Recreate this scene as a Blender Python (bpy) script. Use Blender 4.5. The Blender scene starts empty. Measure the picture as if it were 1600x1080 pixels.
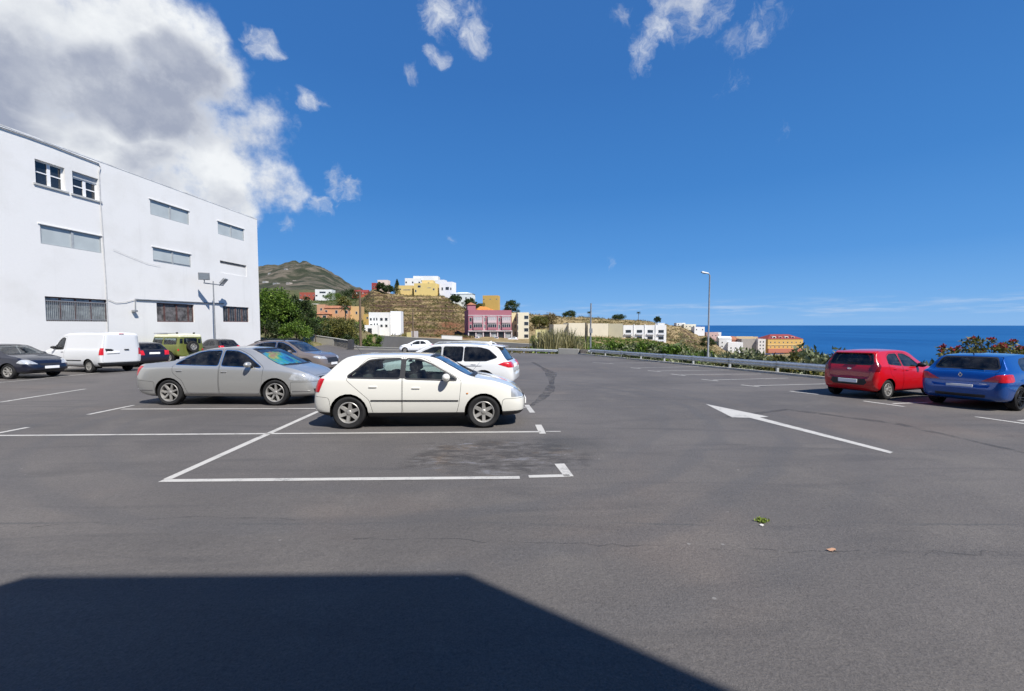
import bpy, bmesh, math, random
from mathutils import Vector, Matrix, noise, geometry
from mathutils.bvhtree import BVHTree
from mathutils.interpolate import poly_3d_calc
R = math.radians
rnd = random.Random(7)
scene = bpy.context.scene
COL = scene.collection

# ------------------------------------------------------------------ camera, sky, sun, exposure
FPX, CAM_H = 650.0, 1.7
PITCH = math.atan(32 / FPX)
SLOPE = 0.0307                                     # the car park falls gently away from the camera
cam_d = bpy.data.cameras.new('camera'); cam = bpy.data.objects.new('camera', cam_d); COL.objects.link(cam)
cam.location = (0, 0, CAM_H); cam.rotation_euler = (math.pi / 2 - PITCH, 0, 0)
cam_d.sensor_width = 36; cam_d.lens = 36 * FPX / 1600; cam_d.clip_start = 0.05; cam_d.clip_end = 300000
scene.camera = cam
SUN_TO = Vector((0.50, -0.62, 1.0)).normalized()
sun_d = bpy.data.lights.new('sun', 'SUN'); sun_d.energy = 4.9; sun_d.angle = R(0.55); sun_d.color = (1, .96, .9)
sun = bpy.data.objects.new('sun', sun_d); COL.objects.link(sun)
sun.rotation_euler = SUN_TO.to_track_quat('Z', 'Y').to_euler()
vs = scene.view_settings
vs.view_transform = 'Standard'; vs.look = 'None'; vs.exposure = 0.48; vs.gamma = 1; vs.use_curve_mapping = False
try:
    scene.cycles.max_bounces = 8; scene.cycles.transparent_max_bounces = 16
    scene.cycles.caustics_reflective = False; scene.cycles.caustics_refractive = False
    scene.cycles.sample_clamp_indirect = 6
except Exception: pass

_c, _s = math.cos(PITCH), math.sin(PITCH)
def ray(x, y):
    u, v = (x - 800) / FPX, (540 - y) / FPX
    return Vector((u, _c + v * _s, -_s + v * _c))
def at(x, y, Y):
    d = ray(x, y); return Vector((0, 0, CAM_H)) + d * (Y / d.y)
def lot_z(Y): return -SLOPE * Y
def on_lot(x, y):
    d = ray(x, y); t = -CAM_H / (d.z + SLOPE * d.y); return Vector((0, 0, CAM_H)) + d * t

# ---- node helper
class NT:
    def __init__(s, tree): s.t = tree; s.n = tree.nodes; s.l = tree.links
    def new(s, typ, **kw):
        n = s.n.new(typ)
        for k, v in kw.items(): setattr(n, k, v)
        return n
    def _in(s, sock, v):
        if isinstance(v, bpy.types.NodeSocket): s.l.new(v, sock)
        elif v is not None: sock.default_value = v
    def math(s, op, a, b=None, c=None, clamp=False):
        n = s.new('ShaderNodeMath', operation=op, use_clamp=clamp)
        for i, v in enumerate((a, b, c)):
            if v is not None: s._in(n.inputs[i], v)
        return n.outputs[0]
    def vmath(s, op, a, b=None, out=0):
        n = s.new('ShaderNodeVectorMath', operation=op)
        s._in(n.inputs[0], a)
        if b is not None: s._in(n.inputs[1], b)
        return n.outputs[out]
    def noise(s, vec, scale, detail=4, rough=.55, dist=0):
        n = s.new('ShaderNodeTexNoise'); s._in(n.inputs['Vector'], vec)
        n.inputs['Scale'].default_value = scale; n.inputs['Detail'].default_value = detail
        n.inputs['Roughness'].default_value = rough; n.inputs['Distortion'].default_value = dist
        return n.outputs['Fac']
    def ss(s, v, a, b, lo=0., hi=1.):
        n = s.new('ShaderNodeMapRange', interpolation_type='SMOOTHSTEP')
        s._in(n.inputs['Value'], v)
        for k, q in (('From Min', a), ('From Max', b), ('To Min', lo), ('To Max', hi)): n.inputs[k].default_value = q
        return n.outputs['Result']
    def mix(s, f, a, b, typ='MIX'):
        n = s.new('ShaderNodeMix', data_type='RGBA', blend_type=typ)
        s._in(n.inputs[0], f); s._in(n.inputs[6], a); s._in(n.inputs[7], b)
        return n.outputs[2]
    def scale(s, vec, v):
        return s.vmath('MULTIPLY', vec, v)
    def bump(s, h, strength, dist=.02):
        n = s.new('ShaderNodeBump'); n.inputs['Strength'].default_value = strength; n.inputs['Distance'].default_value = dist
        s._in(n.inputs['Height'], h); return n.outputs['Normal']
def c4(c): return (c[0], c[1], c[2], 1)

world = bpy.data.worlds.new('World'); scene.world = world; world.use_nodes = True
def build_sky():
    w = NT(world.node_tree); w.n.clear()
    sky = w.new('ShaderNodeTexSky'); sky.sky_type = 'NISHITA'; sky.sun_disc = False
    sky.sun_elevation = math.asin(SUN_TO.z); sky.sun_rotation = math.atan2(SUN_TO.x, SUN_TO.y)
    sky.altitude = 0; sky.air_density = 1.0; sky.dust_density = .25; sky.ozone_density = 3.0
    D = w.new('ShaderNodeTexCoord').outputs['Generated']
    # clouds: (pixel x, pixel y, radius in pixels at the picture centre, weight)
    blobs = [(-250, 60, 330, 1.3), (-60, 90, 230, 1.3), (110, 60, 185, 1.25), (225, 40, 112, 1.15), (60, 230, 190, 1.2),
             (210, 190, 165, 1.2), (298, 122, 90, 1.0), (322, 235, 104, .95), (392, 215, 62, .42), (420, 287, 56, .72), (360, 310, 70, .8), (445, 292, 36, .5),
             (250, 300, 125, 1.0), (440, 312, 34, .55), (-200, 330, 300, 1.1)]
    wisps = [(410, 66, 31, .8), (394, 50, 19, .6), (487, 160, 24, .62), (540, 298, 36, .7), (525, 280, 24, .5), (497, 318, 28, .5), (443, 341, 20, .45),
             (690, 8, 57, .75), (738, 55, 36, .8), (678, 95, 22, .72), (643, 122, 17, .5), (720, 20, 43, .5),
             (1066, 4, 64, .72), (1035, 45, 45, .75), (1002, 82, 29, .7), (1110, 20, 45, .42), (970, 28, 22, .35),
             (1150, 66, 34, .42), (1185, 42, 40, .36), (1215, 24, 38, .30), (1155, 112, 34, .16), (1232, 205, 24, .18), (705, 370, 14, .3), (950, 410, 12, .22)]
    darks = [(60, 105, 120, 1), (150, 125, 85, .9), (290, 155, 100, .9), (350, 190, 70, .7), (190, 165, 60, .7), (-100, 160, 200, 1), (235, 285, 90, .55), (120, 215, 50, .4), (370, 325, 60, .5)]
    def warp(scale, amt, det=3):
        n = w.new('ShaderNodeTexNoise'); w.l.new(D, n.inputs['Vector']); n.inputs['Scale'].default_value = scale; n.inputs['Detail'].default_value = det
        v = w.vmath('SCALE', w.vmath('SUBTRACT', n.outputs['Color'], (.5, .5, .5))); v.node.inputs['Scale'].default_value = amt
        return w.vmath('NORMALIZE', w.vmath('ADD', D, v))
    Dw = warp(6, .10); Ds = warp(17, .075, 5)
    def field_of(lst, Dv, lo):
        field = None
        for (x, y, r, wt) in lst:
            d = ray(x, y); L = d.length; c = d.normalized()
            ang = r / FPX / (L * L) * (1 + .5 * (L - 1))           # radius as an angle
            dot = w.vmath('DOT_PRODUCT', Dv, tuple(c), out=1)
            k = 2 / (ang * ang)
            v = w.math('MULTIPLY_ADD', dot, k * wt, (1 - k) * wt)  # wt * (1 - a^2/r^2)
            field = v if field is None else w.math('MAXIMUM', field, v)
        return w.math('MAXIMUM', field, lo)
    fb = field_of(blobs, Dw, -1.5); fw = field_of(wisps, Ds, -1.5); fd = field_of(darks, Dw, 0.)
    f1 = w.noise(D, 10, 10, .62); f3 = w.noise(w.scale(Ds, (1, 1, 1)), 24, 8, .68); f2 = w.noise(Dw, 5, 6, .58)
    db = w.math('ADD', fb, w.math('MULTIPLY_ADD', f1, 2.7, -1.28)); mb_ = w.ss(db, -.02, .95)
    dw = w.math('ADD', fw, w.math('MULTIPLY_ADD', f3, 2.0, -1.15)); mw = w.math('MULTIPLY', w.ss(dw, -.05, 1.05), .85)
    mask = w.math('MAXIMUM', mb_, mw)
    # light and dark inside the cloud
    f1b = w.noise(w.vmath('ADD', D, (.014, -.008, .04)), 10, 8, .58)
    relief = w.math('MULTIPLY', w.math('SUBTRACT', f1, f1b), 1.0)
    dk = w.ss(w.math('ADD', fd, w.math('MULTIPLY_ADD', f2, 2.4, -1.15)), .16, .85)
    edge = w.ss(db, .3, 1.3)
    lum = w.math('ADD', w.math('MULTIPLY_ADD', w.math('MULTIPLY', dk, edge), -.85, .86), relief, clamp=True)
    lum = w.math('MULTIPLY', lum, w.math('MULTIPLY_ADD', f2, .5, .74), clamp=True)
    ccol = w.mix(lum, c4((.26, .29, .37)), c4((.64, .66, .68)))
    # thin bank of cloud low over the sea
    sep = w.new('ShaderNodeSeparateXYZ'); w.l.new(D, sep.inputs[0])
    lown = w.noise(w.scale(D, (5, 5, 60)), 1.6, 7, .62)
    band = w.math('MULTIPLY', w.ss(sep.outputs[2], .004, .03), w.ss(sep.outputs[2], .062, .035))
    low = w.math('MULTIPLY', w.math('MULTIPLY', w.ss(lown, .46, .76), band), .38)
    mask = w.math('MAXIMUM', mask, low)
    # clear air: deep blue overhead, paler towards the sea
    cr = w.new('ShaderNodeValToRGB'); e = cr.color_ramp; w.l.new(w.ss(sep.outputs[2], -.02, 1.0), cr.inputs[0]); cr.inputs[0].links[0].from_node.interpolation_type = 'LINEAR'
    e.elements[0].position = 0; e.elements[0].color = (.150, .335, .60, 1); e.elements[1].position = 1; e.elements[1].color = (.026, .088, .275, 1)
    for pos, c in ((.02, (.155, .335, .61)), (.07, (.105, .285, .585)), (.16, (.056, .212, .515)), (.30, (.034, .160, .435)), (.50, (.026, .122, .362))): q = e.elements.new(pos); q.color = c4(c)
    b1 = w.new('ShaderNodeBackground'); b1.inputs[1].default_value = .105
    w.l.new(sky.outputs[0], b1.inputs[0])
    b0 = w.new('ShaderNodeBackground'); b0.inputs[1].default_value = 1.0; w.l.new(cr.outputs[0], b0.inputs[0])
    ms = w.new('ShaderNodeMixShader'); ms.inputs[0].default_value = .93; w.l.new(b1.outputs[0], ms.inputs[1]); w.l.new(b0.outputs[0], ms.inputs[2])
    b2 = w.new('ShaderNodeBackground'); b2.inputs[1].default_value = 1.0
    w.l.new(ccol, b2.inputs[0])
    m = w.new('ShaderNodeMixShader'); w.l.new(mask, m.inputs[0]); w.l.new(ms.outputs[0], m.inputs[1]); w.l.new(b2.outputs[0], m.inputs[2])
    o = w.new('ShaderNodeOutputWorld'); w.l.new(m.outputs[0], o.inputs[0])
build_sky()

# ------------------------------------------------------------------ object helpers
def link(o, parent=None):
    COL.objects.link(o)
    if parent is not None: o.parent = parent
    return o
def new_mesh(name, verts, faces, mat, smooth=False):
    me = bpy.data.meshes.new(name); me.from_pydata([tuple(v) for v in verts], [], faces); me.update()
    if mat: me.materials.append(mat)
    if smooth: me.polygons.foreach_set('use_smooth', [True] * len(me.polygons))
    return me
def obj(name, me, parent=None, loc=None, kind=None):
    o = bpy.data.objects.new(name, me); link(o, parent)
    if loc is not None: o.location = loc
    if kind: o['kind'] = kind
    return o
def tag(o, label, cat, group=None):
    o['label'] = label; o['category'] = cat
    if group: o['group'] = group
    return o
def thing(name, label, cat, loc=(0, 0, 0), rz=0, group=None):
    o = bpy.data.objects.new(name, None); o.empty_display_size = .3; link(o); o.location = loc; o.rotation_euler = (0, 0, rz)
    return tag(o, label, cat, group)
def struct(name, me, parent=None):
    o = obj(name, me, parent)
    if parent is None: o['kind'] = 'structure'
    return o
class MB:
    """collects boxes, tubes and lathes into one mesh"""
    def __init__(s): s.v = []; s.f = []
    def add(s, vs, fs):
        b = len(s.v); s.v += [tuple(v) for v in vs]; s.f += [tuple(i + b for i in f) for f in fs]; return s
    def box(s, x0, y0, z0, x1, y1, z1, M=None):
        vs = [Vector(p) for p in ((x0, y0, z0), (x1, y0, z0), (x1, y1, z0), (x0, y1, z0), (x0, y0, z1), (x1, y0, z1), (x1, y1, z1), (x0, y1, z1))]
        if M is not None: vs = [M @ v for v in vs]
        return s.add(vs, [(3, 2, 1, 0), (4, 5, 6, 7), (0, 1, 5, 4), (1, 2, 6, 5), (2, 3, 7, 6), (3, 0, 4, 7)])
    def quad(s, *p): return s.add(p, [tuple(range(len(p)))])
    def tube(s, pts, r, n=8, cap=True):
        pts = [Vector(p) for p in pts]; rs = r if isinstance(r, (list, tuple)) else [r] * len(pts)
        vs = []; fs = []
        for i, p in enumerate(pts):
            a = pts[max(i - 1, 0)]; b = pts[min(i + 1, len(pts) - 1)]; t = (b - a).normalized()
            up = Vector((0, 0, 1)) if abs(t.z) < .9 else Vector((1, 0, 0))
            e1 = t.cross(up).normalized(); e2 = e1.cross(t)
            for k in range(n):
                q = 2 * math.pi * k / n; vs.append(p + (e1 * math.cos(q) + e2 * math.sin(q)) * rs[i])
        for i in range(len(pts) - 1):
            for k in range(n):
                k2 = (k + 1) % n; fs.append((i * n + k, i * n + k2, (i + 1) * n + k2, (i + 1) * n + k))
        if cap: fs.append(tuple(range(n))[::-1]); fs.append(tuple(range((len(pts) - 1) * n, len(pts) * n)))
        return s.add(vs, fs)
    def lathe(s, prof, n=24, axis='z', M=None):
        vs = []; fs = []; m = len(prof)
        for k in range(n):
            q = 2 * math.pi * k / n
            for (r, h) in prof:
                v = Vector((r * math.cos(q), r * math.sin(q), h)) if axis == 'z' else Vector((r * math.cos(q), h, r * math.sin(q)))
                vs.append(M @ v if M is not None else v)
        for k in range(n):
            k2 = (k + 1) % n
            for i in range(m - 1): fs.append((k * m + i, k2 * m + i, k2 * m + i + 1, k * m + i + 1))
        return s.add(vs, fs)
    def ball(s, c, rx, ry, rz, n=10, m=6, M=None):
        vs = []; fs = []
        for i in range(m + 1):
            t = math.pi * i / m
            for k in range(n):
                q = 2 * math.pi * k / n
                v = Vector((c[0] + rx * math.sin(t) * math.cos(q), c[1] + ry * math.sin(t) * math.sin(q), c[2] + rz * math.cos(t)))
                vs.append(M @ v if M is not None else v)
        for i in range(m):
            for k in range(n): fs.append((i * n + k, (i + 1) * n + k, (i + 1) * n + (k + 1) % n, i * n + (k + 1) % n))
        return s.add(vs, fs)
    def mesh(s, name, mat, smooth=False, bevel=0, fix=True):
        me = new_mesh(name, s.v, s.f, mat, smooth)
        if bevel or fix:
            bm = bmesh.new(); bm.from_mesh(me)
            if bevel: bmesh.ops.bevel(bm, geom=bm.edges[:], offset=bevel, segments=2, profile=.5, affect='EDGES')
            bmesh.ops.recalc_face_normals(bm, faces=bm.faces[:])
            bm.to_mesh(me); bm.free()
            if smooth: me.polygons.foreach_set('use_smooth', [True] * len(me.polygons)); me.set_sharp_from_angle(angle=R(40))
        return me
    def build(s, name, mat, parent=None, smooth=False, bevel=0, fix=True):
        return obj(name, s.mesh(name, mat, smooth, bevel, fix), parent)

# ------------------------------------------------------------------ materials
def mat_new(name):
    m = bpy.data.materials.new(name); m.use_nodes = True; t = NT(m.node_tree)
    return m, t, m.node_tree.nodes['Principled BSDF']
def geo_pos(t): return t.new('ShaderNodeNewGeometry').outputs['Position']
def obj_co(t): return t.new('ShaderNodeTexCoord').outputs['Object']
def simple(name, col, rough=.6, metal=0, var=.12, vscale=6, spec=.5, coat=0, bump=0, bscale=40):
    m, t, b = mat_new(name)
    co = obj_co(t); n = t.noise(co, vscale, 5, .6)
    f = t.ss(n, .3, .7)
    d = tuple(x * (1 - var) for x in col); l = tuple(min(1, x * (1 + var * .6)) for x in col)
    t.l.new(t.mix(f, c4(d), c4(l)), b.inputs['Base Color'])
    b.inputs['Roughness'].default_value = rough; b.inputs['Metallic'].default_value = metal
    b.inputs['Specular IOR Level'].default_value = spec; b.inputs['Coat Weight'].default_value = coat; b.inputs['Coat Roughness'].default_value = .04
    if bump: t.l.new(t.bump(t.noise(co, bscale, 4), bump, .02), b.inputs['Normal'])
    return m
def paint(name, col, metal=.0, rough=.35, coat=1.0, dust=.12):
    """car paint: flake, clear coat and a film of dust low on the body"""
    m, t, b = mat_new(name)
    co = obj_co(t); fl = t.noise(co, 900, 1); n = t.noise(co, 3, 6, .65)
    base = t.mix(t.ss(fl, .35, .65), c4(tuple(x * (.93 if metal else .985) for x in col)), c4(tuple(min(1, x * (1.1 if metal else 1.0)) for x in col)))
    sep = t.new('ShaderNodeSeparateXYZ'); t.l.new(co, sep.inputs[0])
    low = t.math('MULTIPLY', t.ss(sep.outputs[2], .5, .12), t.ss(n, .35, .7))
    dirt = t.math('MULTIPLY_ADD', low, dust * 2, t.math('MULTIPLY', t.ss(n, .45, .8), dust * .35), clamp=True)
    t.l.new(t.mix(dirt, base, c4((.30, .27, .23))), b.inputs['Base Color'])
    b.inputs['Metallic'].default_value = metal
    t.l.new(t.math('MULTIPLY_ADD', dirt, .5, rough), b.inputs['Roughness'])
    t.l.new(t.math('MULTIPLY_ADD', dirt, -coat * .8, coat), b.inputs['Coat Weight']); b.inputs['Coat Roughness'].default_value = .03
    return m
def glass(name, tint, refl=1.0, dust=.03):
    m, t, b = mat_new(name); t.n.remove(b)
    out = [n for n in t.n if n.type == 'OUTPUT_MATERIAL'][0]
    tr = t.new('ShaderNodeBsdfTransparent'); tr.inputs[0].default_value = c4(tint)
    gl = t.new('ShaderNodeBsdfGlossy'); gl.inputs['Roughness'].default_value = .02; gl.inputs[0].default_value = (.95, .97, 1, 1)
    fr = t.new('ShaderNodeFresnel'); fr.inputs[0].default_value = 1.5
    mx = t.new('ShaderNodeMixShader'); t.l.new(t.math('MULTIPLY', fr.outputs[0], refl, clamp=True), mx.inputs[0])
    t.l.new(tr.outputs[0], mx.inputs[1]); t.l.new(gl.outputs[0], mx.inputs[2])
    df = t.new('ShaderNodeBsdfDiffuse'); df.inputs[0].default_value = (.45, .45, .44, 1)
    m2 = t.new('ShaderNodeMixShader'); t.l.new(t.math('MULTIPLY', t.ss(t.noise(obj_co(t), 4, 5), .3, .8), dust * 2), m2.inputs[0])
    t.l.new(mx.outputs[0], m2.inputs[1]); t.l.new(df.outputs[0], m2.inputs[2]); t.l.new(m2.outputs[0], out.inputs[0])
    return m
def wall_mat(name, col, stain=.35, streak=.3, rough=.85):
    """rendered masonry: faint blotches, rain streaks below edges, hairline unevenness"""
    m, t, b = mat_new(name); P = obj_co(t)
    n1 = t.noise(P, .35, 6, .6); n2 = t.noise(t.scale(P, (1.6, 1.6, .12)), 1.0, 6, .65); n3 = t.noise(P, 9, 4, .6)
    dark = tuple(x * y for x, y in zip(col, (.80, .79, .76)))
    a = t.mix(t.math('MULTIPLY', t.ss(n1, .45, .75), stain), c4(col), c4(dark))
    a = t.mix(t.math('MULTIPLY', t.ss(n2, .55, .8), streak), a, c4(tuple(x * .72 for x in col)))
    a = t.mix(t.math('MULTIPLY', t.ss(n3, .4, .8), .12), a, c4(dark))
    t.l.new(a, b.inputs['Base Color']); b.inputs['Roughness'].default_value = rough; b.inputs['Specular IOR Level'].default_value = .25
    t.l.new(t.bump(t.math('ADD', n3, t.math('MULTIPLY', t.noise(P, 60, 3), .5)), .25, .02), b.inputs['Normal'])
    return m
def leaf_mat(name, cols, trans=.25, rough=.5):
    m, t, b = mat_new(name)
    g = t.new('ShaderNodeNewGeometry'); r = g.outputs['Random Per Island']
    cr = t.new('ShaderNodeValToRGB'); t.l.new(r, cr.inputs[0]); e = cr.color_ramp.elements
    e[0].color = c4(cols[0]); e[1].color = c4(cols[-1])
    for i, c in enumerate(cols[1:-1]): q = e.new((i + 1) / (len(cols) - 1)); q.color = c4(c)
    n = t.noise(obj_co(t), 1.1, 3)
    col = t.mix(t.ss(n, .3, .7), t.mix(.35, cr.outputs[0], c4(cols[0])), cr.outputs[0])
    t.l.new(col, b.inputs['Base Color']); b.inputs['Roughness'].default_value = rough; b.inputs['Specular IOR Level'].default_value = .3
    out = [n for n in t.n if n.type == 'OUTPUT_MATERIAL'][0]
    tl = t.new('ShaderNodeBsdfTranslucent'); t.l.new(col, tl.inputs[0])
    mx = t.new('ShaderNodeMixShader'); mx.inputs[0].default_value = trans
    t.l.new(b.outputs[0], mx.inputs[1]); t.l.new(tl.outputs[0], mx.inputs[2]); t.l.new(mx.outputs[0], out.inputs[0])
    return m

M = {}
M['black_trim'] = simple('black_trim', (.018, .018, .02), .5, var=.2)
M['rubber'] = simple('rubber', (.022, .022, .023), .85, var=.3, spec=.25)
M['dark'] = simple('dark_cavity', (.006, .006, .006), .95, spec=.05)
M['cabin'] = simple('cabin_lining', (.035, .035, .038), .8)
M['seat'] = simple('seat_cloth', (.045, .046, .05), .9, var=.3, vscale=30)
M['alloy'] = simple('alloy', (.36, .35, .33), .42, .35, var=.25)
M['alloy_dark'] = simple('alloy_dark', (.07, .07, .075), .3, .8, var=.2)
M['disc'] = simple('brake_disc', (.025, .024, .023), .6, .2); M['dark_red_lens'] = simple('dark_red_lens', (.16, .004, .008), .2, var=.3, vscale=14, coat=.6)
M['chrome'] = simple('chrome', (.8, .8, .8), .12, 1, var=.05)
M['plate'] = simple('number_plate', (.90, .90, .89), .5, var=.04)
M['red_lens'] = simple('red_lens', (.55, .012, .022), .28, var=.3, vscale=14, coat=.4)
M['clear_lens'] = simple('clear_lens', (.50, .52, .54), .12, .3, var=.28, vscale=9, coat=1)
M['amber_lens'] = simple('amber_lens', (.6, .2, .02), .2, coat=1)
M['glass'] = glass('car_glass', (.62, .72, .68), 1.0)
M['glass_dark'] = glass('privacy_glass', (.10, .11, .12), 1.0)
M['glass_mid'] = glass('tinted_glass', (.36, .42, .41), 1.0)
M['screen'] = glass('windscreen_glass', (.66, .74, .76), 1.35)
M['white_wall'] = wall_mat('white_render', (.75, .74, .72), .45, .32)
M['galv'] = simple('galvanised_steel', (.60, .62, .62), .5, .45, var=.2, vscale=9)
M['steel'] = simple('grey_steel', (.28, .29, .30), .5, .3, var=.15)
M['concrete'] = wall_mat('concrete', (.36, .35, .32), .7, .5)
M['wood'] = simple('weathered_wood', (.15, .105, .07), .85, var=.4, vscale=14)
# ------------------------------------------------------------------ the car park
def asphalt_mat():
    m, t, b = mat_new('asphalt'); P = geo_pos(t)
    n_big = t.noise(P, .16, 6, .6); n_mid = t.noise(P, .9, 7, .65); n_str = t.noise(t.scale(P, (.22, 1.5, 1)), 1.2, 6, .6, 1.2)
    sp = t.noise(P, 85, 3, .75); sp2 = t.noise(P, 34, 3, .7)
    a = t.mix(t.ss(n_big, .36, .64), c4((.096, .0885, .084)), c4((.124, .1135, .106)))
    a = t.mix(t.math('MULTIPLY', t.ss(n_mid, .45, .72), .5), a, c4((.150, .137, .125)))
    a = t.mix(t.math('MULTIPLY', t.ss(n_str, .50, .70), .55), a, c4((.074, .070, .069)))
    rust = t.math('MULTIPLY', t.ss(t.noise(t.vmath('ADD', P, (31, 7, 0)), .22, 4, .6), .55, .72), .24)
    a = t.mix(rust, a, c4((.17, .130, .105)))
    sep = t.new('ShaderNodeSeparateXYZ'); t.l.new(P, sep.inputs[0]); X, Y = sep.outputs[0], sep.outputs[1]
    def dist(cx, cy, sx=1., sy=1.):
        dx = t.math('MULTIPLY', t.math('SUBTRACT', X, cx), sx); dy = t.math('MULTIPLY', t.math('SUBTRACT', Y, cy), sy)
        return t.math('SQRT', t.math('ADD', t.math('MULTIPLY', dx, dx), t.math('MULTIPLY', dy, dy)))
    # polished wheel tracks where cars swing round the end of the bays
    d = t.math('ADD', dist(-2.2, 10.2), t.math('MULTIPLY', t.math('SUBTRACT', t.noise(P, .5, 3), .5), .8))
    rings = t.math('MULTIPLY', t.math('SINE', t.math('MULTIPLY', d, 7.0)), .5)
    rings = t.math('MULTIPLY', t.math('MULTIPLY', t.ss(rings, .05, .5), t.math('MULTIPLY', t.ss(d, 5.3, 5.9), t.ss(d, 9.4, 7.4))), t.math('MULTIPLY', t.ss(n_mid, .25, .6), .40))
    a = t.mix(rings, a, c4((.078, .078, .082)))
    # broken seams of laid strips
    seam = t.math('ABSOLUTE', t.math('ADD', t.math('SUBTRACT', Y, 3.72), t.math('MULTIPLY', t.math('SUBTRACT', t.noise(P, .8, 4), .5), .25)))
    seam = t.math('MULTIPLY', t.ss(seam, .035, .0), t.math('MULTIPLY', t.ss(n_mid, .42, .6), .7))
    a = t.mix(seam, a, c4((.075, .074, .074)))
    # spilled paint / oil patch in the front bay
    q = t.math('ADD', dist(-.30, 6.0, .66, .95), t.math('MULTIPLY', t.math('SUBTRACT', t.noise(P, 2.2, 6, .65), .5), 1.5))
    area = t.ss(q, 1.05, .55)
    ns = t.noise(t.scale(P, (1., 2.6, 1)), 2.6, 8, .72)
    br = t.noise(t.vmath('ADD', P, (3, 9, 0)), 1.7, 6, .7)
    a = t.mix(t.math('MULTIPLY', area, t.ss(br, .52, .64)), a, c4((.125, .098, .075)))
    a = t.mix(t.math('MULTIPLY', area, t.math('MULTIPLY', t.ss(ns, .58, .42), .85)), a, c4((.052, .048, .046)))
    a = t.mix(t.math('MULTIPLY', area, t.math('MULTIPLY', t.ss(ns, .55, .68), .65)), a, c4((.215, .225, .255)))
    q2 = t.math('ADD', dist(.95, 6.6, .9, .9), t.math('MULTIPLY', t.math('SUBTRACT', t.noise(P, 2.2, 5), .5), .8))
    a = t.mix(t.math('MULTIPLY', t.ss(q2, .75, .1), .6), a, c4((.058, .057, .056)))
    # oil drips
    vo = t.new('ShaderNodeTexVoronoi'); t.l.new(P, vo.inputs['Vector']); vo.inputs['Scale'].default_value = .55
    a = t.mix(t.math('MULTIPLY', t.ss(vo.outputs['Distance'], .16, .05), t.math('MULTIPLY', t.ss(n_big, .5, .6), .45)), a, c4((.055, .054, .054)))
    # aggregate
    g = t.math('ADD', t.math('MULTIPLY_ADD', sp, 1.35, -.175), t.math('MULTIPLY_ADD', sp2, .7, -.35))
    gc = t.new('ShaderNodeCombineXYZ')
    for i in range(3): t.l.new(g, gc.inputs[i])
    gs = t.vmath('ADD', t.vmath('MULTIPLY', gc.outputs[0], (.9, .9, .9)), (.52, .52, .52))
    a = t.vmath('MULTIPLY', a, gs)
    v2 = t.new('ShaderNodeTexVoronoi'); t.l.new(P, v2.inputs['Vector']); v2.inputs['Scale'].default_value = 3.1
    a = t.mix(t.math('MULTIPLY', t.ss(v2.outputs['Distance'], .055, .03), t.ss(n_mid, .45, .55)), a, c4((.20, .19, .18)))
    t.l.new(a, b.inputs['Base Color'])
    t.l.new(t.math('MULTIPLY_ADD', n_mid, .2, .68), b.inputs['Roughness']); b.inputs['Specular IOR Level'].default_value = .32
    t.l.new(t.bump(t.math('ADD', sp, t.math('MULTIPLY', sp2, 1.4)), .5, .012), b.inputs['Normal'])
    return m
M['asphalt'] = asphalt_mat()
def line_mat():
    m, t, b = mat_new('road_paint'); P = geo_pos(t)
    n = t.noise(P, 5, 8, .75); n2 = t.noise(P, 60, 3, .7); n3 = t.noise(P, .7, 3)
    wear = t.ss(t.math('ADD', t.math('MULTIPLY', n, .65), t.math('ADD', t.math('MULTIPLY', n2, .35), t.math('MULTIPLY', n3, .25))), .60, .80)
    t.l.new(t.mix(t.math('MULTIPLY', wear, .9), t.mix(n, c4((.40, .385, .355)), c4((.54, .525, .49))), c4((.16, .157, .15))), b.inputs['Base Color'])
    b.inputs['Roughness'].default_value = .7
    t.l.new(t.bump(n2, .3, .01), b.inputs['Normal']); return m
M['line'] = line_mat()
def kerb_x(Y): return 16.74 - .228 * Y
FAR = [(kerb_x(43.2), 43.2), (4.0, 44.0), (0.5, 47.5), (-8, 48.5), (-18, 49), (-23.4, 49)]
def lot():
    # a fan of strips so that the sheet stays planar
    pts = [(-60, -30), (kerb_x(-30), -30)] + FAR + [(-23.4, 40.2), (-60, 40.2)]
    return struct('car_park', new_mesh('car_park', [(x, y, lot_z(y)) for x, y in pts], [tuple(range(len(pts)))], M['asphalt']))
lot()
def kerb():
    mb = MB(); n = 40; L = [(kerb_x(Y), Y) for Y in [-30 + 73.2 * i / n for i in range(n + 1)]]
    nx, ny = .975, .222
    for i in range(n):
        (x0, y0), (x1, y1) = L[i], L[i + 1]
        p = []
        for (x, y) in ((x0, y0), (x1, y1)):
            z = lot_z(y); p += [(x, y, z - .2), (x, y, z + .10), (x + .13 * nx, y + .13 * ny, z + .10), (x + .13 * nx, y + .13 * ny, z - .3)]
        for k in range(3): mb.quad(p[k], p[k + 1], p[k + 5], p[k + 4])
    return struct('kerb', mb.mesh('kerb', simple('kerb_concrete', (.50, .48, .43), .85, var=.3, vscale=5)))
kerb()
def strip(name, a, b, w=.10, lift=.004, m='line', ext=0):
    a = Vector(a[:2]); b = Vector(b[:2]); d = (b - a); L = d.length; d /= L; n = Vector((-d.y, d.x)) * w / 2
    k = max(2, int(L / .6)); vs = []; fs = []
    for i in range(k + 1):
        p = a + d * L * i / k; j1 = rnd.uniform(.9, 1.08)
        for s in (1, -1):
            q = p + n * s * j1; vs.append((q.x, q.y, lot_z(q.y) + lift))
    for i in range(k): fs.append((2 * i + 1, 2 * i + 3, 2 * i + 2, 2 * i))
    return struct(name, new_mesh(name, vs, fs, M[m]))
def px_strip(x0, y0, x1, y1, w=.10): return strip('parking_line', on_lot(x0, y0), on_lot(x1, y1), w)
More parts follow.
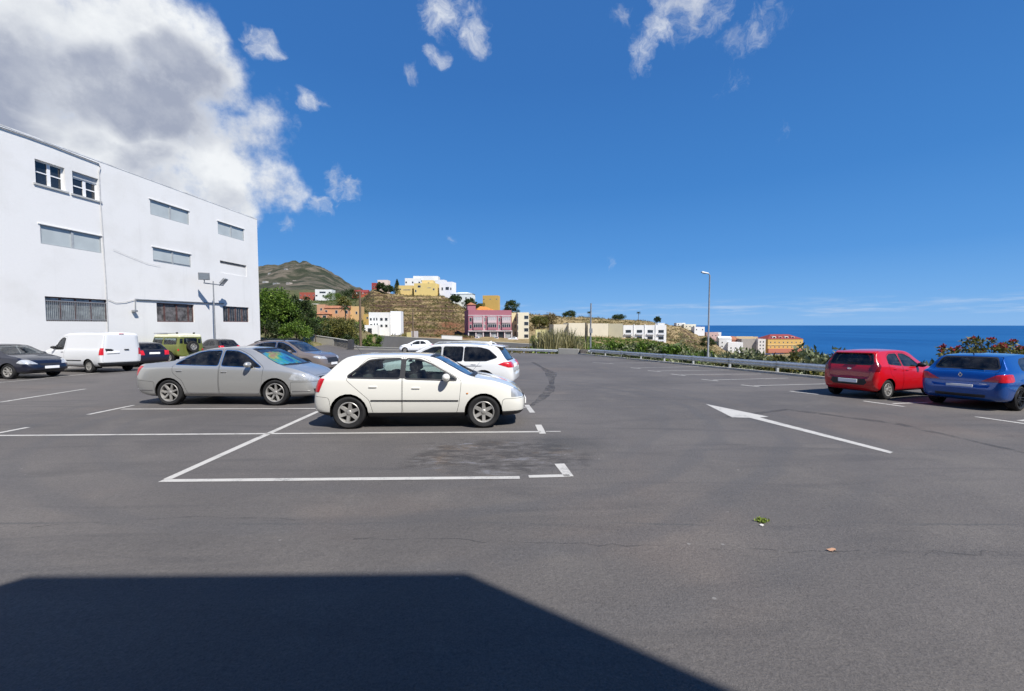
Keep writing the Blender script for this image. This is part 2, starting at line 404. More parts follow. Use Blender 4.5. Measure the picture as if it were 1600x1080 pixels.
# middle bays: long separators, end lines and the short end ticks
px_strip(252, 751.5, 812, 746.5, .10); px_strip(826, 745, 890, 743.5, .10); px_strip(889, 745, 874, 725, .13)
px_strip(262, 749, 497, 643, .11)
px_strip(-160, 682, 845, 675, .085); px_strip(848, 678, 841, 664, .12); px_strip(853, 674.5, 876, 674.5, .05)
px_strip(-60, 688, 44, 668, .10)
px_strip(190, 639.5, 520, 638.5, .085); px_strip(138, 648, 209, 633.5, .10)
px_strip(832, 645, 823, 633, .12); px_strip(660, 638, 828, 636.5, .085)
px_strip(-60, 638, 133, 608, .11); px_strip(-40, 634, 14, 627, .09)
px_strip(-40, 601, 70, 592, .10); px_strip(-40, 594, 40, 592, .09); px_strip(70, 591, 215, 577, .09)
# bays along the guardrail: separators and end ticks
for (tx0, ty0, tx1, ty1, sx, sy) in ((926, 566.5, 944, 567.5, 0, 0), (938, 567.2, 958, 568.5, 1040, 566.2), (985, 574.6, 1001, 576, 1092, 573), (1012, 579.2, 1032, 581, 1140, 578.2),
                                     (1048, 584.6, 1071, 587.2, 1190, 584.6), (1096, 592.8, 1122, 595.6, 1232, 591), (1158, 601.6, 1187, 604.6, 1290, 600),
                                     (1234, 611.4, 1280, 616.6, 0, 0), (1349, 626.8, 1413, 635.6, 1460, 628.6), (1524, 651.4, 1620, 665, 1640, 653)):
    px_strip(tx0, ty0, tx1, ty1, .11)
    if sx: px_strip((tx0 + tx1) / 2 + (tx1 - tx0) * .22, (ty0 + ty1) / 2 - .3, sx, sy, .09)
def arrow():
    P = [on_lot(x, y) for x, y in ((1102.5, 631.5), (1144, 652.5), (1171, 653), (1391, 709), (1396, 706.5), (1187, 652.6), (1201, 651.5))]
    vs = [(p.x, p.y, lot_z(p.y) + .004) for p in P]
    struct('arrow_marking', new_mesh('arrow_marking', vs, [(0, 1, 2, 5, 6), (2, 3, 4, 5)], M['line']))
arrow()
def skid_mat(k=.45):
    m, t, b = mat_new('tar_streak'); P = geo_pos(t); out = [n for n in t.n if n.type == 'OUTPUT_MATERIAL'][0]
    b.inputs['Base Color'].default_value = (.045, .045, .047, 1); b.inputs['Roughness'].default_value = .7
    tr = t.new('ShaderNodeBsdfTransparent'); mx = t.new('ShaderNodeMixShader')
    t.l.new(t.math('MULTIPLY', t.ss(t.noise(P, 3.5, 6, .7),   .36, .6), k), mx.inputs[0]); t.l.new(tr.outputs[0], mx.inputs[1]); t.l.new(b.outputs[0], mx.inputs[2]); t.l.new(mx.outputs[0], out.inputs[0])
    return m
M['tar'] = skid_mat(); M['tar_faint'] = skid_mat(.32)
def streak(pts, ws, mat='tar'):
    P = [on_lot(x, y) for x, y in pts]; Q = []; W = []
    for i in range(len(P) - 1):
        for k in range(6):
            f = k / 6; Q.append(P[i].lerp(P[i + 1], f)); W.append(ws[i] * (1 - f) + ws[i + 1] * f)
    Q.append(P[-1]); W.append(ws[-1]); vs = []; fs = []
    for i, p in enumerate(Q):
        d = (Q[min(i + 1, len(Q) - 1)] - Q[max(i - 1, 0)]); d.z = 0; d.normalize(); n = Vector((-d.y, d.x, 0)) * W[i] * rnd.uniform(.35, .6)
        for s in (1, -1): q = p + n * s; vs.append((q.x, q.y, lot_z(q.y) + .003))
        if i: fs.append((2 * i - 1, 2 * i + 1, 2 * i, 2 * i - 2))
    struct('tyre_mark', new_mesh('tyre_mark', vs, fs, M[mat]))
streak([(832, 566), (848, 575), (861, 583), (862, 600), (858, 611), (846, 623), (826, 637)], [.25, .28, .5, .22, .34, .22, .1])
streak([(1135, 652), (1230, 640), (1400, 662), (1610, 710)], [.1, .22, .22, .1], 'tar_faint')

def crack(pts):
    P = [on_lot(x, y) for x, y in pts]; Q = []
    for i in range(len(P) - 1):
        for k in range(8): q = P[i].lerp(P[i + 1], k / 8); Q.append(Vector((q.x + rnd.gauss(0, .018), q.y + rnd.gauss(0, .022), 0)))
    vs = []; fs = []
    for i, p in enumerate(Q):
        w = rnd.uniform(.004, .011)
        for s in (1, -1): vs.append((p.x, p.y + s * w, lot_z(p.y + s * w) + .002))
        if i: fs.append((2 * i - 1, 2 * i + 1, 2 * i, 2 * i - 2))
    struct('crack', new_mesh('crack', vs, fs, M['tar_faint']))
crack([(560, 842), (760, 846), (960, 852), (1150, 858), (1380, 862), (1600, 866)])
crack([(60, 822), (300, 808), (520, 812)]); crack([(1210, 700), (1330, 752), (1440, 800)])

# ------------------------------------------------------------------ terrain: valley, terraced hill, mountain, slope to the sea
COLS = [(-500, [(30, -.9), (45, -1.2), (60, 1), (120, 6), (250, 16), (700, 50), (1500, 140), (2600, 300), (4000, 100)]),
        (330, [(30, -1.2), (45, -1.4), (60, .2), (120, 6), (250, 16), (700, 50), (1500, 140), (2600, 330), (4000, 120)]),
        (405, [(30, -1.2), (46, -1.4), (60, .0), (120, 5), (250, 12), (420, 22), (700, 55), (1500, 150), (2600, 338), (4000, 120)]),
        (440, [(30, -1.2), (46, -1.4), (60, -.3), (120, 4), (250, 10), (420, 24), (700, 60), (1500, 160), (2600, 352), (4000, 120)]),
        (462, [(30, -1.2), (47, -1.4), (60, -.4), (120, 3), (250, 9.5), (420, 25), (700, 60), (1500, 160), (2600, 382), (4000, 120)]),
        (480, [(30, -1.2), (48, -1.5), (60, -.6), (120, 2), (250, 9), (420, 26), (700, 60), (1500, 165), (2600, 400), (4000, 120)]),
        (505, [(30, -1.2), (48, -1.5), (60, -.9), (120, 1.5), (250, 8), (420, 26), (700, 58), (1500, 155), (2600, 358), (4000, 110)]),
        (530, [(30, -1.2), (48, -1.5), (62, -1.5), (120, 0), (170, 3), (250, 9), (420, 27), (700, 52), (1500, 130), (2600, 286), (4000, 80)]),
        (560, [(30, -1.2), (50, -1.7), (64, -2), (120, -1.2), (170, 2.5), (250, 12), (420, 30), (700, 46), (1500, 100), (2600, 205), (4000, 60)]),
        (585, [(30, -1.2), (50, -1.8), (70, -2.3), (100, -1.8), (150, -1.8), (200, 6), (255, 19), (280, 25.5), (330, 27), (420, 28), (700, 36), (1500, 70), (2600, 150), (4000, 30)]),
        (615, [(30, -1.2), (50, -1.8), (72, -2.4), (90, -2.2), (150, -2.4), (200, 8), (265, 21), (330, 24), (500, 20), (1500, 40), (2600, 100), (4000, 0)]),
        (690, [(30, -1.2), (50, -1.8), (72, -2.5), (90, -2.3), (152, -2.6), (200, 7), (265, 20), (300, 22), (400, 14), (1000, -20), (2600, -60), (4000, -160)]),
        (730, [(30, -1.2), (50, -1.8), (72, -2.5), (90, -2.6), (170, -3.0), (200, 2), (270, 13), (320, 15), (500, 4), (1000, -60), (2600, -165)]),
        (790, [(30, -1.2), (48, -1.8), (72, -2.6), (90, -3), (172, -3.4), (200, 0), (270, 10), (320, 12), (500, 0), (1000, -70), (2600, -165)]),
        (840, [(30, -1.2), (46, -1.8), (72, -2.7), (100, -3.4), (180, -3.4), (220, 0), (300, 9), (360, 8), (500, -4), (1000, -80), (2000, -165)]),
        (920, [(30, -1.2), (44, -1.7), (60, -2.5), (120, -3.8), (195, -3.6), (240, 1), (350, 8.2), (400, 8), (550, -8), (1000, -90), (1800, -165)]),
        (1000, [(28, -1.2), (40, -1.9), (60, -3), (120, -4.5), (200, -4.8), (280, 0), (400, 6.8), (450, 6), (600, -14), (1000, -95), (1700, -165)]),
        (1060, [(24, -1.2), (36, -1.9), (60, -3.6), (120, -6), (220, -7.5), (320, -4), (430, 1.2), (480, -1), (700, -40), (1600, -165)]),
        (1100, [(22, -1.1), (34, -2), (60, -4.2), (120, -7.5), (250, -14), (340, -14), (430, -9), (480, -12), (700, -50), (1500, -165)]),
        (1140, [(20, -1.1), (32, -2.2), (60, -5), (120, -9.5), (250, -18), (330, -21.5), (420, -25), (480, -30), (700, -62), (1500, -165)]),
        (1200, [(18, -1.1), (30, -2.3), (60, -5.2), (120, -10), (250, -19.5), (420, -28), (500, -36), (700, -70), (1400, -165)]),
        (1258, [(14, -.9), (24, -2), (50, -5), (100, -11), (250, -19.5), (420, -26), (500, -37), (700, -76), (1350, -165)]),
        (1300, [(12, -.8), (20, -1.6), (40, -4.5), (100, -12), (250, -28), (420, -42), (700, -85), (1300, -165)]),
        (1600, [(6, -.6), (12, -1.0), (20, -2.4), (40, -6), (100, -16), (250, -38), (600, -90), (1200, -165)]),
        (2300, [(6, -.8), (12, -1.4), (20, -3), (40, -7), (100, -17), (250, -40), (600, -90), (1200, -165)])]
def road_y(x): return 54 + (-13 - x) * .70 if x < -13 else 54
def in_road(x, y): return -27 < x < -9 and 40 < y < road_y(x) + .2
def prof(pts, Y):
    if Y <= pts[0][0]: return pts[0][1]
    for (a, za), (b, zb) in zip(pts, pts[1:]):
        if Y <= b:
            f = (math.log(Y) - math.log(a)) / (math.log(b) - math.log(a)); f = f * f * (3 - 2 * f) * .5 + f * .5
            return za + (zb - za) * f
    return pts[-1][1]
def in_lot(x, y, m=0):
    if y > 49 + m or x > kerb_x(y) + m: return False
    if y < 43: return x > -60
    for (xa, ya), (xb, yb) in zip(FAR, FAR[1:]):
        if xb <= x <= xa: return y < ya + (yb - ya) * (xa - x) / (xa - xb) + m
    return y < 44 + m and x > -24 - m
def terrain_h(X, Y, detail=True):
    px = 800 + FPX * X / Y
    px = max(COLS[0][0], min(COLS[-1][0] - .01, px))
    for (a, A), (b, B) in zip(COLS, COLS[1:]):
        if a <= px < b:
            f = (px - a) / (b - a); f = f * f * (3 - 2 * f) * .6 + f * .4
            z = prof(A, Y) * (1 - f) + prof(B, Y) * f; break
    if detail:
        if Y > 600:
            k = min(1, (Y - 600) / 900)
            z += k * (44 * noise.fractal(Vector((X / 420, Y / 420, .3)), .8, 2.1, 6) + 26 * (abs(noise.noise(Vector((X / 120, Y / 160, 7)))) - .3) + 9 * noise.noise(Vector((X / 38, Y / 60, 3)))) * (.25 + .75 * min(1, max(0, z) / 150))
        elif Y > 60: z += .5 * noise.fractal(Vector((X / 17, Y / 17, 1.7)), .9, 2.0, 4)
        # stone-walled terraces on the hill
        k = max(0, min(1, (px - 566) / 20)) * max(0, min(1, (728 - px) / 22)) * max(0, min(1, (Y - 150) / 8)) * max(0, min(1, (275 - Y) / 12))
        k = max(k, .8 * max(0, min(1, (px - 860) / 30)) * max(0, min(1, (1130 - px) / 30)) * max(0, min(1, (Y - 225) / 10)) * max(0, min(1, (450 - Y) / 30)))
        if k > 0:
            st = 2.7; q = (z + 1.9 * noise.noise(Vector((X / 19, Y / 50, 4))) + .7 * noise.noise(Vector((X / 6, Y / 20, 9)))) / st; fl = math.floor(q); fr = q - fl
            z += k * ((fl + max(0, min(1, (fr - .72) / .24))) * st - q * st) * .9
    lz = lot_z(Y)
    if in_lot(X, Y, .8): z = lz - .35
    elif in_road(X, Y): z -= .6
    return z
def terrain():
    us = [-1.45 + 3.2 * i / 380 for i in range(381)]
    Ys = [1.2, 2, 3, 4.5] + [6 + 2 * i for i in range(17)] + [39 + 1.5 * i for i in range(32)] + [87 + 4 * i for i in range(15)] + [147 + .75 * i for i in range(180)]
    y = 284
    while y < 700: Ys.append(y); y *= 1.025
    while y < 4200: Ys.append(y); y *= 1.028
    vs = []
    for Y in Ys:
        for u in us:
            X = u * Y; vs.append((X, Y, terrain_h(X, Y)))
    n = len(us); fs = [(i * n + k, i * n + k + 1, (i + 1) * n + k + 1, (i + 1) * n + k) for i in range(len(Ys) - 1) for k in range(n - 1)]
    m, t, b = mat_new('hillside'); g = t.new('ShaderNodeNewGeometry'); P = g.outputs['Position']
    sep = t.new('ShaderNodeSeparateXYZ'); t.l.new(P, sep.inputs[0]); ns = t.new('ShaderNodeSeparateXYZ'); t.l.new(g.outputs['True Normal'], ns.inputs[0])
    n1 = t.noise(P, .05, 7, .65); n2 = t.noise(P, .22, 6, .7); n3 = t.noise(P, 1.3, 5, .7); n4 = t.noise(t.scale(P, (1, 1, 6)), .12, 5, .6)
    dry = t.mix(t.ss(n2, .35, .65), c4((.19, .14, .07)), c4((.37, .285, .15)))
    dry = t.mix(t.math('MULTIPLY', t.ss(n3, .45, .75), .6), dry, c4((.12, .085, .045)))
    green = t.mix(t.ss(n3, .35, .7), c4((.035, .05, .018)), c4((.10, .115, .045)))
    near = t.mix(t.ss(t.math('ADD', n1, t.math('MULTIPLY', n2, .5)), .84, .98), dry, green)
    near = t.mix(t.ss(ns.outputs[2], .90, .66), near, t.mix(n3, c4((.045, .028, .018)), c4((.12, .08, .055))))
    lush = t.math('MULTIPLY', t.ss(t.math('ADD', sep.outputs[0], t.math('MULTIPLY', sep.outputs[1], .355)), 8, -8), t.ss(n2, .25, .55))
    near = t.mix(lush, near, green)
    red = t.math('MULTIPLY', t.ss(t.math('ADD', sep.outputs[0], t.math('MULTIPLY', n2, 8)), -29, -24), t.math('MULTIPLY', t.ss(t.math('ADD', sep.outputs[2], t.math('MULTIPLY', n2, 4)), 7, 4), t.ss(sep.outputs[1], 120, 150)))
    red = t.math('MULTIPLY', red, t.ss(sep.outputs[0], -12, -17))
    near = t.mix(t.math('MULTIPLY', red, .8), near, t.mix(n3, c4((.13, .055, .03)), c4((.21, .10, .055))))
    # verge and weedy ground close to the car park
    near = t.mix(t.ss(sep.outputs[1], 85, 55), near, t.mix(t.ss(n3, .35, .65), c4((.09, .10, .035)), c4((.20, .17, .09))))
    f1 = t.noise(P, .006, 8, .68); f2 = t.noise(P, .03, 6, .7)
    far = t.mix(t.ss(f1, .42, .58), c4((.040, .045, .028)), c4((.135, .115, .088)))
    far = t.mix(t.math('MULTIPLY', t.ss(f2, .47, .62), .85), far, c4((.026, .034, .020)))
    far = t.mix(t.math('MULTIPLY', t.ss(t.noise(P, .012, 4, .5), .58, .7), .5), far, c4((.135, .115, .09)))
    far = t.mix(t.math('MULTIPLY', t.ss(sep.outputs[2], 300, 390), .6), far, c4((.035, .042, .022)))
    t.l.new(t.mix(t.ss(sep.outputs[1], 480, 800), near, far), b.inputs['Base Color'])
    b.inputs['Roughness'].default_value = .95; b.inputs['Specular IOR Level'].default_value = .1
    t.l.new(t.bump(t.math('ADD', n3, n2), .6, .6), b.inputs['Normal'])
    me = new_mesh('hillside', vs, fs, m, True); me.set_sharp_from_angle(angle=R(35))
    return struct('hillside', me)
terrain()
def verge_right():
    mb = MB(); Ys = [-30, -20, -10, -4, 0, 2, 4]
    for a, b_ in zip(Ys, Ys[1:]):
        mb.quad((kerb_x(a) + .1, a, lot_z(a) - .1), (60, a, -16), (60, b_, -16), (kerb_x(b_) + .1, b_, lot_z(b_) - .1))
    struct('verge', mb.mesh('verge', simple('verge_soil', (.14, .11, .06), .95, var=.4, vscale=2)))
verge_right()
def sea():
    m, t, b = mat_new('sea_water'); P = geo_pos(t)
    n1 = t.noise(t.scale(P, (1, .25, 1)), .0006, 5, .55); n2 = t.noise(P, .012, 6, .6); n3 = t.noise(t.scale(P, (1, .3, 1)), .003, 5, .6)
    c = t.mix(t.ss(n1, .35, .65), c4((.007, .064, .195)), c4((.014, .092, .250)))
    c = t.mix(t.math('MULTIPLY', t.ss(n3, .5, .75), .35), c, c4((.016, .12, .33)))
    t.l.new(c, b.inputs['Base Color']); b.inputs['Roughness'].default_value = .45; b.inputs['Specular IOR Level'].default_value = .12; b.inputs['IOR'].default_value = 1.33
    t.l.new(t.bump(t.math('ADD', n2, t.noise(P, .09, 4)), .8, 3), b.inputs['Normal'])
    vs = [(-140000, 500, -150), (140000, 500, -150), (140000, 160000, -150), (-140000, 160000, -150)]
    struct('sea', new_mesh('sea', vs, [(0, 1, 2, 3)], m))
sea()
# ------------------------------------------------------------------ cars
def curve(pts):
    """monotone cubic through the points"""
    xs = [p[0] for p in pts]; ys = [p[1] for p in pts]; n = len(xs)
    d = [(ys[i + 1] - ys[i]) / (xs[i + 1] - xs[i]) for i in range(n - 1)]; m = [d[0]] + [0] * (n - 2) + [d[-1]]
    for i in range(1, n - 1):
        if d[i - 1] * d[i] > 0:
            w1 = 2 * (xs[i + 1] - xs[i]) + xs[i] - xs[i - 1]; w2 = xs[i + 1] - xs[i] + 2 * (xs[i] - xs[i - 1])
            m[i] = (w1 + w2) / (w1 / d[i - 1] + w2 / d[i])
    def f(x):
        if x <= xs[0]: return ys[0]
        if x >= xs[-1]: return ys[-1]
        i = 0
        while x > xs[i + 1]: i += 1
        h = xs[i + 1] - xs[i]; t = (x - xs[i]) / h
        return ys[i] * (1 + 2 * t) * (1 - t) ** 2 + m[i] * h * t * (1 - t) ** 2 + ys[i + 1] * t * t * (3 - 2 * t) + m[i + 1] * h * t * t * (t - 1)
    return f
def chaikin(p):
    q = [p[0]]
    for a, b in zip(p, p[1:]):
        q.append((a[0] * .75 + b[0] * .25, a[1] * .75 + b[1] * .25)); q.append((a[0] * .25 + b[0] * .75, a[1] * .25 + b[1] * .75))
    return q + [p[-1]]
REAR_ROUND = [(0, .66), (.02, .79), (.06, .87), (.14, .92), (.30, .96), (.7, .99), (1.2, 1)]
FRONT_ROUND = [(0, .50), (.03, .66), (.08, .76), (.18, .86), (.35, .93), (.6, .97), (1.1, 1)]
def sstep(v, a, b):
    t = max(0, min(1, (v - a) / (b - a))); return t * t * (3 - 2 * t)
def car_bm(p):
    L, W = p['L'], p['W']; top = curve(p['top']); belt = curve(p['belt']); zb = curve(p['zb'])
    rr = curve(p.get('rear_round', REAR_ROUND)); fr = curve(p.get('front_round', FRONT_ROUND)); rw = p.get('rw', .74); crown = p.get('crown', .03)
    fl = p.get('flat', 1.0)
    xs = set()
    e = [0, .012, .03, .055, .09, .13, .18, .24, .30, .37]
    for v in e: xs.add(round(v, 4)); xs.add(round(L - v, 4))
    x = .44
    while x < L - .42: xs.add(round(x, 4)); x += (.115 if p.get('lod') else .075)
    xs = sorted(xs); bm = bmesh.new(); rows = []
    for x in xs:
        w = W * min(rr(x), fr(L - x)); T = top(x); b0 = zb(x); b = min(belt(x), T - .035); g = T - b
        f = sstep(g, .06, .42); wb = w * .93; wr = wb * (.90 * (1 - f)) + W * rw * f * min(1, w / (W * .93)); wr = min(wr, wb * .985)
        h = b - b0
        P = [(0, b0), (w * .78, b0), (w * .93, b0 + min(.05, h * .1)), (w * (.975 if fl == 1 else .99), b0 + h * .24), (w, b0 + h * .50), (w * .995, b0 + h * .68),
             (w * .975, b0 + h * .88), (w * .955, b - .012), (wb, b + g * .05), (wb + (wr - wb) * .42, b + g * .40), (wr + (wb - wr) * .12, b + g * .78),
             (wr, b + g * (.78 + .14 * f)), (wr * .86, T - crown * .75), (wr * .5, T - crown * .22), (0, T)]
        q = chaikin(P) if p.get('lod') else chaikin(chaikin(P))
        lv = [bm.verts.new((x, y, z)) for y, z in q]
        rv = [lv[0]] + [bm.verts.new((x, -y, z)) for y, z in q[1:-1]] + [lv[-1]]
        rows.append((lv, rv))
    m = len(rows[0][0])
    for (l0, r0), (l1, r1) in zip(rows, rows[1:]):
        for j in range(m - 1):
            bm.faces.new((l0[j], l1[j], l1[j + 1], l0[j + 1]))
            bm.faces.new((r0[j + 1], r1[j + 1], r1[j], r0[j]))
    for (l, r), sg in ((rows[0], -1), (rows[-1], 1)):
        K = 8; bul = p.get('bulge', .03); cols = []
        for j in range(m):
            if l[j] is r[j]: cols.append([l[j]] * (K + 1)); continue
            c = []
            for k in range(K + 1):
                if k == 0: c.append(l[j]); continue
                if k == K: c.append(r[j]); continue
                f = k / K; v = l[j].co.lerp(r[j].co, f); v.x += sg * bul * 4 * f * (1 - f) * math.sin(math.pi * min(1, j / (m - 1)))
                c.append(bm.verts.new(v))
            cols.append(c)
        for j in range(m - 1):
            for k in range(K):
                q = [cols[j][k], cols[j][k + 1], cols[j + 1][k + 1], cols[j + 1][k]]; u = []
                for v in q:
                    if v not in u: u.append(v)
                if len(u) >= 3:
                    try: bm.faces.new(u)
                    except ValueError: pass
    bmesh.ops.recalc_face_normals(bm, faces=bm.faces[:]); bm.normal_update()
    return bm
def pip(poly, u, v):
    c = False; n = len(poly); j = n - 1
    for i in range(n):
        (xi, yi), (xj, yj) = poly[i], poly[j]
        if (yi > v) != (yj > v) and u < (xj - xi) * (v - yi) / (yj - yi) + xi: c = not c
        j = i
    return c
def offset(poly, d):
    """grow (d > 0) or shrink a polygon given counter-clockwise or clockwise"""
    A = sum(a[0] * b[1] - b[0] * a[1] for a, b in zip(poly, poly[1:] + poly[:1])); sg = 1 if A > 0 else -1; n = len(poly); out = []
    for i in range(n):
        p0 = Vector(poly[i - 1]); p1 = Vector(poly[i]); p2 = Vector(poly[(i + 1) % n])
        e1 = (p1 - p0).normalized(); e2 = (p2 - p1).normalized(); n1 = Vector((e1.y, -e1.x)) * sg; n2 = Vector((e2.y, -e2.x)) * sg
        b = n1 + n2; L = b.length_squared
        out.append(tuple(p1 + b * (d * 2 / max(L, .8))))
    return out
def roundp(poly, r=.04, k=3):
    """round the corners of a polygon"""
    n = len(poly); out = []
    for i in range(n):
        p0 = Vector(poly[i - 1]); p1 = Vector(poly[i]); p2 = Vector(poly[(i + 1) % n])
        a = p1 + (p0 - p1).normalized() * min(r, (p0 - p1).length * .45); b = p1 + (p2 - p1).normalized() * min(r, (p2 - p1).length * .45)
        for s in range(k + 1):
            t = s / k; out.append(tuple(a * (1 - t) ** 2 + p1 * 2 * t * (1 - t) + b * t * t))
    return out
def circ(cx, cy, r, n=22): return [(cx + r * math.cos(2 * math.pi * i / n), cy + r * math.sin(2 * math.pi * i / n)) for i in range(n)]
class Shell:
    def __init__(s, p):
        s.p = p; s.bm = car_bm(p); s.ref = s.bm.copy(); s.ref.faces.ensure_lookup_table(); s.bvh = BVHTree.FromBMesh(s.ref)
    def cut(s, tests, filt):
        bb = [(min(q[0] for q in P), max(q[0] for q in P), min(q[1] for q in P), max(q[1] for q in P)) for P, i, j in tests]
        def cand(f):
            if not filt(f.calc_center_median(), f.normal): return False
            for (P, i, j), (a, b, c, d) in zip(tests, bb):
                u = [v.co[i] for v in f.verts]; w = [v.co[j] for v in f.verts]
                if max(u) < a or min(u) > b or max(w) < c or min(w) > d: return False
            return True
        for P, i, j in tests:
            k = len(P)
            fs = [f for f in s.bm.faces if cand(f)]
            if not fs: return []
            for e in range(k):
                a = P[e]; b = P[(e + 1) % k]; no = Vector((0, 0, 0)); no[i] = b[1] - a[1]; no[j] = -(b[0] - a[0])
                if no.length < 1e-7: continue
                co = Vector((0, 0, 0)); co[i] = a[0]; co[j] = a[1]
                fs = [f for f in fs if f.is_valid]; es = set(); vv = set()
                for f in fs: es.update(f.edges); vv.update(f.verts)
                r = bmesh.ops.bisect_plane(s.bm, geom=fs + list(es) + list(vv), dist=1e-5, plane_co=co, plane_no=no.normalized())
                fs = [g for g in r['geom'] if isinstance(g, bmesh.types.BMFace)]
        return s.inside(tests, filt)
    def inside(s, tests, filt):
        out = []
        for f in s.bm.faces:
            c = f.calc_center_median()
            if filt(c, f.normal) and all(pip(P, c[i], c[j]) for P, i, j in tests): out.append(f)
        return out
    def take(s, faces, name, mat, parent, push=0., keep=False):
        """lift faces off the shell into an object of their own, with the normals of the uncut surface"""
        idx = {}; vs = []; fs = []
        for f in faces:
            r = []
            for v in f.verts:
                if v not in idx: idx[v] = len(vs); vs.append(v.co.copy())
                r.append(idx[v])
            fs.append(r)
        if not keep: bmesh.ops.delete(s.bm, geom=faces, context='FACES')
        return s.emit(vs, fs, name, mat, parent, push)
    def nrm(s, co):
        loc, n, i, d = s.bvh.find_nearest(co)
        f = s.ref.faces[i]; w = poly_3d_calc([v.co for v in f.verts], loc); r = Vector((0, 0, 0))
        for k, v in zip(w, f.verts): r += v.normal * k
        return r.normalized() if r.length > 1e-6 else n
    def emit(s, vs, fs, name, mat, parent, push=0.):
        ns = [s.nrm(v) for v in vs]; off = Vector((-s.p['L'] / 2, 0, 0))
        me = new_mesh(name, [v + n * push + off for v, n in zip(vs, ns)], fs, mat, True)
        if len(fs): me.normals_split_custom_set_from_vertices([tuple(n) for n in ns])
        return obj(name, me, parent)
    def side_y(s, x, z, sg):
        h = s.bvh.ray_cast(Vector((x, sg * 3, z)), Vector((0, -sg, 0))); return h[0].y if h[0] else sg * s.p['W']
    def end_x(s, y, z, sg):
        h = s.bvh.ray_cast(Vector((s.p['L'] / 2 + sg * 6, y, z)), Vector((-sg, 0, 0))); return h[0].x if h[0] else (s.p['L'] if sg > 0 else 0)
WHEELS = {}
def wheel_meshes(R_, w, rim, spokes, style, mat):
    key = (R_, w, rim, spokes, style, mat)
    if key in WHEELS: return WHEELS[key]
    t = MB(); h = w / 2
    t.lathe([(rim - .01, -h * .7), (rim + .01, -h * .92), (R_ - .035, -h), (R_ - .008, -h * .82), (R_, -h * .5), (R_, h * .5), (R_ - .008, h * .82), (R_ - .035, h), (rim + .012, h * .92), (rim - .01, h * .7)], 36, 'y')
    tm = t.mesh('tyre', M['rubber'], True)
    r = MB(); r.lathe([(rim + .004, h * .90), (rim - .004, h * .96), (rim - .018, h * .90), (rim - .026, h * .5), (rim - .03, -h * .6)], 36, 'y')
    r.lathe([(0, h * .82), (.03, h * .84), (.042, h * .78), (.065, h * .62), (.068, h * .3)], 20, 'y')
    for k in range(spokes):
        a = 2 * math.pi * (k + .5) / spokes; Mx = Matrix.Rotation(a, 4, 'Y')
        if style == 'fat': w0, w1, = .042, .034
        elif style == 'wide': w0, w1 = .036, .060
        elif style == 'twin': w0, w1 = .016, .014
        elif style == 'thin': w0, w1 = .016, .013
        else: w0, w1 = .03, .026
        offs = ((-.028, -.040), (.028, .040)) if style == 'twin' else ((0, 0),)
        for o0, o1 in offs:
            vs = []
            for rr_, ww, yy, oo in ((.05, w0, h * .74, o0), (rim * .55, (w0 + w1) / 2 * .92, h * .78, (o0 + o1) / 2), (rim - .012, w1, h * .90, o1)):
                vs += [Mx @ Vector(q) for q in ((rr_, yy - .035, oo - ww), (rr_, yy, oo - ww * .75), (rr_, yy, oo + ww * .75), (rr_, yy - .035, oo + ww))]
            fs = []
            for i in range(2):
                for j in range(3): fs.append((i * 4 + j, i * 4 + j + 1, i * 4 + j + 5, i * 4 + j + 4))
            r.add(vs, fs)
    rm = r.mesh('rim', M[mat], True)
    d = MB(); d.lathe([(0, h * .25), (rim * .62, h * .25), (rim * .62, h * .12), (rim * .45, h * .05), (rim - .03, -h * .1)], 28, 'y'); dm = d.mesh('wheel', M['disc'], True)
    WHEELS[key] = (dm, tm, rm); return WHEELS[key]
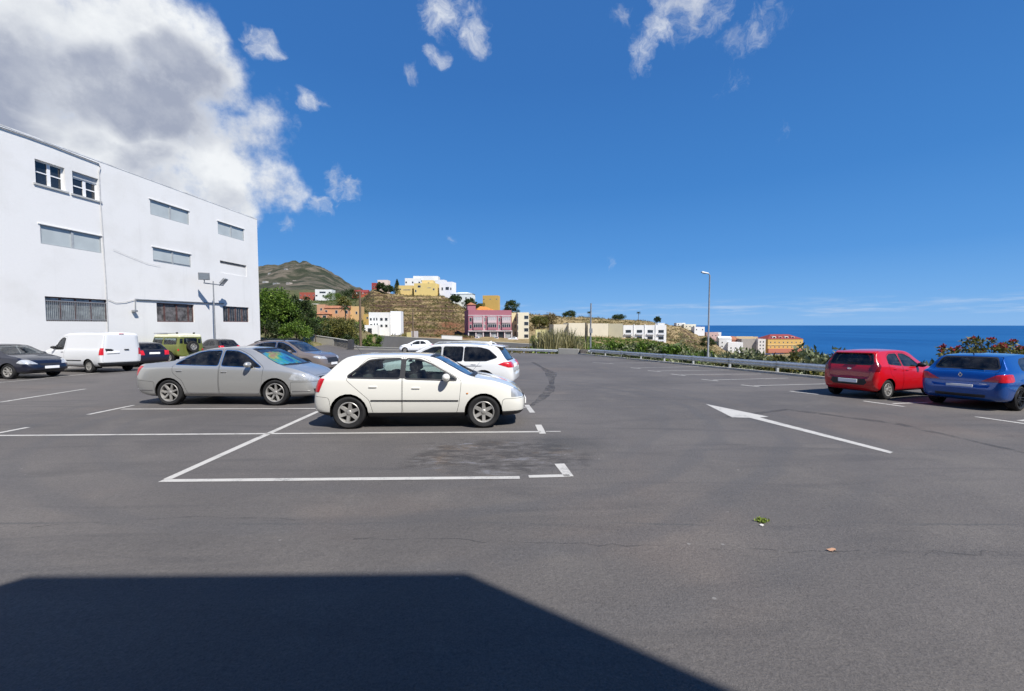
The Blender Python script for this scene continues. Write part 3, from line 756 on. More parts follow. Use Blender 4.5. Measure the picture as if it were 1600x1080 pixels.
def car(p, label, cat, loc, heading, mat, name='parked_car'):
    L, W = p['L'], p['W']; S = Shell(p); half = L / 2
    root = thing(name, label, cat)
    Mx = Matrix.Translation(Vector((loc[0], loc[1], lot_z(loc[1])))) @ Matrix.Rotation(-math.atan(SLOPE), 4, 'X') @ Matrix.Rotation(heading, 4, 'Z')
    root.location = Mx.translation; root.rotation_euler = Mx.to_euler()
    side = lambda c, n: abs(n.y) > .35 and c.z > .2
    # wheel arches
    for ax in p['axles']:
        Ra = p.get('arch', p['R'] + .055)
        P = circ(ax, p['R'] - .005, Ra)
        f = S.cut([(P, 0, 2), ([(ax - 1, W * .60), (ax + 1, W * .60), (ax + 1, W * 1.2), (ax - 1, W * 1.2)], 0, 1)], lambda c, n: c.y > 0)
        f2 = S.cut([(P, 0, 2), ([(ax - 1, -W * .60), (ax + 1, -W * .60), (ax + 1, -W * 1.2), (ax - 1, -W * 1.2)], 0, 1)], lambda c, n: c.y < 0)
        bmesh.ops.delete(S.bm, geom=list(set(f + f2)), context='FACES')
        for sg in (1, -1):
            a = MB(); n = 20; vs = []; y1 = W * .60
            ring = []
            for k in range(n + 1):
                q = -.25 + (math.pi + .5) * k / n; x = ax + Ra * math.cos(q); z = p['R'] - .005 + Ra * math.sin(q)
                ring.append((x, z))
            for (x, z) in ring:
                yo = abs(S.side_y(max(.02, min(L - .02, x)), max(.3, z), sg)) - .012
                vs += [(x - half, sg * yo, z), (x - half, sg * y1, z)]
            a.add(vs, [(2 * k, 2 * k + 2, 2 * k + 3, 2 * k + 1) for k in range(n)]); a.add([(x - half, sg * y1, z) for x, z in ring], [tuple(range(n + 1))])
            a.build('wheel_arch', M['dark'], root)
            if p.get('arch_trim'):
                b = MB(); vs = []
                for k in range(n + 1):
                    q = -.1 + (math.pi + .2) * k / n
                    for rr_ in (Ra - .012, Ra + p['arch_trim']):
                        x = ax + rr_ * math.cos(q); z = p['R'] + rr_ * math.sin(q); vs.append((x - half, S.side_y(x, max(z, .24), sg) + sg * .012, z))
                b.add(vs, [(2 * k, 2 * k + 2, 2 * k + 3, 2 * k + 1) for k in range(n)]); b.build('arch_trim', M['black_trim'], root, True)
    # side glass, with its black surround
    for (poly, gm) in p['windows']:
        rp = roundp(poly, p.get('wround', .05)); op = offset(rp, p.get('frame', .022))
        fo = S.cut([(op, 0, 2)], side); S.cut([(rp, 0, 2)], side)
        for sg in (1, -1):
            sd = lambda c, n: side(c, n) and c.y * sg > 0
            g = S.inside([(rp, 0, 2)], sd)
            if g: S.take(g, 'side_window', M[gm], root, -.008)
            g = S.inside([(op, 0, 2)], sd)
            if g: S.take(g, 'window_seal', M[p.get('seal', 'black_trim')], root, .001)
    # screens
    for nm, key, sg, gm in (('windscreen', 'screen', 1, 'screen'), ('rear_window', 'rear', -1, p.get('rear_glass', 'glass'))):
        if key not in p: continue
        z0, z1, y0, y1, x0, x1 = p[key]
        P = roundp([(-y0, z0), (y0, z0), (y1, z1), (-y1, z1)], .07); O = offset(P, .03); lim = [(x0, -2), (x1, -2), (x1, 2), (x0, 2)]
        ff = lambda c, n: x0 < c.x < x1 and (n.x * sg > .12) and abs(n.y) < .6
        S.cut([(O, 1, 2)], ff); S.cut([(P, 1, 2)], ff)
        g = S.inside([(P, 1, 2)], ff)
        if g: S.take(g, nm, M[gm], root, -.006)
        g = S.inside([(O, 1, 2)], ff)
        if g: S.take(g, 'window_seal', M['black_trim'], root, .001)
    # lamps, grilles and other patches of the skin: (name, material, yz polygon on +y, x range or xz polygon, mirror)
    for it in p.get('patches', []):
        nm, mt, yz, xz, mirror, push = it
        for sg in ((1, -1) if mirror else (1,)):
            P = [(y * sg, z) for y, z in yz]
            ff = (lambda c, n: c.y * sg > 0) if mirror else (lambda c, n: True)
            xs = [q[0] for q in xz]; lo, hi = min(xs), max(xs)
            g = S.cut([(P, 1, 2), (xz, 0, 2)], lambda c, n: ff(c, n) and lo - .05 < c.x < hi + .05)
            if g: S.take(g, nm, M[mt] if isinstance(mt, str) else mt, root, push)
    # black lower skirt
    if p.get('skirt'):
        z0 = p['skirt']; P = [(-1, -1), (L + 1, -1), (L + 1, z0), (-1, z0)]
        g = S.cut([(P, 0, 2)], lambda c, n: True)
        if g: S.take(g, 'lower_skirt', M['black_trim'], root)
    # doors and lids cut from the shell with a shut-line gap
    doors = []
    for (nm, poly, axes, filt) in p.get('doors', []):
        O = roundp(poly, .06); I = offset(O, -.007)
        ff = {'side': lambda c, n: abs(n.y) > .2 or abs(c.y) > W * .66, 'top': lambda c, n: n.z > .25, 'back': lambda c, n: n.x < -.1 and c.x < L * .3, 'all': lambda c, n: True}[filt]
        S.cut([(O, axes[0], axes[1])], ff); S.cut([(I, axes[0], axes[1])], ff)
        inn = S.inside([(I, axes[0], axes[1])], ff); ins = set(inn); gap = [f for f in S.inside([(O, axes[0], axes[1])], ff) if f not in ins]
        grp = [[f for f in inn if f.calc_center_median().y > 0], [f for f in inn if f.calc_center_median().y <= 0]] if filt == 'side' else [inn]
        for k, g in enumerate(grp):
            if g:
                d = S.take(g, nm, mat, root)
                if filt == 'side': doors.append((d, 1 - 2 * k, poly))
        gap = [f for f in gap if f.is_valid]
        for g in ([f for f in gap if f.calc_center_median().y > 0], [f for f in gap if f.calc_center_median().y <= 0]):
            if g: S.take(g, 'shut_line', M['dark'], root, -.012)
    body = S.take(list(S.bm.faces), 'body', mat, root, 0, keep=True)
    # handles
    for (d, sg, poly) in doors:
        for hx, hz in p.get('handles', []):
            if pip(poly, hx, hz):
                y = S.side_y(hx, hz, sg); hm = p.get('handle_mat') or mat
                MB().box(hx - .075 - half, y - .012 if sg > 0 else y - .020, hz - .012, hx + .075 - half, y + .020 if sg > 0 else y + .012, hz + .012).build('handle', hm, d, True, .008)
    # mirrors
    if 'mirror' in p:
        mx, mz = p['mirror']; mm = p.get('mirror_mat') or mat
        for sg in (1, -1):
            y = S.side_y(mx, mz - .02, sg)
            b = MB(); b.ball((mx - half - .01, y + sg * .12, mz + .03), .075, .115, .072, 14, 10)
            o = b.build('wing_mirror', mm, root, True)
            MB().box(mx - half - .02, min(y - sg * .03, y + sg * .06), mz - .03, mx - half + .05, max(y - sg * .03, y + sg * .06), mz + .0).build('mirror_foot', M['black_trim'], o, True, .01)
    # plates
    for sg, z in ((1, p.get('plate_f')), (-1, p.get('plate_r'))):
        if z:
            x = S.end_x(0, z, sg) - half
            MB().box(min(x, x + sg * .02), -.26, z - .055, max(x, x + sg * .02), .26, z + .055).build('number_plate', M['plate'], root, False, .006)
    # strips along the flanks
    for (x0, x1, z0, z1, h, mt) in p.get('strips', []):
        for sg in (1, -1):
            b = MB(); n = 24; vs = []
            for k in range(n + 1):
                f = k / n; x = x0 + (x1 - x0) * f; z = z0 + (z1 - z0) * f
                ya = S.side_y(x, z - h / 2, sg); yb = S.side_y(x, z + h / 2, sg)
                vs += [(x - half, ya, z - h / 2), (x - half, ya + sg * .012, z - h / 2 + .004), (x - half, yb + sg * .012, z + h / 2 - .004), (x - half, yb, z + h / 2)]
            b.add(vs, [(4 * k + j, 4 * k + j + 1, 4 * k + j + 5, 4 * k + j + 4) for k in range(n) for j in range(3)])
            b.build('side_strip', M[mt] if isinstance(mt, str) else mt, root, True)
    # wheels
    dm, tm, rm = wheel_meshes(p['R'], p.get('tw', .205), p.get('rim', .205), p.get('spokes', 5), p.get('style', 'std'), p.get('rim_mat', 'alloy'))
    for ax in p['axles']:
        for sg in (1, -1):
            w = obj('wheel', dm, root, (ax - half, sg * (p.get('track', W - .13)), p['R'])); w.rotation_euler = (0, rnd.uniform(0, 6.28), 0) if sg > 0 else (0, rnd.uniform(0, 6.28), math.pi)
            obj('tyre', tm, w); obj('rim', rm, w)
    # cabin
    x0, x1 = p['cabin']; belt = curve(p['belt']); top = curve(p['top']); c = MB(); n = 14; fl_ = p['R'] * 2 + .07
    vs = []
    for k in range(n + 1):
        x = x0 + (x1 - x0) * k / n; b_ = min(belt(x), top(x) - .05) - .02; yy = abs(S.side_y(x, b_ - .05, 1)) - .06
        vs += [(x - half, yy, b_), (x - half, yy - .02, fl_), (x - half, -yy + .02, fl_), (x - half, -yy, b_)]
    c.add(vs, [(4 * k + j, 4 * k + 4 + j, 4 * k + 5 + j, 4 * k + j + 1) for k in range(n) for j in range(3)] + [(0, 1, 2, 3), (4 * n + 3, 4 * n + 2, 4 * n + 1, 4 * n)])
    xd = p.get('dash', x1 - .1); bz = belt(xd)
    c.box(xd - .38 - half, -W * .78, bz - .14, xd + .05 - half, W * .78, bz + .015)
    c.build('cabin', M['cabin'], root)
    zr_ = p.get('seat_top', bz + .30)
    for sx, ys in [(p['seats'][0], (-.37, .37)), (p['seats'][1], (-.42, 0, .42))]:
        for y in ys:
            s = MB(); Q = Matrix.Translation((sx - half, y, fl_)) @ Matrix.Rotation(-.2, 4, 'Y')
            s.box(-.06, -.23, -.08, .07, .23, zr_ - fl_ - .16, Q); s.box(-.03, -.12, zr_ - fl_ - .13, .06, .12, zr_ - fl_ + .06, Q)
            s.build('seat', M['seat'], root, True, .035)
    st = MB(); Q = Matrix.Translation((xd - .42 - half, .37, bz + .03)) @ Matrix.Rotation(R(68), 4, 'Y')
    pts = [Q @ Vector((.18 * math.cos(a), .18 * math.sin(a), 0)) for a in [2 * math.pi * k / 18 for k in range(19)]]
    st.tube(pts, .015, 6); st.build('steering_wheel', M['black_trim'], root, True)
    S.half = half
    return root, S
def add_box_part(root, nm, mat, b, bevel=.01, M_=None):
    return MB().box(*b, M=M_).build(nm, mat, root, True, bevel)

# ---- white hatchback with cream paint
P_WHITE = dict(L=4.15, W=.868, rw=.70, R=.305, tw=.205, rim=.198, spokes=6, style='fat', axles=(.79, 3.30),
    top=[(0, .62), (.02, .68), (.07, .80), (.12, .95), (.19, 1.0), (.28, 1.07), (.42, 1.23), (.56, 1.345), (.70, 1.395), (1.1, 1.42), (1.65, 1.425), (2.05, 1.412), (2.35, 1.365), (2.65, 1.225), (2.95, 1.06), (3.12, .985), (3.24, .955), (3.55, .895), (3.8, .815), (3.97, .735), (4.06, .67), (4.12, .60), (4.15, .54)],
    belt=[(0, .95), (.79, .955), (2.0, .93), (2.9, .90), (3.25, .885), (3.6, .83), (3.9, .72), (4.15, .5)],
    zb=[(0, .40), (.03, .33), (.12, .26), (.5, .20), (3.6, .19), (4.0, .22), (4.12, .28), (4.15, .34)],
    windows=[([(.70, .985), (1.075, 1.275), (1.30, 1.30), (1.70, 1.31), (1.70, .965)], 'glass'), ([(1.80, .962), (1.80, 1.308), (2.06, 1.292), (2.30, 1.20), (2.56, 1.06), (2.80, .925)], 'glass')],
    seal='black_trim', frame=.03,
    screen=(1.0, 1.355, .66, .54, 2.25, 3.2), rear=(1.03, 1.34, .66, .56, .1, 1.0),
    patches=[('headlight', 'clear_lens', [(.36, .57), (1.2, .60), (1.2, .76), (.36, .735)], [(3.87, .56), (4.4, .56), (4.4, .80), (3.86, .755)], True, .002),
             ('tail_light', 'red_lens', [(.50, .70), (1.2, .70), (1.2, .96), (.50, .96)], [(-.1, .70), (.16, .70), (.26, .95), (-.1, .97)], True, .004),
             ('door_pillar', 'black_trim', [(.3, .9), (1.2, .9), (1.2, 1.4), (.3, 1.4)], [(1.66, .955), (1.84, .952), (1.84, 1.315), (1.66, 1.315)], True, .002),
             ('grille', 'black_trim', [(-.30, .47), (.30, .47), (.34, .60), (-.34, .60)], [(3.95, .2), (4.4, .2), (4.4, .8), (3.95, .8)], False, -.004),
             ('lower_grille', 'black_trim', [(-.5, .29), (.5, .29), (.5, .38), (-.5, .38)], [(3.8, .1), (4.4, .1), (4.4, .5), (3.8, .5)], False, -.004)],
    skirt=.305,
    doors=[('rear_door', [(.66, .94), (1.05, 1.34), (1.75, 1.365), (1.75, .27), (1.20, .27), (1.13, .55), (.95, .70)], (0, 2), 'side'),
           ('front_door', [(1.762, .27), (1.762, 1.365), (2.12, 1.345), (2.42, 1.19), (2.90, .92), (2.86, .50), (2.80, .27)], (0, 2), 'side'),
           ('bonnet', [(3.14, .70), (4.02, .50), (4.02, -.50), (3.14, -.70)], (0, 1), 'top'),
           ('tailgate', [(-.62, .66), (.62, .66), (.60, 1.345), (-.60, 1.345)], (1, 2), 'back'),
           ('rear_bumper', [(-.2, .31), (.395, .31), (.36, .60), (-.2, .645)], (0, 2), 'all'), ('front_bumper', [(3.66, .31), (4.5, .31), (4.5, .56), (3.70, .56)], (0, 2), 'all')],
    handles=[(1.20, .80), (2.02, .775)], handle_mat=None, mirror=(2.62, .95), plate_f=.44, plate_r=.80,
    strips=[(1.16, 2.84, .545, .535, .022, 'black_trim')], cabin=(.5, 3.05), dash=2.95, seats=(1.95, 1.05), seat_top=1.18)
# ---- silver saloon
P_SILVER = dict(L=4.63, W=.88, rw=.70, R=.325, tw=.215, rim=.232, spokes=7, style='std', axles=(.97, 3.67),
    top=[(0, .62), (.02, .74), (.05, .92), (.10, 1.02), (.3, 1.065), (.75, 1.105), (.95, 1.135), (1.3, 1.285), (1.6, 1.395), (1.95, 1.455), (2.4, 1.48), (2.8, 1.462), (3.05, 1.405), (3.35, 1.245), (3.7, 1.06), (3.86, .99), (4.1, .93), (4.32, .85), (4.47, .76), (4.56, .68), (4.61, .60), (4.63, .52)],
    belt=[(0, .93), (1.0, .985), (2.2, .965), (3.3, .925), (3.8, .90), (4.2, .82), (4.45, .70), (4.63, .48)],
    zb=[(0, .42), (.03, .35), (.12, .27), (.5, .20), (4.0, .19), (4.45, .21), (4.58, .25), (4.63, .32)],
    windows=[([(1.10, 1.03), (1.34, 1.20), (1.62, 1.325), (1.84, 1.36), (2.20, 1.375), (2.20, 1.0)], 'glass_mid'), ([(2.29, .997), (2.29, 1.378), (2.60, 1.362), (2.84, 1.27), (3.06, 1.12), (3.30, .955)], 'glass_mid')],
    seal='chrome', frame=.016,
    screen=(1.02, 1.40, .70, .56, 2.9, 3.9), rear=(1.14, 1.38, .60, .50, .85, 1.8),
    patches=[('headlight', 'clear_lens', [(.38, .60), (1.2, .66), (1.2, .86), (.60, .80)], [(4.02, .66), (4.12, .835), (4.28, .815), (4.8, .70), (4.8, .58), (4.35, .60)], True, .002),
             ('tail_light', 'red_lens', [(.46, .74), (1.2, .74), (1.2, .99), (.46, .99)], [(-.1, .72), (.10, .74), (.24, .98), (-.1, 1.0)], True, .003),
             ('grille', 'black_trim', [(-.30, .60), (.30, .60), (.36, .70), (-.36, .70)], [(4.35, .5), (5, .5), (5, .8), (4.35, .8)], False, -.004),
             ('lower_grille', 'black_trim', [(-.62, .30), (.62, .30), (.66, .41), (-.66, .41)], [(4.3, .1), (5, .1), (5, .5), (4.3, .5)], False, -.004)],
    doors=[('rear_door', [(1.04, .99), (1.28, 1.22), (1.60, 1.37), (2.24, 1.42), (2.24, .28), (1.45, .28), (1.32, .62), (1.06, .82)], (0, 2), 'side'),
           ('front_door', [(2.255, .28), (2.255, 1.42), (2.64, 1.41), (2.95, 1.27), (3.38, .95), (3.34, .5), (3.26, .28)], (0, 2), 'side'),
           ('bonnet', [(3.86, .70), (4.50, .46), (4.50, -.46), (3.86, -.70)], (0, 1), 'top'),
           ('boot_lid', [(-.60, .66), (.60, .66), (.58, 1.115), (-.58, 1.115)], (1, 2), 'back'),
           ('rear_bumper', [(-.2, .24), (.58, .24), (.60, .60), (-.2, .655)], (0, 2), 'all'), ('front_bumper', [(4.05, .24), (5, .24), (5, .58), (4.06, .60)], (0, 2), 'all')],
    handles=[(1.24, .87), (2.38, .845)], mirror=(3.05, 1.0), plate_f=.48, plate_r=.80,
    strips=[(1.38, 3.24, .300, .292, .026, 'chrome'), (.03, .54, .40, .385, .016, 'chrome'), (4.10, 4.50, .36, .36, .02, 'chrome')],
    cabin=(.95, 3.8), dash=3.7, seats=(2.42, 1.50), seat_top=1.2)
# ---- white sport utility with dark glass
P_SUV = dict(L=4.49, W=.92, rw=.73, R=.35, tw=.235, rim=.232, spokes=5, style='twin', axles=(.90, 3.58),
    top=[(0, .66), (.02, .80), (.06, .96), (.12, 1.04), (.22, 1.12), (.38, 1.36), (.48, 1.50), (.60, 1.58), (1.0, 1.625), (1.7, 1.655), (2.3, 1.645), (2.7, 1.59), (3.0, 1.45), (3.3, 1.25), (3.5, 1.12), (3.62, 1.075), (4.0, 1.02), (4.28, .93), (4.4, .82), (4.46, .72), (4.49, .62)],
    belt=[(0, 1.02), (.8, 1.06), (2.2, 1.03), (3.2, 1.0), (3.6, .99), (4.1, .90), (4.4, .72), (4.49, .55)],
    zb=[(0, .46), (.03, .40), (.12, .33), (.5, .26), (4.0, .25), (4.4, .28), (4.49, .38)],
    windows=[([(.50, 1.20), (.78, 1.44), (1.05, 1.505), (1.50, 1.52), (1.50, 1.08), (.82, 1.09)], 'glass_dark'), ([(1.56, 1.08), (1.56, 1.522), (2.16, 1.53), (2.16, 1.065)], 'glass_dark'), ([(2.25, 1.065), (2.25, 1.53), (2.52, 1.505), (2.82, 1.37), (3.26, 1.055)], 'glass')],
    seal='black_trim', frame=.02, screen=(1.12, 1.56, .74, .60, 2.5, 3.6), rear=(1.12, 1.50, .66, .54, .05, .7), rear_glass='glass_dark',
    patches=[('tail_light', 'red_lens', [(.40, .88), (1.2, .88), (1.2, 1.05), (.40, 1.05)], [(-.1, .86), (.12, .87), (.46, .98), (.30, 1.05), (-.1, 1.06)], True, .004),
             ('headlight', 'clear_lens', [(.40, .78), (1.2, .78), (1.2, .95), (.4, .93)], [(4.0, .78), (4.6, .7), (4.6, 1.0), (4.0, .95)], True, .002),
             ('grille', 'black_trim', [(-.40, .70), (.40, .70), (.40, .84), (-.40, .84)], [(4.2, .5), (5, .5), (5, .95), (4.2, .95)], False, -.004)],
    skirt=.33, arch_trim=0,
    doors=[('rear_door', [(.98, 1.07), (1.08, 1.55), (2.20, 1.575), (2.20, .42), (1.36, .42), (1.26, .72)], (0, 2), 'side'),
           ('front_door', [(2.213, .42), (2.213, 1.575), (2.60, 1.54), (2.92, 1.38), (3.34, 1.06), (3.30, .6), (3.20, .42)], (0, 2), 'side'),
           ('tailgate', [(-.68, .74), (.68, .74), (.64, 1.56), (-.64, 1.56)], (1, 2), 'back')],
    handles=[(1.20, .98), (2.36, .955)], mirror=(3.0, 1.06), plate_f=.52, plate_r=.92,
    strips=[(.95, 3.3, .93, .915, .012, 'chrome')], cabin=(.6, 3.55), dash=3.45, seats=(2.3, 1.4), seat_top=1.38)
# ---- brown crossover
P_BROWN = dict(P_SUV); P_BROWN.update(lod=1, L=4.45, W=.91, R=.345, axles=(.88, 3.56), spokes=5, style='twin',
    top=[(0, .70), (.02, .84), (.06, 1.0), (.12, 1.08), (.25, 1.14), (.5, 1.30), (.85, 1.46), (1.2, 1.555), (1.7, 1.61), (2.2, 1.60), (2.55, 1.555), (2.9, 1.405), (3.2, 1.215), (3.42, 1.09), (3.56, 1.05), (3.95, 1.0), (4.22, .91), (4.36, .80), (4.42, .70), (4.45, .60)],
    belt=[(0, 1.04), (.8, 1.07), (2.2, 1.03), (3.2, .985), (3.6, .96), (4.1, .87), (4.36, .70), (4.45, .52)],
    windows=[([(.72, 1.14), (1.0, 1.32), (1.3, 1.44), (1.62, 1.49), (2.08, 1.50), (2.08, 1.07), (1.1, 1.10)], 'glass_dark'), ([(2.17, 1.07), (2.17, 1.50), (2.42, 1.475), (2.72, 1.345), (3.16, 1.04)], 'glass_mid')],
    seal='chrome', screen=(1.10, 1.50, .74, .60, 2.4, 3.55), rear=(1.18, 1.42, .62, .52, .1, 1.0),
    doors=[('rear_door', [(.98, 1.08), (1.02, 1.36), (1.60, 1.54), (2.12, 1.555), (2.12, .42), (1.34, .42), (1.24, .72)], (0, 2), 'side'),
           ('front_door', [(2.133, .42), (2.133, 1.555), (2.48, 1.52), (2.80, 1.36), (3.24, 1.03), (3.20, .6), (3.10, .42)], (0, 2), 'side'),
           ('bonnet', [(3.58, .72), (4.32, .52), (4.32, -.52), (3.58, -.72)], (0, 1), 'top')],
    patches=[('tail_light', 'red_lens', [(.40, .88), (1.2, .88), (1.2, 1.02), (.40, 1.02)], [(-.1, .86), (.40, .95), (.30, 1.02), (-.1, 1.03)], True, .004),
             ('headlight', 'clear_lens', [(.42, .74), (1.2, .78), (1.2, .92), (.5, .86)], [(3.92, .84), (4.05, .90), (4.6, .80), (4.6, .70), (4.2, .76)], True, .003),
             ('grille', 'black_trim', [(-.46, .56), (.46, .56), (.46, .80), (-.46, .80)], [(4.1, .4), (5, .4), (5, .95), (4.1, .95)], False, -.004)],
    handles=[(1.18, .96), (2.28, .93)], mirror=(2.92, 1.05), strips=[], cabin=(.7, 3.5), dash=3.4, seats=(2.2, 1.35), arch_trim=.05)
# ---- small red hatchback
P_RED = dict(L=3.60, W=.80, rw=.72, R=.295, tw=.19, rim=.19, spokes=8, style='twin', axles=(.56, 2.96),
    top=[(0, .62), (.015, .72), (.04, .86), (.08, .98), (.13, 1.08), (.22, 1.28), (.30, 1.40), (.42, 1.445), (.9, 1.48), (1.4, 1.49), (1.8, 1.465), (2.1, 1.37), (2.4, 1.19), (2.65, 1.04), (2.78, .99), (3.1, .93), (3.35, .84), (3.48, .74), (3.56, .64), (3.60, .54)],
    belt=[(0, 1.02), (.6, 1.01), (1.6, .95), (2.4, .91), (2.8, .89), (3.2, .82), (3.5, .62), (3.60, .48)],
    zb=[(0, .38), (.03, .32), (.12, .25), (.4, .2), (3.2, .19), (3.5, .22), (3.6, .32)],
    rear_round=[(0, .74), (.02, .84), (.06, .90), (.14, .95), (.30, .98), (.7, 1)],
    windows=[([(.62, 1.06), (.70, 1.27), (.86, 1.345), (1.22, 1.355), (1.26, 1.0)], 'glass'), ([(1.35, .995), (1.33, 1.355), (1.62, 1.345), (1.90, 1.24), (2.34, .955)], 'glass')],
    frame=.018, screen=(1.04, 1.40, .64, .54, 1.9, 2.75), rear=(1.05, 1.36, .585, .50, .02, .5), rear_glass='glass_mid',
    patches=[('tail_light', 'dark_red_lens', [(.52, .86), (.66, .84), (1.2, .84), (1.2, 1.09), (.58, 1.12)], [(-.1, .8), (.14, .84), (.24, 1.02), (.22, 1.12), (-.1, 1.12)], True, .006),
             ('bumper_insert', 'black_trim', [(-.50, .50), (-.42, .42), (.42, .42), (.50, .50), (.44, .61), (-.44, .61)], [(-.2, .2), (.4, .2), (.4, .8), (-.2, .8)], False, .002),
             ('reflector', 'red_lens', [(.53, .52), (.60, .52), (.60, .575), (.53, .575)], [(-.2, .2), (.4, .2), (.4, .8), (-.2, .8)], True, .003),
             ('headlight', 'clear_lens', [(.34, .62), (1.2, .66), (1.2, .84), (.4, .78)], [(3.15, .6), (3.8, .5), (3.8, .9), (3.12, .88)], True, .002)],
    skirt=.24,
    doors=[('rear_door', [(.60, .97), (.66, 1.30), (.84, 1.39), (1.285, 1.405), (1.285, .27), (.95, .27), (.88, .55), (.66, .74)], (0, 2), 'side'),
           ('front_door', [(1.297, .27), (1.297, 1.405), (1.66, 1.395), (1.98, 1.26), (2.44, .95), (2.42, .5), (2.36, .27)], (0, 2), 'side'),
           ('tailgate', [(-.55, .67), (.55, .67), (.56, 1.40), (-.56, 1.40)], (1, 2), 'back')],
    handles=[(.86, .90), (1.48, .86)], mirror=(2.12, .98), mirror_mat=M['black_trim'], plate_f=.42, plate_r=.535, cabin=(.2, 2.7), dash=2.6, seats=(1.6, .8), seat_top=1.26)
# ---- blue three-door hatchback with a bustle tail
P_BLUE = dict(L=4.21, W=.89, rw=.70, R=.32, tw=.22, rim=.235, spokes=5, style='twin', rim_mat='alloy_dark', axles=(.80, 3.43),
    top=[(0, .60), (.015, .70), (.04, .86), (.08, .97), (.15, 1.01), (.27, 1.03), (.34, 1.09), (.46, 1.28), (.55, 1.375), (.66, 1.41), (1.1, 1.45), (1.6, 1.46), (2.0, 1.445), (2.35, 1.37), (2.7, 1.20), (3.0, 1.05), (3.15, .99), (3.6, .92), (3.9, .83), (4.08, .72), (4.17, .62), (4.21, .52)],
    belt=[(0, 1.0), (.3, 1.0), (1.0, 1.0), (2.0, .955), (2.9, .92), (3.3, .90), (3.8, .80), (4.1, .62), (4.21, .48)],
    zb=[(0, .36), (.03, .30), (.12, .24), (.5, .2), (3.7, .19), (4.1, .22), (4.21, .32)],
    rear_round=[(0, .70), (.02, .82), (.06, .89), (.14, .94), (.30, .975), (.7, 1)],
    windows=[([(.96, 1.04), (1.05, 1.20), (1.25, 1.31), (1.60, 1.345), (1.62, 1.01)], 'glass_mid'), ([(1.70, 1.005), (1.68, 1.345), (2.0, 1.335), (2.28, 1.26), (2.86, .955)], 'glass_mid')],
    frame=.02, screen=(1.04, 1.39, .70, .56, 2.2, 3.1), rear=(1.07, 1.35, .62, .52, .2, .75), rear_glass='glass_mid',
    patches=[('tail_light', 'red_lens', [(.40, .755), (.80, .745), (1.2, .76), (1.2, .88), (.86, .955), (.68, .93)], [(-.1, .6), (.42, .78), (.38, .94), (.25, .96), (-.1, 1.0)], True, .008),
             ('bumper_insert', 'black_trim', [(-.48, .33), (.48, .33), (.50, .41), (-.50, .41)], [(-.2, .2), (.3, .2), (.3, .6), (-.2, .6)], False, -.002),
             ('headlight', 'clear_lens', [(.4, .62), (1.2, .66), (1.2, .84), (.5, .78)], [(3.7, .6), (4.4, .5), (4.4, .9), (3.7, .88)], True, .002)],
    skirt=.23,
    doors=[('front_door', [(1.66, .27), (1.64, 1.395), (2.04, 1.385), (2.34, 1.29), (2.96, .95), (2.94, .5), (2.88, .27)], (0, 2), 'side'),
           ('tailgate', [(-.66, .73), (.66, .73), (.62, 1.385), (-.62, 1.385)], (1, 2), 'back')],
    handles=[(1.86, .86)], mirror=(2.62, .99), plate_f=.42, plate_r=.60, cabin=(.5, 3.05), dash=2.95, seats=(1.95, 1.05), seat_top=1.24)
# ---- dark saloon hatch, seen from the front
P_NAVY = dict(P_WHITE); P_NAVY.update(lod=1, L=4.25, W=.88, R=.31, spokes=7, style='std', axles=(.74, 3.36), rim=.205,
    top=[(0, .62), (.02, .70), (.07, .84), (.14, .98), (.24, 1.04), (.40, 1.12), (.62, 1.28), (.85, 1.385), (1.2, 1.43), (1.7, 1.455), (2.1, 1.44), (2.45, 1.375), (2.8, 1.21), (3.1, 1.06), (3.26, .99), (3.6, .92), (3.9, .82), (4.08, .72), (4.18, .62), (4.25, .52)],
    belt=[(0, .98), (.8, .98), (2.0, .95), (2.9, .91), (3.3, .89), (3.7, .82), (4.0, .70), (4.25, .48)],
    windows=[([(.78, 1.02), (1.0, 1.22), (1.25, 1.30), (1.72, 1.335), (1.72, .985)], 'glass_mid'), ([(1.80, .982), (1.80, 1.335), (2.10, 1.32), (2.40, 1.21), (2.86, .945)], 'glass_mid')],
    screen=(1.02, 1.38, .70, .57, 2.3, 3.3), skirt=0, strips=[],
    patches=[('headlight', 'clear_lens', [(.42, .60), (1.2, .64), (1.2, .80), (.60, .80)], [(3.74, .66), (3.86, .80), (4.6, .70), (4.6, .56), (4.05, .58)], True, .003),
             ('tail_light', 'red_lens', [(.46, .72), (1.2, .72), (1.2, .97), (.46, .97)], [(-.1, .7), (.16, .72), (.26, .96), (-.1, 1.0)], True, .003),
             ('grille', 'black_trim', [(-.34, .54), (.34, .54), (.38, .63), (-.38, .63)], [(3.95, .4), (4.6, .4), (4.6, .8), (3.95, .8)], False, -.004),
             ('lower_grille', 'black_trim', [(-.58, .26), (.58, .26), (.58, .36), (-.58, .36)], [(3.9, .1), (4.6, .1), (4.6, .5), (3.9, .5)], False, -.004)],
    doors=[('rear_door', [(.70, .96), (.95, 1.28), (1.76, 1.385), (1.76, .27), (1.16, .27), (1.08, .58), (.90, .72)], (0, 2), 'side'),
           ('front_door', [(1.772, .27), (1.772, 1.385), (2.14, 1.375), (2.50, 1.21), (2.96, .94), (2.92, .5), (2.84, .27)], (0, 2), 'side'),
           ('bonnet', [(3.28, .70), (4.10, .50), (4.10, -.50), (3.28, -.70)], (0, 1), 'top')],
    handles=[(1.2, .83), (2.0, .81)], mirror=(2.7, .99), plate_f=.46, plate_r=.8, cabin=(.5, 3.15), dash=3.05)
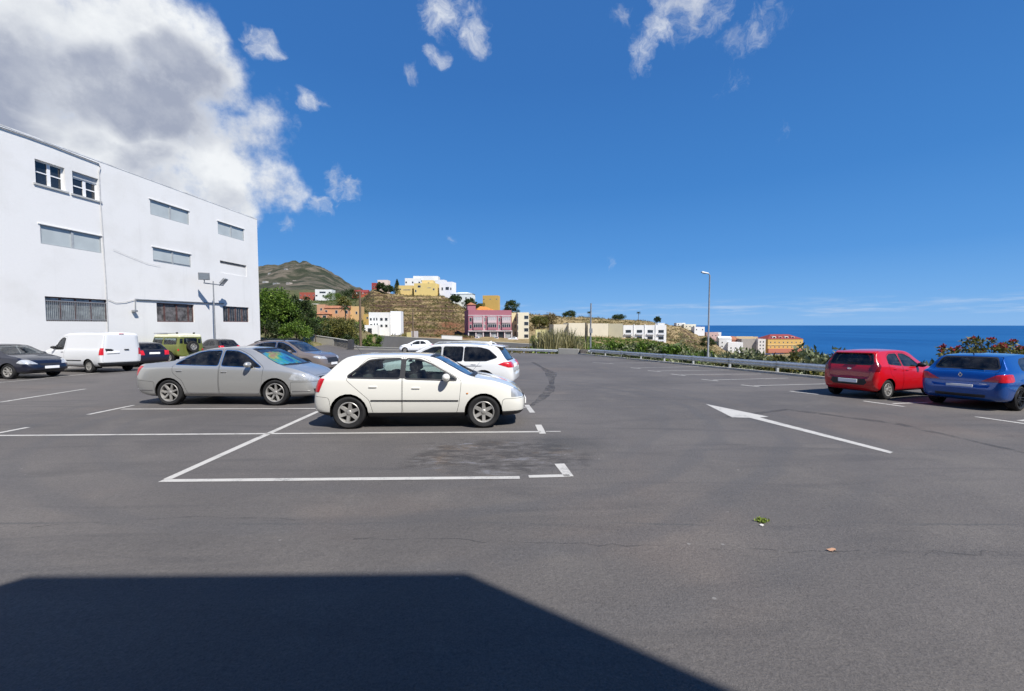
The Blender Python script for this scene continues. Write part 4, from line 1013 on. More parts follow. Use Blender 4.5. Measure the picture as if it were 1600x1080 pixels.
# ---- small dark hatch and black hatch, seen from behind
P_SMALL = dict(P_RED); P_SMALL.update(lod=1, L=3.9, W=.83, axles=(.68, 3.2), R=.30, style='std', spokes=7,
    top=[(0, .62), (.015, .72), (.04, .84), (.09, .95), (.16, 1.0), (.30, 1.10), (.52, 1.30), (.66, 1.39), (1.0, 1.44), (1.5, 1.465), (1.95, 1.44), (2.3, 1.35), (2.6, 1.19), (2.85, 1.05), (3.0, .99), (3.4, .92), (3.65, .83), (3.8, .72), (3.87, .62), (3.9, .52)],
    belt=[(0, .97), (.6, .98), (1.6, .95), (2.6, .91), (3.1, .89), (3.5, .80), (3.8, .62), (3.9, .48)],
    zb=[(0, .38), (.03, .32), (.12, .25), (.4, .2), (3.5, .19), (3.8, .22), (3.9, .32)],
    windows=[([(.80, 1.03), (.95, 1.20), (1.15, 1.30), (1.45, 1.325), (1.45, .985)], 'glass_mid'), ([(1.55, .982), (1.55, 1.33), (1.85, 1.32), (2.15, 1.20), (2.62, .95)], 'glass_mid')],
    screen=(1.04, 1.38, .66, .54, 2.1, 3.0), rear=(1.02, 1.33, .58, .48, .1, .75),
    patches=[('tail_light', 'red_lens', [(.48, .70), (1.2, .70), (1.2, .96), (.52, .96)], [(-.1, .68), (.16, .70), (.26, .94), (-.1, 1.0)], True, .006),
             ('headlight', 'clear_lens', [(.34, .62), (1.2, .66), (1.2, .84), (.4, .78)], [(3.45, .6), (4.1, .5), (4.1, .9), (3.42, .88)], True, .002)],
    doors=[('rear_door', [(.74, .96), (.90, 1.28), (1.50, 1.375), (1.50, .27), (1.10, .27), (1.02, .55), (.84, .72)], (0, 2), 'side'),
           ('front_door', [(1.512, .27), (1.512, 1.375), (1.90, 1.37), (2.24, 1.21), (2.70, .94), (2.68, .5), (2.60, .27)], (0, 2), 'side'),
           ('tailgate', [(-.58, .60), (.58, .60), (.56, 1.36), (-.56, 1.36)], (1, 2), 'back')],
    handles=[(.98, .85), (1.7, .84)], mirror=(2.4, .98), mirror_mat=None, plate_r=.80, cabin=(.4, 2.9), dash=2.8, seats=(1.75, .95))
# ---- white panel van
P_VAN = dict(lod=1, L=4.52, W=.90, rw=.80, R=.32, tw=.20, rim=.19, spokes=8, style='std', axles=(.82, 3.60), crown=.05, flat=0, bulge=.02,
    top=[(0, 1.86), (.02, 1.92), (.08, 1.965), (.4, 1.98), (1.6, 1.99), (2.4, 1.97), (2.75, 1.90), (3.05, 1.72), (3.4, 1.40), (3.62, 1.22), (3.75, 1.17), (4.1, 1.09), (4.35, .97), (4.45, .82), (4.5, .70), (4.52, .6)],
    belt=[(0, 1.12), (2.4, 1.12), (3.3, 1.08), (3.7, 1.05), (4.1, .95), (4.4, .75), (4.52, .55)],
    zb=[(0, .40), (.06, .34), (.3, .28), (4.1, .26), (4.4, .28), (4.52, .38)],
    rear_round=[(0, .945), (.02, .965), (.06, .98), (.14, .99), (.30, 1), (.7, 1)],
    windows=[([(2.62, 1.15), (2.58, 1.66), (2.74, 1.70), (2.92, 1.62), (3.13, 1.42), (3.16, 1.14)], 'glass'), ([(3.22, 1.14), (3.20, 1.36), (3.42, 1.16)], 'glass')],
    wround=.04, frame=.03, screen=(1.24, 1.80, .72, .62, 2.7, 3.75),
    patches=[('tail_light', 'red_lens', [(.74, .86), (1.2, .86), (1.2, 1.20), (.74, 1.20)], [(-.1, .84), (.10, .86), (.10, 1.20), (-.1, 1.22)], True, .004),
             ('headlight', 'clear_lens', [(.40, .76), (1.2, .78), (1.2, 1.0), (.5, .95)], [(4.0, .78), (4.8, .7), (4.8, 1.0), (4.0, 1.0)], True, .003),
             ('rear_bumper', 'black_trim', [(-1, .2), (1, .2), (1, .50), (-1, .50)], [(-.2, .2), (.10, .2), (.16, .50), (-.2, .50)], False, .012),
             ('grille', 'black_trim', [(-.4, .62), (.4, .62), (.4, .76), (-.4, .76)], [(4.3, .4), (5, .4), (5, .9), (4.3, .9)], False, -.004)],
    skirt=.33,
    doors=[('front_door', [(2.50, .36), (2.48, 1.78), (2.80, 1.76), (3.06, 1.60), (3.46, 1.14), (3.44, .9), (3.22, .36)], (0, 2), 'side'),
           ('tailgate', [(-.78, .52), (.78, .52), (.70, 1.84), (-.70, 1.84)], (1, 2), 'back')],
    handles=[(2.64, 1.0)], handle_mat=M['black_trim'], mirror=(3.16, 1.2), mirror_mat=M['black_trim'], plate_f=.5, strips=[(1.28, 2.44, .60, .60, .05, 'black_trim')],
    cabin=(2.2, 3.7), dash=3.6, seats=(2.75, 2.5), seat_top=1.55)
# ---- green off-roader: slab sides, cream roof
P_GREEN = dict(lod=1, L=3.9, W=.89, rw=.80, R=.39, tw=.22, rim=.205, spokes=8, style='std', axles=(.72, 3.08), crown=.03, flat=0, bulge=.0, arch=.47,
    top=[(0, 1.88), (.015, 1.93), (.05, 1.955), (.4, 1.965), (1.8, 1.965), (2.25, 1.95), (2.33, 1.90), (2.42, 1.60), (2.50, 1.28), (2.56, 1.215), (3.2, 1.20), (3.80, 1.18), (3.86, 1.16), (3.9, 1.1)],
    belt=[(0, 1.20), (2.3, 1.20), (2.6, 1.165), (3.8, 1.13), (3.9, 1.05)],
    zb=[(0, .50), (.06, .46), (3.8, .46), (3.9, .5)],
    rear_round=[(0, .955), (.02, .975), (.06, .99), (.14, 1), (.7, 1)], front_round=[(0, .955), (.02, .975), (.06, .99), (.14, 1), (.7, 1)],
    windows=[([(.16, 1.28), (.16, 1.66), (1.28, 1.66), (1.28, 1.28)], 'glass'), ([(1.46, 1.24), (1.46, 1.68), (2.28, 1.68), (2.34, 1.24)], 'glass')],
    wround=.05, screen=(1.32, 1.76, .72, .68, 2.2, 2.6), rear=(1.30, 1.66, .40, .40, -.1, .15),
    patches=[('roof', None, [(-1.2, 1.76), (1.2, 1.76), (1.2, 2.2), (-1.2, 2.2)], [(-.2, 1.76), (2.37, 1.76), (2.37, 2.2), (-.2, 2.2)], False, .006),
             ('rear_side_window', 'glass_mid', [(.50, 1.32), (.70, 1.32), (.68, 1.64), (.50, 1.64)], [(-.2, 1), (.1, 1), (.1, 2), (-.2, 2)], True, .003),
             ('tail_light', 'red_lens', [(.74, .84), (.84, .84), (.84, .96), (.74, .96)], [(-.2, .6), (.1, .6), (.1, 1.2), (-.2, 1.2)], True, .01),
             ('grille', 'black_trim', [(-.40, .62), (.40, .62), (.40, 1.02), (-.40, 1.02)], [(3.7, .4), (4.2, .4), (4.2, 1.2), (3.7, 1.2)], False, .004)],
    doors=[('front_door', [(1.38, .56), (1.38, 1.74), (2.30, 1.74), (2.46, 1.2), (2.46, .56)], (0, 2), 'side'), ('rear_door', [(-.44, .60), (.44, .60), (.44, 1.72), (-.44, 1.72)], (1, 2), 'back')],
    handles=[(1.5, 1.1)], handle_mat=M['black_trim'], cabin=(.15, 2.5), dash=2.45, seats=(1.6, .7), seat_top=1.5)

def xscale(p, k, kz=1.0):
    q = dict(p); f = lambda L: [(a * k, b) for a, b in L]
    g = lambda L: [(a * k, b * kz) for a, b in L]
    q['L'] = p['L'] * k
    for n in ('top', 'belt', 'zb'): q[n] = g(p[n])
    q['windows'] = [(g(w), m) for w, m in p['windows']]
    for n in ('screen', 'rear'):
        if n in p: z0, z1, a, b, c, d = p[n]; q[n] = (z0 * kz, z1 * kz, a, b, c * k, d * k)
    q['patches'] = [(n, m, [(y, z * kz) for y, z in yz], g(xz), mi, pu) for n, m, yz, xz, mi, pu in p['patches']]
    q['doors'] = [(n, g(P) if ax == (0, 2) else (f(P) if ax == (0, 1) else [(y, z * kz) for y, z in P]), ax, fl) for n, P, ax, fl in p['doors']]
    q['handles'] = g(p['handles']); q['strips'] = [(a * k, b * k, c * kz, d * kz, h, m) for a, b, c, d, h, m in p.get('strips', [])]
    if 'mirror' in p: q['mirror'] = (p['mirror'][0] * k, p['mirror'][1] * kz)
    q['cabin'] = tuple(v * k for v in p['cabin']); q['dash'] = p['dash'] * k; q['seats'] = tuple(v * k for v in p['seats']); q['axles'] = tuple(v * k for v in p['axles'])
    q['seat_top'] = p['seat_top'] * kz
    for n in ('plate_f', 'plate_r'):
        if p.get(n): q[n] = p[n] * kz
    return q
cars = {}
def place_cars():
    global P_WHITE, P_SUV, P_BLUE, P_RED
    P_WHITE['axles'] = (.73, 3.326); P_WHITE = xscale(P_WHITE, .963, .985); P_SUV = xscale(P_SUV, 1, .93); 
    cream = paint('cream_white_paint', (.70, .69, .63), 0, .3, 1, .05)
    P_WHITE['handle_mat'] = cream
    r, S = car(P_WHITE, 'cream white five-door hatchback with six-spoke wheels, nearest car in the middle bays', 'car', (-1.77, 8.52), R(2.2), cream)
    rr = [r]
    MB().tube([(.72 - 2.0, 0, 1.34), (.54 - 2.0, 0, 1.58)], .006, 6).build('aerial', M['black_trim'], r)
    y = S.side_y(2.9, .65, -1); MB().ball((2.9 - 2.0, y, .66), .022, .012, .016).build('side_repeater', M['amber_lens'], r, True)
    add_box_part(r, 'wiper', M['black_trim'], (1.0, -.55, .965, 1.03, .2, .98), 0)
    silver = paint('silver_paint', (.47, .47, .45), .55, .28, 1, .10)
    r, S = car(P_SILVER, 'silver four-door saloon with a colourful sunshade in its windscreen', 'car', (-7.26, 11.2), R(-1.5), silver); cars['silver'] = (r, S)
    white = paint('white_paint', (.72, .73, .73), 0, .3, 1, .05)
    r, S = car(P_SUV, 'white sport utility car with dark rear windows and roof rails behind the cream hatchback', 'car', (-2.06, 13.35), R(172), white)
    for sg in (1, -1):
        pts = [(x - 2.245, sg * .60, z) for x, z in ((.75, 1.475), (.85, 1.54), (1.6, 1.577), (2.35, 1.562), (2.5, 1.497))]
        MB().tube(pts, .018, 8).build('roof_rail', M['galv'], r, True)
    sp = MB(); sp.add([(.36 - 2.245, -.60, 1.437), (.36 - 2.245, .60, 1.437), (.72 - 2.245, .64, 1.502), (.72 - 2.245, -.64, 1.502), (.37 - 2.245, -.60, 1.409), (.37 - 2.245, .60, 1.409), (.70 - 2.245, .64, 1.451), (.70 - 2.245, -.64, 1.451)],
                  [(0, 1, 2, 3), (7, 6, 5, 4), (0, 4, 5, 1), (1, 5, 6, 2), (3, 2, 6, 7), (0, 3, 7, 4)]); sp.build('spoiler', white, r, True, .01)
    fin = MB(); fin.add([(.80 - 2.245, -.03, 1.488), (.80 - 2.245, .03, 1.488), (1.05 - 2.245, .012, 1.507), (1.05 - 2.245, -.012, 1.507), (.82 - 2.245, 0, 1.609)], [(0, 1, 4), (1, 2, 4), (2, 3, 4), (3, 0, 4)]); fin.build('aerial_fin', white, r)
    brown = paint('brown_metallic_paint', (.20, .168, .152), .3, .3, 1, .10)
    r, S = car(P_BROWN, 'dark grey-brown crossover with a black roof edge parked behind the silver saloon', 'car', (-10.55, 19.6), R(-6), brown)
    for sg in (1, -1): MB().tube([(x - 2.225, sg * .60, z) for x, z in ((.95, 1.49), (1.3, 1.60), (1.8, 1.645), (2.2, 1.635), (2.45, 1.585))], .022, 8).build('roof_rail', M['black_trim'], r, True)
    navy = paint('navy_paint', (.007, .009, .022), .1, .3, .8, .03)
    car(P_NAVY, 'dark navy blue car facing the aisle at the left edge, beside the white van', 'car', (-21.8, 17.85), R(-4), navy)
    vanp = paint('van_white_paint', (.68, .69, .70), 0, .4, .7, .10)
    r, S = car(P_VAN, 'white panel van nosed in towards the white building, red lamps on its rear corners', 'van', (-21.6, 21.2), R(165), vanp, 'parked_van')
    add_box_part(r, 'brake_light', M['red_lens'], (-2.28, -.10, 1.885, -2.25, .10, 1.915), .005)
    x = S.end_x(.3, 1.1, -1) - 2.26
    sh = MB(); sh.add([(x - .012, y, z) for y, z in ((.70, 1.17), (.46, 1.16), (.34, 1.11), (.40, 1.05), (.64, 1.04))], [(0, 1, 2, 3, 4)]); sh.build('rear_emblem', M['black_trim'], r)
    add_box_part(r, 'number_plate', M['plate'], (x - .025, .10, .94, x - .004, .62, 1.04), .004)
    add_box_part(r, 'rear_handle', M['black_trim'], (x - .04, -.30, 1.10, x - .005, -.10, 1.14), .006)
    dk = paint('dark_plum_paint', (.010, .009, .020), .1, .3, .8, .03)
    car(P_SMALL, 'small dark blue hatchback squeezed between the white van and the green off-roader', 'car', (-22.75, 25.2), R(155), dk)
    olive = paint('olive_green_paint', (.135, .155, .030), 0, .55, .3, .15)
    croof = simple('cream_roof_paint', (.72, .70, .50), .5, var=.1)
    P_GREEN['patches'][0] = ('roof', croof) + P_GREEN['patches'][0][2:]
    r, S = car(P_GREEN, 'lime green off-roader with a cream roof and a spare wheel on its back door', 'off-roader', (-23.5, 28.5), R(163), olive, 'parked_off_roader')
    dm, tm, rm = wheel_meshes(.37, .22, .205, 8, 'std', 'alloy')
    w = obj('spare_wheel', dm, r, (-1.95 - .13, -.05, 1.10)); w.rotation_euler = (0, 0, R(90)); obj('tyre', tm, w); obj('rim', rm, w)
    for yy in (.55, -.55):
        MB().ball((-1.5, yy, 2.02), .05, .09, .06, 8, 6).build('work_lamp', M['black_trim'], r, True)
    add_box_part(r, 'roof_rack', M['steel'], (-.9, .25, 1.985, .4, .72, 2.03), .008)
    blk = paint('black_paint', (.012, .012, .014), .2, .3, 1, .10)
    PB = dict(P_SMALL); PB.update(top=[(x, z * 1.12) for x, z in P_SMALL['top']], belt=[(x, z * 1.1) for x, z in P_SMALL['belt']],
        windows=[([(x, z * 1.11) for x, z in w_], 'glass_dark') for w_, g_ in P_SMALL['windows']], R=.33, screen=(1.15, 1.54, .66, .54, 2.1, 3.0), rear=(1.13, 1.49, .58, .48, .1, .75),
        patches=[('tail_light', 'red_lens', [(.46, .90), (1.2, .90), (1.2, 1.10), (.50, 1.10)], [(-.1, .88), (.16, .90), (.30, 1.09), (-.1, 1.15)], True, .006)], handles=[], plate_r=.9, doors=[])
    car(PB, 'black hatchback with red tail light against the white building wall', 'car', (-23.25, 32.6), R(155), blk)
    far = paint('far_white_paint', (.80, .82, .84), 0, .35, 1, .05)
    PF = dict(P_SMALL); PF.update(doors=P_SMALL['doors'][:2])
    cars['far'], _ = car(PF, 'small white hatchback far off on the access road by the grey wall', 'car', (-11.0, 48), R(186), far)
    red = paint('red_paint', (.50, .004, .009), .0, .3, .8, .02)
    r, S = car(P_RED, 'bright red small hatchback parked in a bay along the guardrail', 'car', (11.14, 12.43), R(22), red); r.scale = (.92, .92, .92)
    x = S.end_x(0, .90, -1) - 1.8
    em = MB(); em.lathe([(.0, 0), (.045, .0), (.055, .006), (.06, 0)], 20, 'z', Matrix.Translation((x - .006, 0, .905)) @ Matrix.Rotation(R(-90), 4, 'Y') @ Matrix.Diagonal((.55, 1.1, 1, 1))); em.build('badge', M['chrome'], r, True)
    sp = MB(); sp.add([(.235 - 1.8, -.50, 1.395), (.235 - 1.8, .50, 1.395), (.46 - 1.8, .56, 1.452), (.46 - 1.8, -.56, 1.452), (.245 - 1.8, -.50, 1.365), (.245 - 1.8, .50, 1.365), (.44 - 1.8, .56, 1.40), (.44 - 1.8, -.56, 1.40)],
                  [(0, 1, 2, 3), (7, 6, 5, 4), (0, 4, 5, 1), (1, 5, 6, 2), (3, 2, 6, 7), (0, 3, 7, 4)]); sp.build('spoiler', red, r, True, .008)
    add_box_part(r, 'rear_wiper', M['black_trim'], (x + .045, -.22, 1.07, x + .06, .10, 1.085), 0)
    blue = paint('blue_paint', (.002, .070, .32), .4, .25, 1, .02)
    r, S = car(P_BLUE, 'vivid blue three-door hatchback with dark alloy wheels at the right edge', 'car', (12.6, 10.72), R(22), blue); r.scale = (.9, .9, .9)
    x = S.end_x(0, .90, -1) - 2.105
    d = MB(); out_ = [(-.045, 0), (0, .075), (.045, 0), (0, -.075)]
    vs = [(x - .012, y, .90 + z) for y, z in out_] + [(x - .012, y * .55, .90 + z * .55) for y, z in out_] + [(x + .01, y, .90 + z) for y, z in out_]
    d.add(vs, [(i, (i + 1) % 4, 4 + (i + 1) % 4, 4 + i) for i in range(4)] + [(i, (i + 1) % 4, 8 + (i + 1) % 4, 8 + i) for i in range(4)]); d.build('badge', M['chrome'], r)
    x2 = S.end_x(-.42, .74, -1) - 2.105; add_box_part(r, 'model_badge', M['chrome'], (x2 - .008, -.52, .665, x2 + .01, -.36, .69), .002)
    add_box_part(r, 'rear_wiper', M['black_trim'], (.30 - 2.105, -.36, 1.065, .32 - 2.105, .08, 1.08), 0)
    MB().tube([(.75 - 2.105, 0, 1.42), (.70 - 2.105, 0, 1.49)], .012, 6).build('aerial', M['black_trim'], r)
place_cars()
def sunshade():
    root, S = cars['silver']; p = P_SILVER; half = p['L'] / 2; top = curve(p['top']); vs = []; n = 12; k = 8
    Mw = root.matrix_basis
    for i in range(k + 1):
        f = i / k; x = 3.08 + .56 * f; z = top(x) - .075
        for j in range(n + 1):
            y = (-1 + 2 * j / n) * (.54 + .12 * f); vs.append(Mw @ Vector((x - half, y, z - .05 * (2 * j / n - 1) ** 2 + (.012 if (j % 2) else 0))))
    m, t, b = mat_new('sunshade_print'); P = obj_co(t); n1 = t.noise(P, 2.4, 2, .5, .6)
    cr = t.new('ShaderNodeValToRGB'); t.l.new(n1, cr.inputs[0]); e = cr.color_ramp; e.interpolation = 'EASE'
    e.elements[0].position = .30; e.elements[0].color = (.02, .10, .45, 1); e.elements[1].position = .72; e.elements[1].color = (.75, .30, .12, 1)
    for pos, c in ((.42, (.02, .34, .70)), (.50, (.05, .55, .75)), (.55, (.10, .60, .30)), (.61, (.70, .62, .10))): q = e.elements.new(pos); q.color = c4(c)
    t.l.new(cr.outputs[0], b.inputs['Base Color']); b.inputs['Roughness'].default_value = .4; b.inputs['Metallic'].default_value = .3
    me = new_mesh('sunshade', vs, [(i * (n + 1) + j, i * (n + 1) + j + 1, (i + 1) * (n + 1) + j + 1, (i + 1) * (n + 1) + j) for i in range(k) for j in range(n)], m)
    tag(obj('sunshade', me), 'bright multicoloured folding sunshade behind the windscreen of the silver saloon', 'sunshade')
sunshade()
# ------------------------------------------------------------------ the white school-like building on the left
FA, FB = -27.28, .077                                # facade line X = FA + FB * Y
def build_white():
    C0 = Vector((FA + FB * 40, 40, 0)); T = Vector((-FB, -1, 0)).normalized(); Nn = Vector((1, -FB, 0)).normalized()
    def fac(x, y):
        d = ray(x, y); t = (FA) / (d.x - FB * d.y); P = Vector((0, 0, CAM_H)) + d * t
        return (P - C0).dot(T), P.z
    root = thing('white_building', 'three-storey white rendered building along the left side of the car park', 'building', C0, math.atan2(T.y, T.x))
    zb, S1 = -1.6, 62.0; zt = fac(398, 342)[1]
    OP = []
    def op(kind, x0, x1, yt, yb):
        s0, s1 = sorted((fac(x0, (yt + yb) / 2)[0], fac(x1, (yt + yb) / 2)[0])); z1 = fac(x0, yt)[1]; z0 = fac(x0, yb)[1]
        OP.append((kind, s0, s1, z0, z1))
    op('four', 55, 101, 248, 285.6); op('four_shut', 113.4, 153.6, 266.8, 302.5)
    op('blind', 234.6, 294.8, 310.8, 334.8); op('blind', 340.4, 381, 345.3, 365.5)
    op('blind', 63, 158, 350, 380.5); op('blind_low', 239, 298, 385.8, 408.6); op('closed', 344, 385, 406.9, 426)
    op('barred', 71, 168, 463, 502); op('curtain', 245, 303.5, 473, 503); op('slats', 348.5, 389, 478.3, 503)
    # repeats further along the facade, beyond the left edge of the picture
    for (k, s0, s1, z0, z1) in list(OP[:1]) + [OP[4], OP[7]]:
        OP.append((k, s0 + 9, s1 + 9, z0, z1))
    ss = sorted({0, S1} | {v for o in OP for v in o[1:3]}); zs = sorted({zb, zt} | {v for o in OP for v in o[3:5]})
    w = MB(); dep = lambda k: .10 if k.startswith('blind') else (.16 if k in ('closed', 'barred', 'curtain', 'slats') else .24)
    for a, b in zip(ss, ss[1:]):
        for c, d in zip(zs, zs[1:]):
            m = ((a + b) / 2, (c + d) / 2)
            if any(o[1] < m[0] < o[2] and o[3] < m[1] < o[4] for o in OP): continue
            w.quad((a, 0, c), (a, 0, d), (b, 0, d), (b, 0, c))
    for k, s0, s1, z0, z1 in OP:
        D = dep(k)
        w.quad((s0, 0, z0), (s0, -D, z0), (s0, -D, z1), (s0, 0, z1)); w.quad((s1, 0, z0), (s1, 0, z1), (s1, -D, z1), (s1, -D, z0))
        w.quad((s0, 0, z0), (s1, 0, z0), (s1, -D, z0), (s0, -D, z0)); w.quad((s0, 0, z1), (s0, -D, z1), (s1, -D, z1), (s1, 0, z1))
    B = 16
    w.quad((0, 0, zb), (0, -B, zb), (0, -B, zt), (0, 0, zt)); w.quad((S1, 0, zb), (S1, 0, zt), (S1, -B, zt), (S1, -B, zb)); w.quad((0, -B, zb), (S1, -B, zb), (S1, -B, zt), (0, -B, zt))
    w.quad((0, 0, zt), (0, -B, zt), (S1, -B, zt), (S1, 0, zt))
    w.build('wall', M['white_wall'], root, fix=False)
    MB().box(-.01, -.30, zt + .003, S1, .014, zt + .07).build('roof_edge', simple('parapet_cap', (.66, .66, .65), .8, var=.3, vscale=1), root)
    fr_w = simple('white_frame', (.78, .78, .78), .4, var=.05); fr_g = simple('grey_frame', (.36, .38, .39), .5); fr_d = simple('rust_frame', (.10, .05, .045), .7, var=.4)
    dark = simple('dark_pane', (.018, .022, .028), .06, var=.5, vscale=.7, spec=.8); blind = simple('grey_blind', (.44, .48, .48), .35, var=.10, vscale=.8)
    cur = simple('pale_curtain', (.34, .38, .38), .8, var=.45, vscale=3); cur2 = simple('dark_curtain', (.12, .112, .112), .8, var=.75, vscale=3)
    sill = simple('stone_sill', (.45, .45, .43), .7)
    for k, s0, s1, z0, z1 in OP:
        D = dep(k); f = MB(); y0, y1 = -D + .002, -D + .07; e = .06
        def frame(cols, rows=(), t=.05, pane=dark, fm=fr_w, za=z0, zz=z1):
            f.box(s0, y0, za, s1, y1, za + e); f.box(s0, y0, zz - e, s1, y1, zz); f.box(s0, y0, za + e, s0 + e, y1, zz - e); f.box(s1 - e, y0, za + e, s1, y1, zz - e)
            cs = [s0 + e] + [s0 + (s1 - s0) * c for c in cols] + [s1 - e]
            for c in cs[1:-1]: f.box(c - t, y0, za + e, c + t, y1 + .004, zz - e)
            rs = [za + e] + [za + (zz - za) * r for r in rows] + [zz - e]
            for r in rs[1:-1]: f.box(s0 + e, y0, r - .03, s1 - e, y1 - .006, r + .03)
            fo = f.build('window', fm, root)
            for a, b in zip(cs, cs[1:]):
                for c, d in zip(rs, rs[1:]): MB().quad((a, y0 + .025, c), (a, y0 + .025, d), (b, y0 + .025, d), (b, y0 + .025, c)).build('pane', pane, fo, fix=False)
            return fo
        if k in ('four', 'four_shut'):
            top = z1 if k == 'four' else z1 - (z1 - z0) * .24
            fo = frame([.47], [.52], .075, dark, fr_w, z0, top)
            if k == 'four_shut': MB().box(s0, -D + .002, top, s1, -D + .11, z1).build('shutter_box', simple('shutter_grey', (.40, .42, .44), .5), root)
            MB().box(s0 - .12, -D, z0 - .10, s1 + .12, .07, z0 - .002).build('sill', sill, fo)
        elif k in ('blind', 'blind_low'):
            fo = frame([.5], [.16] if k == 'blind_low' else [], .06, blind, fr_g)
            MB().box(s0 - .04, .002, z1 - .01, s1 + .10, .045, z1 + .045).build('drip_edge', M['white_wall'], fo)
        elif k == 'closed':
            fo = MB().box(s0, -.08, z0, s1, -.035, z1 - .24).build('blocked_window', M['white_wall'], root)
            MB().box(s0, -.14, z1 - .24, s1, -.10, z1).build('shutter_box', simple('old_shutter', (.26, .24, .22), .8, var=.3), fo)
        elif k == 'barred':
            fo = frame([.27, .52, .76], [.80], .045, cur, fr_d)
            b = MB(); n = 34
            for i in range(n + 1):
                x = s0 + .04 + (s1 - s0 - .08) * i / n; b.box(x - .012, -.05, z0, x + .012, -.03, z0 + (z1 - z0) * .86)
            b.box(s0, -.056, z0 + .10, s1, -.024, z0 + .14); b.box(s0, -.056, z0 + (z1 - z0) * .82, s1, -.024, z0 + (z1 - z0) * .86)
            g = b.build('window_bars', M['steel'], fo); g['kind'] = 'stuff'
        elif k == 'curtain':
            frame([.14, .46, .78], [], .05, cur2, fr_d)
        else:
            fo = frame([.25, .5, .75], [], .05, dark, fr_d)
            for i in range(12):
                x = s0 + .1 + (s1 - s0 - .2) * i / 11; MB().box(x - .055, y0 + .035, z0 + .08, x + .055, y0 + .05, z1 - .08).build('slat', cur2, fo)
    # loose cables on the facade, the conduit and the small lamp at its end
    def cable(pts, r=.022, mat='steel', nm='cable'):
        return MB().tube([(a, .05, b) for a, b in pts], r, 6).build(nm, M[mat] if isinstance(mat, str) else mat, root, True)
    gcab = simple('cable_grey', (.46, .46, .46), .7)
    z_ = zt - .05
    sA = fac(152, 252)[0]
    MB().tube([(s, .05, z_ - .05 - .04 * math.sin(s)) for s in [sA + i * 1.2 for i in range(34)]], .035, 6).build('cable', gcab, root, True)
    MB().tube([(s, .04, z_ + .22 + .05 * math.sin(s * .6)) for s in [sA + 6 + i * 1.2 for i in range(30)]], .022, 6).build('cable', gcab, root, True)
    cable([(sA, z_ - .06), (sA - .12, z_ - .3)] + [(fac(x, y)[0], fac(x, y)[1]) for x, y in ((153.5, 270), (155.5, 310), (159, 360), (161.5, 400), (165, 450), (167, 500), (169, 545))], .028, gcab)
    cable([fac(x, y) for x, y in ((212, 468), (262, 470.5), (349, 474.5))], .05, 'steel', 'conduit')
    cable([fac(x, y) for x, y in ((210.5, 467), (210.5, 484))], .03, 'steel', 'conduit')
    cable([fac(x, y) for x, y in ((168, 468), (180, 473), (195, 472), (210, 468))], .014, gcab)
    cable([fac(x, y) for x, y in ((176, 390), (200, 400), (230, 412), (250, 416))], .007, gcab)
    s, z = fac(207, 486); MB().box(s - .16, .03, z - .07, s + .10, .24, z + .07).build('wall_lamp', M['steel'], root, False, .03)
    # floodlight mast standing just off the wall
    sp, zp = fac(334.5, 437); sb, _ = fac(338.5, 525)
    base = C0 + T * ((sp + sb) / 2 + 1.15) + Nn * .85
    m = thing('floodlight_mast', 'slim grey mast with two floodlights on a crossbar in front of the white wall', 'floodlight', (base.x, base.y, lot_z(base.y)), math.atan2(T.y, T.x))
    H = zp - lot_z(base.y) - .25
    MB().tube([(0, 0, -.1), (0, 0, H * .6), (0, 0, H)], [.06, .05, .04], 8).build('mast', M['steel'], m, True)
    MB().box(-1.05, -.03, H - .28, .95, .03, H - .20).build('crossbar', M['steel'], m)
    for x, rz in ((1.0, -.95), (-.95, .35)):
        Q = Matrix.Translation((x, .1, H + (.28 if x > 0 else .1))) @ Matrix.Rotation(rz, 4, 'Z') @ Matrix.Rotation(R(-38 if x < 0 else -15), 4, 'X')
        f = MB().box(-.36, -.06, -.28, .36, .10, .28, Q).build('floodlight', M['steel'], m, False, .02)
        MB().box(-.31, .102, -.23, .31, .112, .23, Q).build('lens', simple('floodlight_glass', (.22, .25, .28), .15), f)
        MB().box(-.03, -.03, -.5, .03, .03, -.26, Q).build('bracket', M['steel'], f)
    return root
build_white()
def shade_building():
    """the building the photographer stands beside: its canted front throws the shadow across the foreground"""
    root = thing('shading_building', 'unseen dark-walled building just behind the viewpoint, canted front shading the foreground, side wings added to block sky light', 'building', (0, 0, 0))
    H = 6.4; k = H / SUN_TO.z; dx, dy = SUN_TO.x * k, SUN_TO.y * k
    sh = [on_lot(40, 909), on_lot(740, 904), on_lot(1150, 1085)]
    q = [Vector((p.x + dx, p.y + dy)) for p in sh]
    d = (q[2] - q[1]); d = d / d.length
    right = q[1] + d * 3.4; left0 = q[0] + Vector((-d.x * .5, d.y * .9)) * 2.4
    P = [(left0.x - 26, left0.y - .4), (left0.x, left0.y), (q[0].x, q[0].y), (q[1].x, q[1].y), (right.x, right.y), (right.x + 24, right.y - .4), (right.x + 24, -16), (left0.x - 26, -16)]  # long side wings are added out of view to keep sky light off the shadow
    mb = MB(); n = len(P); mb.add([(x, y, -.5) for x, y in P] + [(x, y, H) for x, y in P], [(i, (i + 1) % n, n + (i + 1) % n, n + i) for i in range(n)]); mb.build('wall', wall_mat('low_bounce_wall', (.24, .20, .165)), root)  # unseen wall, toned dark and warm for the light it bounces into the shadow
    c = Vector((sum(x for x, y in P) / n, sum(y for x, y in P) / n))
    mb = MB(); mb.add([(x, y, H + .003) for x, y in P] + [(x, y, H + .02) for x, y in P], [tuple(range(n)), tuple(range(2 * n - 1, n - 1, -1))] + [(i, (i + 1) % n, n + (i + 1) % n, n + i) for i in range(n)]); mb.build('roof', M['concrete'], root)
shade_building()

